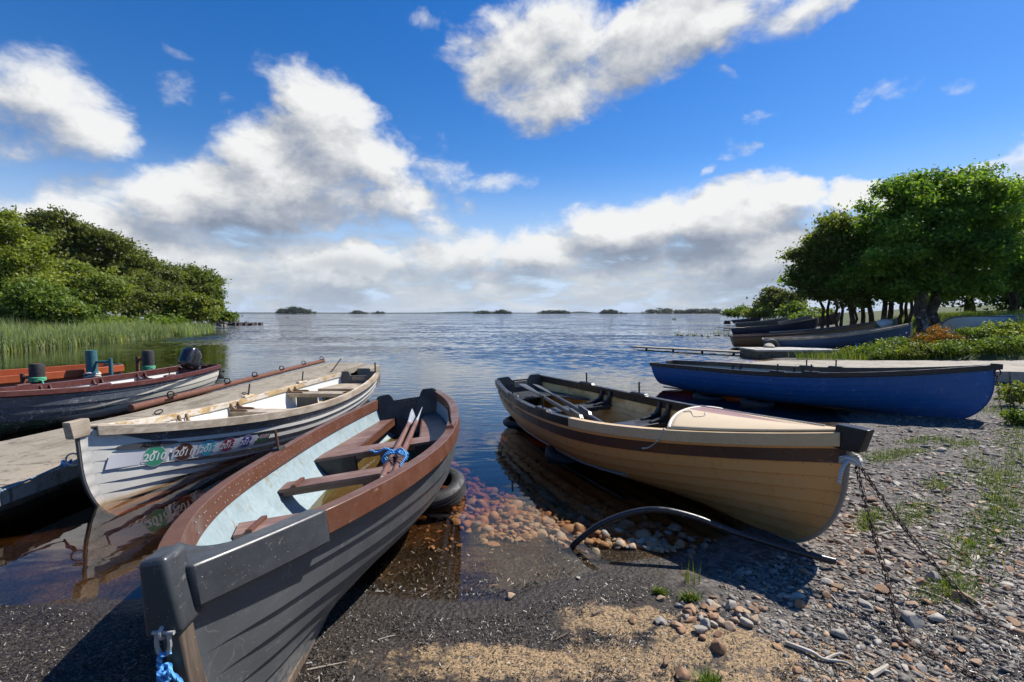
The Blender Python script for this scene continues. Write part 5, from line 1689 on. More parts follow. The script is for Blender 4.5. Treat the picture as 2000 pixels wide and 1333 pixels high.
tree('tree', base_at(245, 45), [L_(235, 500, 45, 45, 32), L_(270, 520, 45, 40, 28), L_(240, 550, 44, 60, 35)], 'dense mid green tree at the middle of the wood', leaf=LEAF_MID, n_clump=950, per=22, size=.12, spread=.28, group=WOODG, seed=5, branches=3, r=.2)
tree('tree', base_at(310, 48), [L_(300, 540, 48, 42, 28), L_(330, 560, 48, 36, 26), L_(290, 580, 47, 50, 28)], 'lower rounded tree on the falling edge of the wood', leaf=LEAF_MID, n_clump=850, per=22, size=.12, spread=.27, group=WOODG, seed=6, branches=3)
tree('tree', base_at(150, 36), [L_(140, 545, 36, 55, 38), L_(195, 560, 36, 50, 34), L_(165, 590, 35, 50, 24)], 'tangled tree with pale stems behind the reeds', leaf=LEAF_OLIVE, n_clump=850, per=22, size=.11, spread=.25, group=WOODG, seed=7, branches=6, trunks=3, r=.1)
tree('tree', base_at(240, 40), [L_(235, 595, 40, 55, 26), L_(285, 600, 41, 45, 24), L_(215, 570, 40, 40, 26)], 'dark tangled tree low in the middle of the wood', leaf=LEAF_MID, n_clump=800, per=22, size=.11, spread=.25, group=WOODG, seed=8, branches=5, trunks=3, r=.1)
tree('tree', base_at(393, 52), [L_(375, 545, 52, 30, 26), L_(400, 555, 52, 30, 34), L_(360, 575, 52, 28, 28), L_(412, 585, 51, 22, 28)], 'rounded dark tree at the lakeside end of the wood', leaf=LEAF_OLIVE, n_clump=900, per=22, size=.13, spread=.28, group=WOODG, seed=9, branches=2)
tree('shrub', base_at(85, 29), [L_(75, 595, 29, 70, 38), L_(120, 610, 29, 45, 28), L_(30, 615, 29, 50, 22)], 'light green willow bush behind the reeds at far left', 'shrub', leaf=LEAF_BUSH, n_clump=620, per=20, size=.10, spread=.25, group='shrubs in front of the wood', seed=10, trunks=3, r=.06)
tree('shrub', base_at(365, 42), [L_(350, 600, 42, 48, 30), L_(385, 605, 42, 36, 28), L_(330, 620, 41, 36, 18)], 'olive willow bush at the point beside the water', 'shrub', leaf=LEAF_LIGHT, n_clump=620, per=18, size=.13, spread=.28, group='shrubs in front of the wood', seed=11, trunks=3, r=.06)
tree('shrub', base_at(436, 58), [L_(430, 618, 58, 24, 13), L_(448, 622, 58, 14, 10)], 'small bright green bush on the stone point', 'shrub', leaf=LEAF_BUSH, n_clump=160, per=16, size=.15, spread=.25, group='shrubs in front of the wood', seed=12, trunks=2, r=.05)
tree('shrub', base_at(265, 36), [L_(230, 633, 36, 50, 14), L_(300, 632, 37, 45, 14), L_(180, 636, 34, 40, 12)], 'pale scrub with grey twigs along the back of the reeds', 'shrub', leaf=LEAF_BUSH, n_clump=260, per=12, size=.12, spread=.3, group='shrubs in front of the wood', seed=13, trunks=4, r=.04, branches=6)

# ---------------------------------------------------------------- trees on the right bank
RG = 'trees on the right bank'
BIRCH = base_at(1808, 22)
tree('tree', BIRCH, [L_(1760, 400, 22, 62, 50), L_(1830, 385, 22, 78, 48), L_(1905, 390, 22, 80, 55), L_(1800, 470, 21.4, 85, 60), L_(1890, 470, 21.4, 90, 62), L_(1960, 440, 22, 75, 70), L_(1850, 525, 21.8, 90, 42), L_(1752, 372, 22, 14, 26), L_(1905, 560, 21, 46, 18), L_(1775, 565, 21.5, 34, 14), L_(1740, 515, 22, 66, 46)], 'big sycamore with thick mottled twin trunks on the right bank', leaf=LEAF_DARK, bark=BARKW, trunks=2, r=.24, n_clump=3300, per=24, size=.075, spread=.20, group=RG, seed=20, fork=.35, shell=.45)
tree('tree', base_at(1690, 25), [L_(1660, 460, 25, 60, 45), L_(1625, 470, 25.5, 48, 48), L_(1600, 520, 25.5, 52, 45), L_(1660, 520, 25, 66, 50), L_(1640, 565, 25, 50, 24), L_(1595, 560, 25.5, 34, 22), L_(1665, 590, 24.5, 26, 12)], 'dark multi-stemmed alder at the lakeward end of the right bank trees', leaf=LEAF_OLIVE, trunks=3, r=.13, n_clump=1900, per=22, size=.08, spread=.20, group=RG, seed=21, fork=.3)
tree('tree', base_at(1735, 24), [L_(1715, 480, 24, 62, 55), L_(1740, 530, 24, 62, 36), L_(1690, 550, 24, 55, 30), L_(1735, 575, 23.5, 30, 14)], 'dark stemmed sycamore between the alder and the big sycamore', leaf=LEAF_DARK, trunks=2, r=.15, n_clump=1500, per=22, size=.075, spread=.20, group=RG, seed=22, fork=.3)
tree('tree', base_at(1965, 27), [L_(1985, 420, 27, 50, 50), L_(2020, 470, 27, 70, 70), L_(1970, 510, 27, 60, 45), L_(1988, 370, 27, 10, 22), L_(1998, 440, 25, 46, 60), L_(2005, 540, 25, 40, 40)], 'sycamore at the right edge with a small spike of leaves on top', leaf=LEAF_DARK, trunks=1, r=.2, n_clump=2000, per=22, size=.075, spread=.2, group=RG, seed=23, fork=.3)
tree('tree', base_at(1898, 38), [L_(1890, 565, 38, 55, 28), L_(1930, 560, 38, 45, 26), L_(1860, 575, 38, 40, 24)], 'paler tree with paired trunks in the field behind the sycamores', leaf=LEAF_LIGHT, trunks=2, r=.2, n_clump=480, per=16, size=.16, spread=.32, group=RG, seed=24, fork=.25)
tree('tree', base_at(1990, 34), [L_(1985, 575, 34, 40, 34), L_(2030, 560, 34, 50, 50)], 'light green bushy tree at the right edge of the field', leaf=LEAF_BUSH, trunks=2, r=.1, n_clump=420, per=18, size=.14, spread=.3, group=RG, seed=25, fork=.2)
for i, (px, d, lx, ly) in enumerate([(1612, 26, 1600, 555), (1640, 27, 1630, 560), (1762, 27, 1765, 560), (1783, 29, 1790, 565), (1668, 29, 1672, 560)]):
    lab = ['slender leaning stem tree nearest the lake under the alder', 'thin trunked tree just behind the alder stems', 'thin dark trunked tree left of the mottled twin trunks', 'slim far trunk seen between the dark stems and the twin trunks', 'thin straight tree glimpsed between the alder stems'][i]
    tree('tree', base_at(px, d), [L_(lx, ly, d, 40, 26), L_(lx + 15, ly - 30, d, 36, 26)], lab, leaf=LEAF_OLIVE if i % 2 else LEAF_DARK, trunks=2, r=.10, n_clump=230, per=16, size=.13, spread=.28, group=RG, seed=30 + i, fork=.25)

# bushes on the spit beyond the moored boats
SG = 'bushes on the spit beyond the moored boats'
tree('tree', base_at(1515, 62), [L_(1512, 580, 62, 24, 15), L_(1545, 586, 62, 22, 14), L_(1530, 597, 62, 34, 12)], 'small rounded tree on the spit beyond the moored boats', leaf=LEAF_MID, n_clump=320, per=16, size=.2, spread=.36, group=SG, seed=40, branches=3, trunks=2, r=.09)
for i, (px, py, d, rx, ry, lf, lab) in enumerate([(1450, 610, 70, 30, 9, LEAF_BUSH, 'low bright bush at the lakeward end of the spit'), (1493, 598, 66, 14, 12, LEAF_MID, 'dark upright bush left of the small tree on the spit'), (1490, 611, 62, 34, 9, LEAF_LIGHT, 'yellowish scrub below the small tree on the spit'),
        (1553, 608, 56, 26, 14, LEAF_BUSH, 'bright yellow green bush right of the small tree on the spit'), (1605, 617, 46, 22, 9, LEAF_OLIVE, 'dark low bush at the landward end of the spit'), (1580, 622, 44, 24, 6, LEAF_BUSH, 'low pale scrub in front of the dark bush on the spit')]):
    tree('shrub', base_at(px, d), [L_(px, py, d, rx, ry), L_(px + rx * .6, py + ry * .4, d, rx * .6, ry * .7), L_(px - rx * .6, py + ry * .4, d, rx * .6, ry * .7)], lab, 'shrub', leaf=lf, n_clump=200, per=14, size=.16, spread=.3, group=SG, seed=50 + i, trunks=2, r=.05)

# ---------------------------------------------------------------- bushes above the slipway
BG = 'shrubs above the slipway'
def gz(x, y): return float(terrain(np.array([x]), np.array([y]))[0])
for i, (px, d, h, wd, lf, lab) in enumerate([
    (1712, 15.6, .55, .55, LEAF_BUSH, 'small bush beside the pier at the lake end of the bank'), (1672, 16.2, .42, .40, LEAF_LIGHT, 'low bush overhanging the concrete pier block'),
    (1762, 15.0, .80, .80, LEAF_BUSH, 'feathery yellow green bush below the weathered blue boat'), (1845, 14.4, 1.0, .72, LEAF_RED, 'shrub with red and orange leaves on the bank'),
    (1905, 14.2, .72, .75, LEAF_BUSH, 'bright green bush right of the red leaved shrub'), (1955, 14.0, .80, .7, LEAF_BUSH, 'pale bushy bramble below the upturned boats'),
    (2000, 13.4, .75, .7, LEAF_LIGHT, 'dull green bush at the right edge above the slipway'), (1815, 13.9, .50, .7, LEAF_LIGHT, 'low bush in front of the red leaved shrub'),
    (1890, 13.2, .42, .7, LEAF_BUSH, 'low leafy clump on the edge of the slipway'), (1745, 14.4, .40, .6, LEAF_BUSH, 'low grassy bush at the foot of the feathery bush'), (1975, 12.6, .45, .6, LEAF_BUSH, 'low bright clump near the right end of the slipway')]):
    x = (px - 1000) / FPX * d; z = gz(x, d)
    lob = [(x, d, z + h * .42, wd * .7, h * .42), (x - wd * .5, d + .1, z + h * .3, wd * .5, h * .3), (x + wd * .5, d - .1, z + h * .32, wd * .5, h * .34), (x + .1, d + .4, z + h * .4, wd * .5, h * .4)]
    tree('shrub', (x, d, z), lob, lab, 'shrub', leaf=lf, n_clump=420, per=15, size=.032, spread=.085, group=BG, seed=60 + i, trunks=3, r=.012, branches=2, bough=9)
for i, (px, py, h, lf, lab) in enumerate([(1978, 770, .34, LEAF_LIGHT, 'small reddish green weed on the verge right of the blue bow'), (1990, 800, .18, LEAF_BUSH, 'low green weed below the taller weed by the blue bow')]):
    x, y, _ = ground_at(px, py, .32); z = gz(x, y)
    tree('plant', (x, y, z), [(x, y, z + h * .6, h * .5, h * .5), (x + .08, y, z + h * .4, h * .4, h * .35)], lab, 'plant', leaf=lf, n_clump=70, per=8, size=.03, spread=.05, seed=80 + i, trunks=2, r=.006)


# ---------------------------------------------------------------- reeds, grass
def blades(name, P, h, w, bend, m, label, kind='stuff', cat='grass', rs=None):
    """Tapering bent blades at points P."""
    rs = rs or np.random.default_rng(5)
    n = len(P); an = rs.random(n) * 2 * pi; hh = h * (.6 + .7 * rs.random(n)) * (.62 + .76 * fbm(P[:, 0] * .9 / max(h, .1), P[:, 1] * .9 / max(h, .1), 3)); ww = w * (.7 + .6 * rs.random(n))
    d = np.stack([np.cos(an), np.sin(an), 0 * an], -1); s = np.stack([-np.sin(an), np.cos(an), 0 * an], -1)
    bd = bend * (.2 + rs.random(n) ** 1.5)
    V = []
    for t, k in ((0, 1.), (.5, .85), (1., .08)):
        c = P + d * (bd * hh * t * t)[:, None] + np.array([0, 0, 1.]) * (hh * t * (1 - .25 * bd * t))[:, None]
        V += [c - s * (ww * k / 2)[:, None], c + s * (ww * k / 2)[:, None]]
    V = np.stack(V, 1).reshape(-1, 3); i0 = np.arange(n)[:, None] * 6
    F_ = np.concatenate([i0 + np.array([[0, 1, 3, 2]]), i0 + np.array([[2, 3, 5, 4]])])
    t = np.repeat(rs.random(n), 6)
    me = np_mesh(name, V, F_, {'tint': t})
    return tag(link(name, me, m), label, cat, kind=kind)


rs = np.random.default_rng(21)
n = 26000
ry = 15 + 27 * rs.random(n) ** 1.2
edge = np.interp(ry, [-10, 2.6, 6, 14, 21, 28, 38, 49], [-8, -12, -16, -20, -21.6, -23.0, -25.2, -30.2])
rx = edge + .5 - 7.0 * rs.random(n) ** 1.4 + rs.normal(size=n) * .25 + .8 * (fbm(ry * .6, ry * 0, 3) - .5)
zz = np.maximum(terrain(rx, ry), -.25)
blades('reeds', np.stack([rx, ry, zz], -1), .84, .034, .55, REED, 'band of tall green reeds standing in the water before the wood', cat='reeds', rs=rs)
n = 2600
ry2 = 16 + 22 * rs.random(n); e2 = np.interp(ry2, [14, 21, 28, 38], [-20, -21.6, -23.0, -25.2]); rx2 = e2 + .3 - 6 * rs.random(n) ** 1.2
blades('bent_reeds', np.stack([rx2, ry2, np.maximum(terrain(rx2, ry2), -.25)], -1), 1.02, .03, 1.25, REED, 'taller bent and broken reeds scattered through the reed band', cat='reeds', rs=rs)
n = 900
ry = 34 + 9 * rs.random(n); rx = np.interp(ry, [34, 38, 43], [-24.2, -25.2, -27.3]) + .9 * rs.random(n) + .3
blades('sparse_reeds', np.stack([rx, ry, np.full(n, -.1)], -1), .85, .035, .4, REED, 'sparse reeds thinning out towards the point', cat='reeds', rs=rs)

# bank grass right
def scatter_px(n, x0, x1, y0, y1, rs, z=.1):
    px = x0 + (x1 - x0) * rs.random(n); py = y0 + (y1 - y0) * rs.random(n)
    out = np.array([ground_at(a, b, z)[:2] for a, b in zip(px, py)])
    return out[:, 0], out[:, 1]


n = 90000
rx = 8 + 22 * rs.random(n); ry = 10.5 + 26 * rs.random(n) ** 1.7
sd = shore(rx, ry); a_, b_ = slip_d(rx, ry)
ok = (sd > .5 + .5 * rs.random(n)) & ~((np.abs(b_ - .15) < 1.95 + .05 * np.maximum(a_ - 4, 0)) & (a_ > -3)) & (b_ > 0)
rx, ry = rx[ok], ry[ok]
blades('bank_grass', np.stack([rx, ry, terrain(rx, ry) - .02], -1), .30, .016, .7, GRASS, 'rough green grass covering the right bank under the trees', rs=rs)
# sparse tufts on the shingle
tx = []; ty = []
cl = [(1905, 895, 26, 12), (1880, 860, 40, 10), (1975, 850, 40, 20), (1935, 925, 40, 22), (1840, 935, 40, 16), (1780, 985, 50, 26), (1705, 990, 30, 18), (1760, 870, 60, 8), (1960, 1000, 40, 40), (1900, 1060, 60, 40), (1970, 780, 40, 12), (1985, 815, 30, 14), (1860, 1130, 60, 30), (1800, 850, 50, 6), (1690, 1010, 18, 14), (1345, 1135, 18, 5), (1290, 1125, 14, 3), (1720, 880, 40, 8), (1950, 960, 50, 30), (1385, 1310, 20, 12), (1930, 1010, 60, 40), (1985, 890, 30, 26), (1985, 860, 26, 30), (1970, 930, 50, 40), (1985, 780, 30, 20), (1940, 800, 40, 8)]
for cx, cy, sx, sy in cl:
    k = int(50 + 6.5 * sx)
    px = cx + rs.normal(size=k) * sx * .55; py = cy + rs.normal(size=k) * sy * .55
    for a, b in zip(px, py):
        if b > 650 and a < 2080:
            q = ground_at(a, b, .12); tx.append(q[0]); ty.append(q[1])
tx = np.array(tx); ty = np.array(ty)
blades('beach_grass', np.stack([tx, ty, terrain(tx, ty) - .005], -1), .050, .0055, 1.1, GRASS, 'thin tufts of grass growing through the shingle', rs=rs)
tx = []; ty = []
for cx, cy, k in [(1348, 1128, 9), (1345, 1132, 9), (1290, 1118, 6), (1360, 1135, 7)]:
    for _ in range(k):
        q = ground_at(cx + rs.normal() * 9, cy + rs.normal() * 4, .03); tx.append(q[0]); ty.append(q[1])
tx = np.array(tx); ty = np.array(ty)
blades('rushes', np.stack([tx, ty, terrain(tx, ty) - .005], -1), .12, .004, .25, GRASS, 'few upright rush stems at the water edge under the cream boat', rs=rs)
# tufts standing in the lake on the right
tx = []; ty = []
for cx, cy, sx, k in [(1317, 655, 4, 7), (1326, 656, 3, 5), (1334, 655, 2, 3), (1353, 656, 4, 8), (1395, 653, 4, 5), (1415, 652, 20, 30)]:
    for _ in range(k):
        q = ground_at(cx + rs.normal() * sx, cy + rs.normal() * .8, 0.); tx.append(q[0]); ty.append(q[1])
tx = np.array(tx); ty = np.array(ty)
blades('water_grass', np.stack([tx, ty, np.full(len(tx), -.08)], -1), .40, .045, .5, GRASS, 'thin tufts of water grass standing in the lake at right', rs=rs)


# ---------------------------------------------------------------- islands and far shore
def island(px0, px1, top, d, label, seed, lumps):
    rs = np.random.default_rng(seed)
    x0, x1 = (px0 - 1000) / FPX * d, (px1 - 1000) / FPX * d
    cx = (x0 + x1) / 2; w = (x1 - x0) / 2
    t = thing('island', label, 'island', (cx, d, 0), 0, 'wooded islands on the horizon')
    hmax = EYE + (612 - top) / FPX * d
    V = []; n = 24
    for k in range(n):
        a = 2 * pi * k / n; V.append((w * 1.02 * math.cos(a), w * .5 * math.sin(a), -.6))
    for k in range(n):
        a = 2 * pi * k / n; V.append((w * .97 * math.cos(a), w * .47 * math.sin(a), .5))
    fs = [(k, (k + 1) % n, n + (k + 1) % n, n + k) for k in range(n)] + [tuple(range(n, 2 * n))]
    MB().add(V, fs).build('rocky_shore', CONCD, t)
    C = []; R_ = []
    for f, h in lumps:
        for _ in range(4):
            r = hmax * h * rs.uniform(.34, .5)
            C.append(((f * 2 - 1) * w + rs.normal() * w * .06, rs.normal() * w * .14, max(hmax * h - r, r * .3))); R_.append((r * 1.5, r * 1.5, r))
    k = int(np.clip(500 * (px1 - px0) / 75, 160, 900))
    V, F_, tn = leaf_cloud(C, R_, k, 14, .0011 * d, .0016 * d, rs, shell=.3)
    V[:, 2] = np.maximum(V[:, 2], .2)
    link('tree_canopy', np_mesh('tree_canopy', V, F_, {'tint': tn}), ISLAND, t)
    return t


def prof(a, n=11): return [(t, h) for t, h in zip(np.linspace(.04, .96, len(a)), a)]
island(538, 617, 600, 620, 'largest and nearest wooded island, left of the middle of the horizon', 1, prof([.3, .55, .8, .7, 1, 1, .95, .8, .65, .5, .35]))
island(685, 718, 607.8, 900, 'small humped wooded island right of the largest island', 2, prof([.4, .7, 1, .8, .5, .3]))
island(730, 747, 610, 950, 'tiny flat wooded island beside the small humped island', 3, prof([.5, 1, .8]))
island(928, 957, 608, 900, 'low rounded wooded island, left one of the middle pair', 4, prof([.6, .95, 1, .9, .6]))
island(964, 996, 606, 880, 'pointed wooded island, right one of the middle pair', 5, prof([.5, .8, 1, .8, .55]))
island(1052, 1112, 606.8, 900, 'long flat wooded island right of the middle pair', 6, prof([.5, .8, 1, 1, .95, .9, .6]))
island(1172, 1222, 605.5, 850, 'wooded island with a long low tail towards the right', 7, prof([.5, .9, 1, .7, .35, .25]))
island(1259, 1412, 603, 780, 'longest wooded island with two level tops, nearest the right bank', 8, prof([.4, .75, .8, 1, .95, .75, .65, .6, .75, .95, .8, .85, .9, 1, .6, .35]))

hm, g_, o_ = mat('far_shore_land')
v_ = g_.obj()
finish(g_, o_, g_.mix(g_.noise(v_, .01, 5, .6), (.030, .048, .040), (.06, .085, .055)), .95, spec=.1)
def ridge(px0, px1, d, hf, seed, label):
    X_ = np.linspace((px0 - 1000) / FPX * d, (px1 - 1000) / FPX * d, 320)
    V = []; n = len(X_)
    for k, (dy, hk) in enumerate([(0, 0.), (4, .75), (60, 1.), (260, .8), (400, 0)]):
        for i, x in enumerate(X_):
            t = i / (n - 1)
            h = hf(t) * (.82 + .4 * float(fbm(np.array(x * .02 + seed), np.array(seed * 3.), 3)))
            V.append((x, d + dy, -1 if hk == 0 else h * hk))
    fs = [(k * n + i, k * n + i + 1, (k + 1) * n + i + 1, (k + 1) * n + i) for k in range(4) for i in range(n - 1)]
    me = MB().add(V, fs).mesh('far_hills'); bm_fix(me)
    tag(link('far_hills', me, hm, smooth=True), label, 'hills', kind='structure')


ridge(350, 1000, 1900, lambda t: 4.2 - 1.2 * t, 1, 'low wooded far shore on the left horizon')
ridge(820, 1260, 2600, lambda t: 4 + 7 * math.exp(-((t - .22) / .12) ** 2) + 6 * math.exp(-((t - .72) / .05) ** 2), 2, 'faint blue far shore with a gentle hill in the middle of the horizon')
ridge(1180, 2300, 2100, lambda t: 3.6 + .8 * math.sin(9 * t), 3, 'low far shore on the right horizon')
# ================================================================ stones, litter, sticks
def ico(sub):
    bm = bmesh.new(); bmesh.ops.create_icosphere(bm, subdivisions=sub, radius=1)
    V = np.array([v.co[:] for v in bm.verts]); F_ = np.array([[v.index for v in f.verts] for f in bm.faces]); bm.free()
    return V, F_


def rock_shape(sub, rs, cuts=9, lo=.55, hi=.9):
    V, F_ = ico(sub); V = V.copy()
    for _ in range(cuts):
        n = rs.normal(size=3); n /= np.linalg.norm(n); d = rs.uniform(lo, hi)
        V -= n * np.maximum(V @ n - d, 0)[:, None] * .92
    V += rs.normal(size=V.shape) * .012
    return V, F_


def stone_mat(name, c_attr=True):
    m, g, o = mat(name)
    v = g.obj()
    if c_attr: t = g.attr('tint')
    else: t = g.sep(g.n('ShaderNodeObjectInfo', out=1))[0]
    c = g.colramp(t, [(0, (.06, .052, .044)), (.22, (.175, .158, .135)), (.42, (.29, .265, .225)), (.55, (.44, .405, .35)), (.66, (.145, .105, .08)), (.78, (.26, .15, .085)), (.88, (.36, .215, .12)), (1, (.42, .36, .27))])
    n = g.noise(v, 38, 5, .65); n2 = g.noise(v, 9, 4, .6)
    c = g.mix(1., c, g.mix(n, (.70, .70, .70), (1.22, 1.2, 1.16)), 'MULTIPLY')
    c = g.mix(g.math('MULTIPLY', g.ramp(n2, .52, .72), .5), c, g.mix(1., c, (.55, .5, .45), 'MULTIPLY'))
    finish(g, o, c, .72, g.bump(n, .45, .006), spec=.4)
    return m


STONE = stone_mat('pebble_stone'); STONE1 = stone_mat('boulder_stone', False)


def scatter_rocks(name, P, size, tint, rs, sub=1, flat=(.35, .8), nshape=10, label='', cat='gravel', sink=.35, kind='stuff', elong=(.6, 1.), mat_=None, cut=(.55, .9)):
    shapes = [rock_shape(sub, rs, 8, *cut) for _ in range(nshape)]
    N = len(P); k = rs.integers(0, nshape, N)
    allV = []; allF = []; allT = []; off = 0
    for s in range(nshape):
        I = np.where(k == s)[0]
        if not len(I): continue
        V, F_ = shapes[s]; nv = len(V)
        sc = np.stack([size[I], size[I] * rs.uniform(*elong, len(I)), size[I] * rs.uniform(*flat, len(I))], -1)
        W = V[None] * sc[:, None, :]
        ty, tx_ = rs.normal(size=len(I)) * .18, rs.normal(size=len(I)) * .18
        W[..., 2] += W[..., 0] * np.sin(ty)[:, None] + W[..., 1] * np.sin(tx_)[:, None]
        a = rs.random(len(I)) * 2 * pi; c, s_ = np.cos(a)[:, None], np.sin(a)[:, None]
        X_ = W[..., 0] * c - W[..., 1] * s_; Y_ = W[..., 0] * s_ + W[..., 1] * c
        W = np.stack([X_, Y_, W[..., 2]], -1) + P[I][:, None, :] + np.array([0, 0, 1.]) * (sc[:, 2] * (1 - 2 * sink))[:, None, None]
        allV.append(W.reshape(-1, 3)); allF.append((F_[None] + (np.arange(len(I)) * nv)[:, None, None] + off).reshape(-1, 3)); allT.append(np.repeat(tint[I], nv))
        off += len(I) * nv
    me = np_mesh(name, np.concatenate(allV), np.concatenate(allF), {'tint': np.concatenate(allT)})
    return tag(link(name, me, mat_ or STONE), label, cat, kind=kind)


rs = np.random.default_rng(77)


def inpoly(px, py, poly):
    ins = np.zeros(px.shape, bool); n = len(poly)
    for i in range(n):
        a, b = poly[i], poly[(i + 1) % n]
        c = (a[1] > py) != (b[1] > py)
        xi = a[0] + (py - a[1]) / (b[1] - a[1] if b[1] != a[1] else 1e-9) * (b[0] - a[0])
        ins ^= c & (px < xi)
    return ins


def sample_px(n, poly, z=.06):
    xs = [p[0] for p in poly]; ys = [p[1] for p in poly]
    px = rs.uniform(min(xs), max(xs), n * 2); py = rs.uniform(min(ys), max(ys), n * 2)
    ok = inpoly(px, py, poly); px, py = px[ok][:n], py[ok][:n]
    # never closer together than the picture needs: world points on the beach
    x = (px - 1000) / FPX; u = (666.5 - py) / FPX
    dy = math.cos(PITCH) + u * math.sin(PITCH); dz = -math.sin(PITCH) + u * math.cos(PITCH)
    t = (z - EYE) / dz
    return np.stack([x * t, dy * t], -1)


def on_ground(P2, dz=0.): return np.stack([P2[:, 0], P2[:, 1], terrain(P2[:, 0], P2[:, 1]) + dz], -1)


SHINGLE = [(1400, 1110), (1560, 1060), (1660, 900), (1680, 835), (1780, 808), (1900, 822), (1990, 800), (2600, 860), (2700, 1460), (1600, 1460), (1560, 1270), (1420, 1200)]
# grey slaty shingle
def tint_mix(n, warm):
    g_ = rs.beta(2.2, 2.6, n) * .62
    w = rs.uniform(.64, 1.0, n)
    return np.where(rs.random(n) < warm, w, g_)


P2 = sample_px(27000, SHINGLE)
sz = np.clip(rs.lognormal(math.log(.0132), .50, len(P2)), .005, .050)
dist = np.hypot(P2[:, 0], P2[:, 1])
sz *= np.clip(dist / 3.2, .75, 1.5)
scatter_rocks('shingle', on_ground(P2), sz, tint_mix(len(P2), .16), rs, 1, (.16, .45), 14, 'grey slaty shingle covering the right side of the beach', 'gravel', sink=.41, cut=(.35, .8), elong=(.4, 1.))
# wood-chip litter along the water's edge and through the shingle
LIT = [(-150, 1150), (290, 1185), (690, 1168), (870, 1190), (1000, 1182), (1180, 1112), (1260, 1108), (1420, 1190), (1500, 1250), (2150, 1000), (2600, 1050), (2600, 1460), (-150, 1460)]
def chips(name, P2, L, W_, m, label, cat='litter', lift=.004):
    n = len(P2); z = terrain(P2[:, 0], P2[:, 1]) + lift * rs.random(n)
    a = rs.random(n) * pi * 2; tl = rs.normal(size=n) * .35
    l = L * rs.lognormal(0, .45, n); w = W_ * rs.lognormal(0, .35, n)
    d = np.stack([np.cos(a) * np.cos(tl), np.sin(a) * np.cos(tl), np.sin(tl)], -1); s = np.stack([-np.sin(a), np.cos(a), rs.normal(size=n) * .4], -1)
    c = np.stack([P2[:, 0], P2[:, 1], z + np.abs(np.sin(tl)) * l * .5], -1)
    V = np.stack([c - d * l[:, None] / 2 - s * w[:, None] / 2, c + d * l[:, None] / 2 - s * w[:, None] * .3, c + d * l[:, None] / 2 + s * w[:, None] * .3, c - d * l[:, None] / 2 + s * w[:, None] / 2], 1)
    V[:, 1:3, 2] += .0015
    return tag(link(name, np_mesh(name, V.reshape(-1, 3), np.arange(n * 4).reshape(n, 4), {'tint': np.repeat(rs.random(n), 4)}), m), label, cat, kind='stuff')


m, g, o = mat('wood_litter')
t = g.attr('tint')
finish(g, o, g.colramp(t, [(0, (.010, .008, .007)), (.60, (.032, .026, .022)), (.86, (.075, .055, .04)), (.96, (.14, .11, .075)), (1, (.26, .21, .15))]), .42, spec=.5)
LITTER = m
P2 = sample_px(110000, LIT)
sm = sand_mask(P2[:, 0], P2[:, 1]) + (fbm(P2[:, 0] * 5, P2[:, 1] * 5, 4) - .5) * 1.1
keep = (sm < .63) | (rs.random(len(P2)) < .16)
keep &= shore(P2[:, 0], P2[:, 1]) > -.03
P2 = P2[keep]
chips('shore_litter', P2, .0088, .0034, LITTER, 'dark chips of driftwood and reed littering the waterline')
# litter and cobbles on the lake bed between the boats
BED = [(880, 790), (985, 790), (1120, 960), (1290, 1110), (1190, 1110), (1000, 1182), (690, 1168), (800, 1010)]
P2 = sample_px(3800, [(640, 1168), (860, 930), (1000, 1000), (1200, 1090), (1180, 1112), (1000, 1182), (870, 1188)], -.05)
chips('bed_litter', P2, .016, .005, LITTER, 'pale and dark chips lying on the lake bed at the edge', lift=.012)

COB = [(885, 800), (960, 790), (1020, 860), (1110, 960), (1250, 1075), (1330, 1125), (1240, 1112), (1150, 1095), (1060, 1085), (960, 1075), (890, 1040), (860, 920)]
P2 = sample_px(1900, COB, -.15)
sz = np.clip(rs.lognormal(math.log(.034), .35, len(P2)), .015, .08) * np.clip(np.hypot(P2[:, 0], P2[:, 1]) / 4.2, .75, 1.5)
tn = np.where(rs.random(len(P2)) < .75, rs.uniform(.77, .97, len(P2)), rs.uniform(.35, .6, len(P2)))
scatter_rocks('bed_cobbles', on_ground(P2), sz, tn, rs, 2, (.4, .75), 12, 'reddish cobbles paving the lake bed between the boats', 'cobbles', sink=.3)
P2 = sample_px(480, [(990, 830), (1130, 940), (1300, 1050), (1400, 1085), (1340, 1128), (1250, 1085), (1080, 960)], -.1)
sz = np.clip(rs.lognormal(math.log(.028), .35, len(P2)), .014, .06)
scatter_rocks('shaded_cobbles', on_ground(P2), sz, np.where(rs.random(len(P2)) < .85, rs.uniform(.62, .9, len(P2)), .2), rs, 2, (.4, .75), 8, 'orange cobbles in the shallow water under the cream boat', 'cobbles', sink=.3)
P2 = sample_px(500, [(0, 1010), (160, 1030), (230, 1080), (0, 1170)], -.1)

# single stones: one per object, sharing a few shapes
SHAPES = []
for k in range(9):
    V, F_ = rock_shape(3, rs, 9 + k % 5, .40, .86)
    me = np_mesh('stone', V, F_); me.materials.append(STONE1)
    me.polygons.foreach_set('use_smooth', np.ones(len(me.polygons), bool)); me.set_sharp_from_angle(angle=math.radians(42))
    SHAPES.append(me)


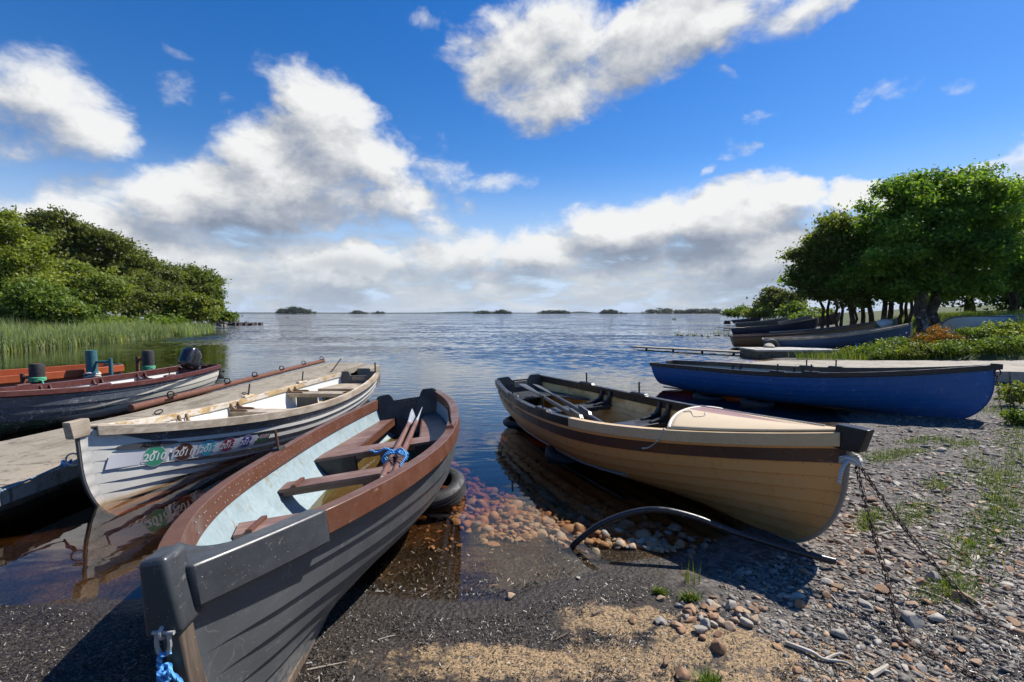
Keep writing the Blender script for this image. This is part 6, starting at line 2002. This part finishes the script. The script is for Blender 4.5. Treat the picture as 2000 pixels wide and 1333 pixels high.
def stone(px, py, w_px, tint, label, group=None, flat=.5, el=.75, rot=None, z=.06, k=None, sink=.3):
    """A stone about w_px photo pixels wide lying on the ground at that pixel."""
    x, y, _ = ground_at(px, py, z)
    d = y; R_ = w_px / 2 / FPX * d
    o = bpy.data.objects.new('stone', SHAPES[rs.integers(0, len(SHAPES)) if k is None else k]); COL.objects.link(o)
    h = R_ * flat
    o.location = (x, y, float(terrain(np.array([x]), np.array([y]))[0]) + h * (1 - 2 * sink))
    o.scale = (R_, R_ * el, h); o.rotation_euler = (rs.normal() * .12, rs.normal() * .12, rs.uniform(0, 2 * pi) if rot is None else rot)
    o.color = (tint, tint, tint, 1)
    return tag(o, label, 'stone', group)


# stones that stand out
for a in [(1402, 1268, 40, .84, 'reddish boulder standing alone on the sand', .95, .8), (1402, 1240, 22, .80, None, .6, .7), (1330, 1325, 46, .83, 'pinkish boulder cut by the bottom edge on the sand', .8, .8), (1300, 1300, 24, .90, 'upright orange stone beside the boulder at the bottom edge', 1.2, .6),
          (1235, 1205, 28, .82, 'long brown stone at the top of the sand patch', .45, .5), (1425, 1222, 30, .93, 'heart shaped orange stone in the pile by the sand', .6, .9), (1350, 1185, 34, .90, 'rounded orange stone topping the pile by the sand', .9, .8), (1348, 1208, 30, .88, 'flat orange stone at the front of the pile by the sand', .6, .7),
          (1457, 1215, 34, .47, 'pointed grey stone at the right of the pile by the sand', .7, .75), (1445, 1192, 36, .52, 'pale grey slab at the right of the pile by the sand', .45, .55), (1640, 1243, 44, .50, 'smooth blue grey cobble alone on the dark litter', .55, .6), (1785, 1220, 62, .50, 'split grey boulder lying against the left chain', .6, .6),
          (1828, 1215, 46, .55, 'smooth pinkish grey cobble between the two chains', .55, .65), (1878, 1177, 62, .90, 'long tan stone under the right chain', .4, .42), (1823, 1133, 40, .46, 'rounded olive grey stone left of the right chain', .7, .7), (1722, 1160, 30, .86, 'brown cube shaped stone on the litter left of the chain', .8, .8),
          (1665, 1083, 22, .95, 'yellowish egg shaped stone below the pipe end', .7, .7), (1610, 1082, 36, .58, 'white flat stone just above the pipe end', .4, .6), (1700, 1072, 28, .74, 'mauve cobble beside the left chain', .6, .8), (1612, 1133, 36, .56, 'pale angular stone below the pipe end', .5, .7), (1638, 1148, 36, .92, 'orange wedge of stone below the pale angular stone', .5, .5),
          (1570, 1108, 30, .91, 'orange stone at the edge of the cream boat shadow', .5, .55), (1565, 1182, 28, .88, 'round orange cobble right of the cream boat shadow', .75, .85), (1690, 1185, 40, .50, 'flat grey slab on the litter right of the bow shadow', .35, .55), (997, 1148, 26, .93, 'tan stone breaking the water surface near the shore', .8, .8), (963, 1125, 28, .70, 'dark pointed stone under the shallow water', .4, .5),
          (1130, 812 + 300, 14, .5, None, .5, .7), (1840, 880, 34, .45, 'flat dark slab on the shingle right of the cream bow', .3, .6), (1750, 940, 30, .47, 'grey slab on the shingle beside the chains', .3, .7), (1700, 972, 26, .72, 'brown cobble behind the left chain', .6, .8)]:
    px, py, w, tn_, lab, fl, el = a
    stone(px, py, w, tn_, lab or 'small plain stone lying on the sand', None if lab else 'small plain stones on the sand', fl, el)
# the many plainer ones, nearest first
PILE = 'stones in the pile beside the sand'
for _ in range(40):
    stone(rs.normal(1388, 48), rs.normal(1195, 24), rs.uniform(15, 34), rs.choice([.86, .9, .93, .5, .45, .8]), 'orange or grey stone in the small pile beside the sand', PILE, rs.uniform(.5, .9), rs.uniform(.6, .9))
for tn_, lab, grp, n_, wr in [((.78, .93), 'orange brown cobble scattered on the shingle by the chains', 'orange cobbles on the shingle', 62, (12, 28)), ((.40, .60), 'grey cobble scattered on the shingle by the chains', 'grey cobbles on the shingle', 52, (10, 24))]:
    P_ = [(1560, 1120), (1680, 960), (2000, 960), (2020, 1340), (1560, 1340), (1500, 1250)]
    c = 0
    while c < n_:
        a, b = rs.uniform(1500, 2020), rs.uniform(930, 1340)
        if inpoly(np.array([a]), np.array([b]), P_)[0]:
            stone(a, b, rs.uniform(*wr) * (.7 + .5 * (b - 900) / 430), rs.uniform(*tn_), lab, grp, rs.uniform(.35, .7), rs.uniform(.55, .9)); c += 1
c = 0
while c < 74:
    a, b = rs.uniform(885, 1230), rs.uniform(930, 1130)
    if inpoly(np.array([a]), np.array([b]), COB)[0] or (b > 1020 and a < 1100 and rs.random() < .25 and b < 1110):
        stone(a, b, rs.uniform(16, 34), rs.choice([.85, .9, .94, .97, .72, .56]), 'pale or reddish cobble under the clear water between the boats', 'cobbles under the clear water', rs.uniform(.4, .6), rs.uniform(.6, .9), z=-.08); c += 1
for _ in range(18):
    stone(rs.uniform(820, 885), rs.uniform(985, 1075), rs.uniform(10, 18), rs.uniform(.86, .93), 'orange pebble in the sunlit gap beside the charcoal boat', 'orange pebbles beside the charcoal boat', .5, .7, z=-.06)
for i, (px, py, w, lab) in enumerate([(562, 621.5, 6, 'lone rock in the lake before the largest island'), (1317, 624.5, 9, 'lone rock in the lake left of the moored boats')]):
    x, y, _ = ground_at(px, py, 0)
    o = bpy.data.objects.new('rock', SHAPES[i]); COL.objects.link(o); r_ = w / 2 / FPX * y
    o.location = (x, y, .1); o.scale = (r_, r_ * .7, r_ * .55); o.color = (.1, .1, .1, 1); tag(o, lab, 'rock')
for k in range(11):
    px = 1322 + k * 10.5 + rs.normal() * 2; py = 656.5 + rs.normal() * .7
    x, y, _ = ground_at(px, py, 0)
    o = bpy.data.objects.new('rock', SHAPES[k % 9]); COL.objects.link(o); r_ = rs.uniform(.12, .24)
    o.location = (x, y, .03); o.scale = (r_, r_ * .7, r_ * .5); o.color = (.15, .15, .15, 1); o.rotation_euler = (0, 0, k)
    tag(o, 'small dark rock in the row of rocks in the shallows at right', 'rock', 'row of rocks in the shallows')

# stone pier on the left point
mb = MB()
for k in range(26):
    px = 412 + k * 3.7; x, y, _ = ground_at(px, 635.5 + .4 * math.sin(k), 0)
    mb.box((x + rs.normal() * .1, y + rs.normal() * .3, .12), (rs.uniform(.25, .5), rs.uniform(.6, 1.), rs.uniform(.45, .7) * (1 - .25 * (k > 18))), Matrix.Rotation(rs.normal() * .2, 3, 'Z'), taper=.85)
mb.box((-38.3, 64.5, .0), (6.2, .9, .5))
mb.box((-36.0, 61.5, .55), (2.6, 1.2, .10))
tag(mb.build('stone_pier', paint('pier_stone', (.07, .06, .055), .9, .45, 1.2, worn=(.2, .18, .16), worn_amt=.0), bevel=.05), 'low dark stone pier running out from the left point', 'pier')
o = bpy.data.objects.new('boulder', SHAPES[3]); COL.objects.link(o)
x, y, _ = ground_at(432, 637.5, 0); o.location = (x, y, .1); o.scale = (.65, .5, .35); o.color = (.55, .55, .55, 1); tag(o, 'pale rounded boulder at the foot of the stone pier', 'boulder')

# ---------------------------------------------------------------- driftwood sticks
TWIG = wood('bleached_twig', (.42, .36, .27), (.62, .57, .48), .8, 1., axis=0, bump=.4)
TWIGD = wood('dark_twig', (.09, .06, .04), (.19, .14, .10), .8, 1., axis=0, bump=.4)
def stick(pts, r, m, label, forks=(), group=None):
    P = [ground_at(a, b, .06) for a, b in pts]
    P = [(p[0], p[1], gz(p[0], p[1]) + r * 1.2 + .004 * (i % 2)) for i, p in enumerate(P)]
    mb = MB(); c = catmull(P, 5); mb.tube(c, [r * (1.1 - .7 * i / len(c)) for i in range(len(c))], 7)
    for fk in forks:
        Q = [ground_at(a, b, .06) for a, b in fk]; Q = [(p[0], p[1], gz(p[0], p[1]) + r * 1.1) for p in Q]
        mb.tube(catmull(Q, 4), [r * .6] * (len(catmull(Q, 4)) - 1) + [r * .2], 6)
    return tag(mb.build('stick', m, smooth=True), label, 'stick', group)


stick([(1535, 1255), (1585, 1278), (1610, 1290), (1650, 1300), (1670, 1312)], .010, TWIG, 'bleached driftwood stick with a mossy end at the edge of the sand', [[(1610, 1290), (1635, 1283), (1650, 1286)]])
stick([(1700, 1330), (1725, 1318), (1733, 1310)], .012, TWIG, 'short pale forked stick at the bottom right of the beach', [[(1722, 1320), (1740, 1325)]])
stick([(1790, 1150), (1815, 1160), (1850, 1178), (1893, 1205)], .006, TWIG, 'thin bleached twig lying between the chains')
stick([(1860, 1066), (1885, 1085), (1900, 1098)], .005, TWIG, 'thin pale twig on the shingle beyond the right chain')
stick([(1715, 1042), (1745, 1038), (1790, 1040)], .006, TWIG, 'weathered twig lying across the shingle by the chains')
stick([(600, 1300), (640, 1290), (676, 1279)], .0035, TWIG, 'thin pale twig on the litter beside the charcoal hull')
stick([(738, 1230), (760, 1226), (772, 1222)], .003, TWIG, 'short pale reed stem on the litter at the water edge')
stick([(1085, 1232), (1110, 1222), (1098, 1228)], .004, TWIGD, 'short brown stick on the litter above the sand')
stick([(1622, 1160), (1640, 1180), (1665, 1208)], .004, TWIG, 'pale twig slanting across the litter beside the flat slab')
stick([(1158, 1192), (1172, 1186), (1182, 1184)], .006, TWIGD, 'reddish broken stick at the water edge')
for _ in range(46):
    a, b = rs.uniform(1480, 1990), rs.uniform(1080, 1330)
    if a < 1620 and b > 1230: continue
    l = rs.uniform(12, 42); an = rs.normal(.55, .5)
    stick([(a, b), (a + l * .5 * math.cos(an), b + l * .5 * math.sin(an) + rs.normal() * 2), (a + l * math.cos(an), b + l * math.sin(an))], rs.uniform(.0016, .0032), TWIG if rs.random() < .45 else TWIGD, 'thin twig among the litter and shingle', group='twigs among the shingle')


# ================================================================ moored and upturned boats at the right
def simple_boat(q, name, label, hullc, railc, inner, group, knees=False, upturned=False, extra=None, worn=None):
    H_ = Hull(q, 7, .014)
    t = thing(name, label, 'boat', mat=H_.mat, group=group)
    H_.shell(t, hullc, inner, ns=40)
    H_.keel(t, railc); H_.stem(t, railc, head=.03)
    for s_ in (1, -1): H_.rail(t, railc, s_, .02, 1., wo=.035, wi=.036, ho=.07, hi=.09, n=24)
    H_.transom(t, railc, ears=.02, notch=.0)
    if not upturned:
        for tt in (.28, .5, .74): H_.thwart(t, railc, tt, .24, .37)
        H_.floor(t, railc, .12, .95, .2, 3)
    return H_, t


def fit2(stern_px, stern_d, bow_px, bow_d, zs_, zb_, B=1.45):
    """Boat from its stern and bow position on the map."""
    sx = (stern_px - 1000) / FPX * stern_d; bx = (bow_px - 1000) / FPX * bow_d
    L = math.hypot(sx - bx, stern_d - bow_d)
    yaw = math.atan2(stern_d - bow_d, sx - bx)
    pit = math.asin((zb_ - zs_) / L)
    return ((sx + bx) / 2, (stern_d + bow_d) / 2, (zs_ + zb_) / 2, yaw, pit, 0., L, B, .9, .82, .56, .58, 1.9, .5, .05)


MG = 'boats drawn up along the right shore'
WBL = paint('weathered_blue', (.035, .075, .16), .6, .35, 3.5, worn=(.16, .20, .25), worn_amt=.05, grain=(.6, 2, 4))
TAN = paint('tan_hull', (.30, .165, .07), .5, .3, 4, worn=(.12, .06, .03), worn_amt=.03, grain=(.5, 2, 5))
SAGE = paint('sage_hull', (.13, .20, .16), .6, .25, 4, worn=(.30, .32, .28), worn_amt=.03)
NAVY = paint('navy_hull', (.012, .022, .06), .45, .3, 4)
GREYH = paint('grey_hull', (.16, .155, .145), .7, .35, 4, worn=(.30, .28, .25), worn_amt=.04)
AQUA = paint('aqua_lining', (.18, .42, .38), .6, .2, 4)
RAILB = wood('rail_brown', (.10, .055, .035), (.19, .12, .08), .6, 1.)
simple_boat(fit2(1492, 19.8, 1785, 17.6, -.02, .42), 'rowing_boat', 'weathered blue boat with a tyre fender, its bow in the bushes', WBL, GREYW, GREYH, MG)
HT, _ = simple_boat(fit2(1430, 22.6, 1712, 21.0, -.04, .42), 'rowing_boat', 'tan varnished boat just behind the weathered blue boat', TAN, RAILB, TAN, MG)
HS, _ = simple_boat(fit2(1505, 25.0, 1755, 22.5, .05, .55), 'rowing_boat', 'sage green boat with a white bundle in its bow', SAGE, GREYW, SAGE, MG)
simple_boat(fit2(1434, 33.0, 1596, 29.5, -.02, .45), 'rowing_boat', 'dark navy boat drawn up behind the reeds and rocks', NAVY, BLACKP, GREYH, MG)
simple_boat(fit2(1460, 36.5, 1600, 33.5, .0, .45), 'rowing_boat', 'dark tarred boat with pale thwarts beyond the navy boat', paint('tar_hull', (.03, .028, .027), .6, .3, 4), GREYW, GREYH, MG)
simple_boat(fit2(1437, 52.0, 1541, 49.5, .0, .45), 'rowing_boat', 'bleached grey boat low in the water near the spit', GREYH, GREYW, GREYH, MG)
simple_boat(fit2(1434, 66.0, 1486, 62.0, .1, .45), 'rowing_boat', 'small far boat with an aqua lining at the end of the spit', NAVY, AQUA, AQUA, MG)
simple_boat(fit2(1530, 43.0, 1586, 39.0, .25, .65), 'rowing_boat', 'grey boat with a pale bow half hidden in the spit grass', GREYH, GREYW, WHITEP, MG)
simple_boat(fit2(1585, 40.0, 1640, 36.0, .45, .85), 'rowing_boat', 'dark boat with a raised outboard beside the dark bush', paint('brown_black_hull', (.03, .025, .02), .6, .3, 4), RAILB, GREYH, MG)


def upturned(x, y, z, yaw, L, label, hc, rc, roll=.38):
    q = (x, y, z - .28, yaw, 0., pi + roll, L + .4, 1.3, .9, .72, .52, .54, 1.9, .5, .05)
    simple_boat(q, 'rowing_boat', label, hc, rc, GREYH, 'upturned boats on the bank', upturned=True)


UPW = paint('upturned_white', (.50, .49, .46), .55, .25, 4, worn=(.30, .28, .24), worn_amt=.04)
UPC = paint('upturned_cream', (.46, .42, .34), .6, .3, 4, worn=(.25, .22, .16), worn_amt=.05)
UPG = paint('upturned_green', (.20, .36, .28), .6, .25, 4, worn=(.45, .44, .38), worn_amt=.04)
upturned(19.9, 19.0, gz(19.9, 19.0) + .34, math.radians(-8), 5.2, 'white boat turned upside down on the bank under the trees', UPW, GREYH)
upturned(17.4, 16.9, gz(17.4, 16.9) + .22, math.radians(-20), 5.0, 'cream boat turned upside down at the edge of the bushes', UPC, GREYW)
upturned(17.6, 15.9, gz(17.6, 15.9) + .22, math.radians(-14), 4.8, 'pale green boat turned upside down at the right edge', UPG, GREYW)

# plank jetties and pier
PLK = wood('grey_planks', (.26, .23, .18), (.42, .38, .31), .8, 1., axis=0, bump=.5)
def plank_walk(a, b, w, label, posts=4, th=.06, z=.14, z2=None):
    a = np.array(a[:2]); b = np.array(b[:2]); L = np.linalg.norm(b - a); yaw = math.atan2(b[1] - a[1], b[0] - a[0])
    t = thing('plank_walkway', label, 'walkway', (a[0], a[1], z), yaw, 'plank walkways at the right shore')
    for k in range(3):
        MB().box((L / 2, (k - 1) * w / 3, 0), (L * rs.uniform(.985, 1.), w / 3 - .012, th)).build('plank', PLK, t, bevel=.004)
    for k in range(posts):
        MB().tube([(L * (k + .5) / posts, 0, -.9), (L * (k + .5) / posts, 0, -.03)], .05, 8).build('post', BARK, t, smooth=True)
    return t


plank_walk(ground_at(1238, 677, .12), ground_at(1536, 692, .12), .55, 'long low plank walkway running out into the lake from the concrete pier', 5, z=.11)
plank_walk(at(1408, 641, 46), at(1560, 640, 41), .6, 'far plank walkway beside the bleached grey boat', 4, z=.25)
plank_walk(at(1412, 646, 37), at(1600, 645, 33), .6, 'plank walkway behind the dark navy boat', 4, z=.30)
plank_walk(at(1400, 640.5, 50), at(1500, 639, 46), .45, 'farthest plank walkway low over the water', 3, z=.16)
x0, y0, _ = ground_at(1540, 693, .25); x1, y1, _ = ground_at(1690, 694, .25)
t = thing('concrete_pier', 'square concrete pier block with a dark side at the end of the plank walkway', 'pier', ((x0 + x1) / 2, 17.9, 0))
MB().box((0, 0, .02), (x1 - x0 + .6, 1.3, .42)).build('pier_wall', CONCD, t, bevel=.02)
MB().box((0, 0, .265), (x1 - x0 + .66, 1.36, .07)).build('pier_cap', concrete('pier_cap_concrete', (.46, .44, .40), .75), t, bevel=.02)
tyre('hanging_tyre', (9.95, 18.6, .28), (pi / 2 - .15, .1, .2), 'grey tyre hung as a fender on the weathered blue boat', R=.33)
tyre('tyre', (12.2, 16.9, .05), (.05, .0, .2), 'tyre half buried below the bush at the pier', R=.33)
o = bpy.data.objects.new('fender_ball', SHAPES[1]); COL.objects.link(o); o.location = (9.72, 18.35, .27); o.scale = (.22, .22, .26); o.color = (.42, .42, .42, 1)
tag(o, 'round grey stone fender leaning beside the tyre at the plank walkway', 'fender')
rope('rope', [at(1470, 681, 19.2), at(1500, 677, 19.3), at(1530, 668, 19.3), at(1545, 663, 19.2)], .02, rope_mat('slate_rope', (.10, .13, .2), (.25, .29, .36)), 'slack grey blue rope from the weathered blue boat to the walkway', step=.1)
rope('strap', [at(1664, 657, 18.1), at(1670, 668, 18.0), at(1676, 682, 17.9)], .03, BLUEROPE, 'blue strap hanging over the side of the weathered blue boat', step=.1)
# white bundle and cover
V, F_ = rock_shape(3, rs, 10, .5, .9); me = np_mesh('tarp_bundle', V * np.array([.42, .3, .28]), F_)
o = link('tarp_bundle', me, paint('tarp_white', (.62, .64, .68), .5, .1, 5)); o.location = at(1728, 635, 22.6); tag(o, 'crumpled white tarpaulin bundle in the bow of the sage green boat', 'tarpaulin')
a = at(1658, 648.5, 20.9); b = at(1712, 643, 20.8)
tag(MB().tube([a, b], .07, 4, flat=.35).build('board', wood('fresh_board', (.52, .40, .20), (.66, .54, .32), .6), bevel=.005), 'fresh yellow board lying along the tan boat gunwale', 'board')
# far outboard
mb = MB(); c = at(1420, 629, 66); mb.box((c[0], c[1], .35), (.9, .5, .5), taper=.7).box((c[0] + .5, c[1], .55), (1.1, .12, .12))
tag(mb.build('outboard_motor', BLACKP, bevel=.06), 'dark tilted outboard on the far boat with the aqua lining', 'outboard motor')

# ---------------------------------------------------------------- air
hb = MB().hexa([(-6200, -300, -7), (6200, -300, -7), (6200, 9000, -7), (-6200, 9000, -7), (-6200, -300, 40), (6200, -300, 40), (6200, 9000, 40), (-6200, 9000, 40)])
m, g, o = mat('haze_air')
pv = g.nt.nodes.new('ShaderNodeVolumePrincipled'); g.set(pv.inputs['Color'], (.78, .87, 1., 1)); g.set(pv.inputs['Density'], 7e-5)
g.nt.links.new(pv.outputs[0], o.inputs[1])
tag(hb.build('haze', m), 'thin pale air over the lake', 'haze', kind='stuff')
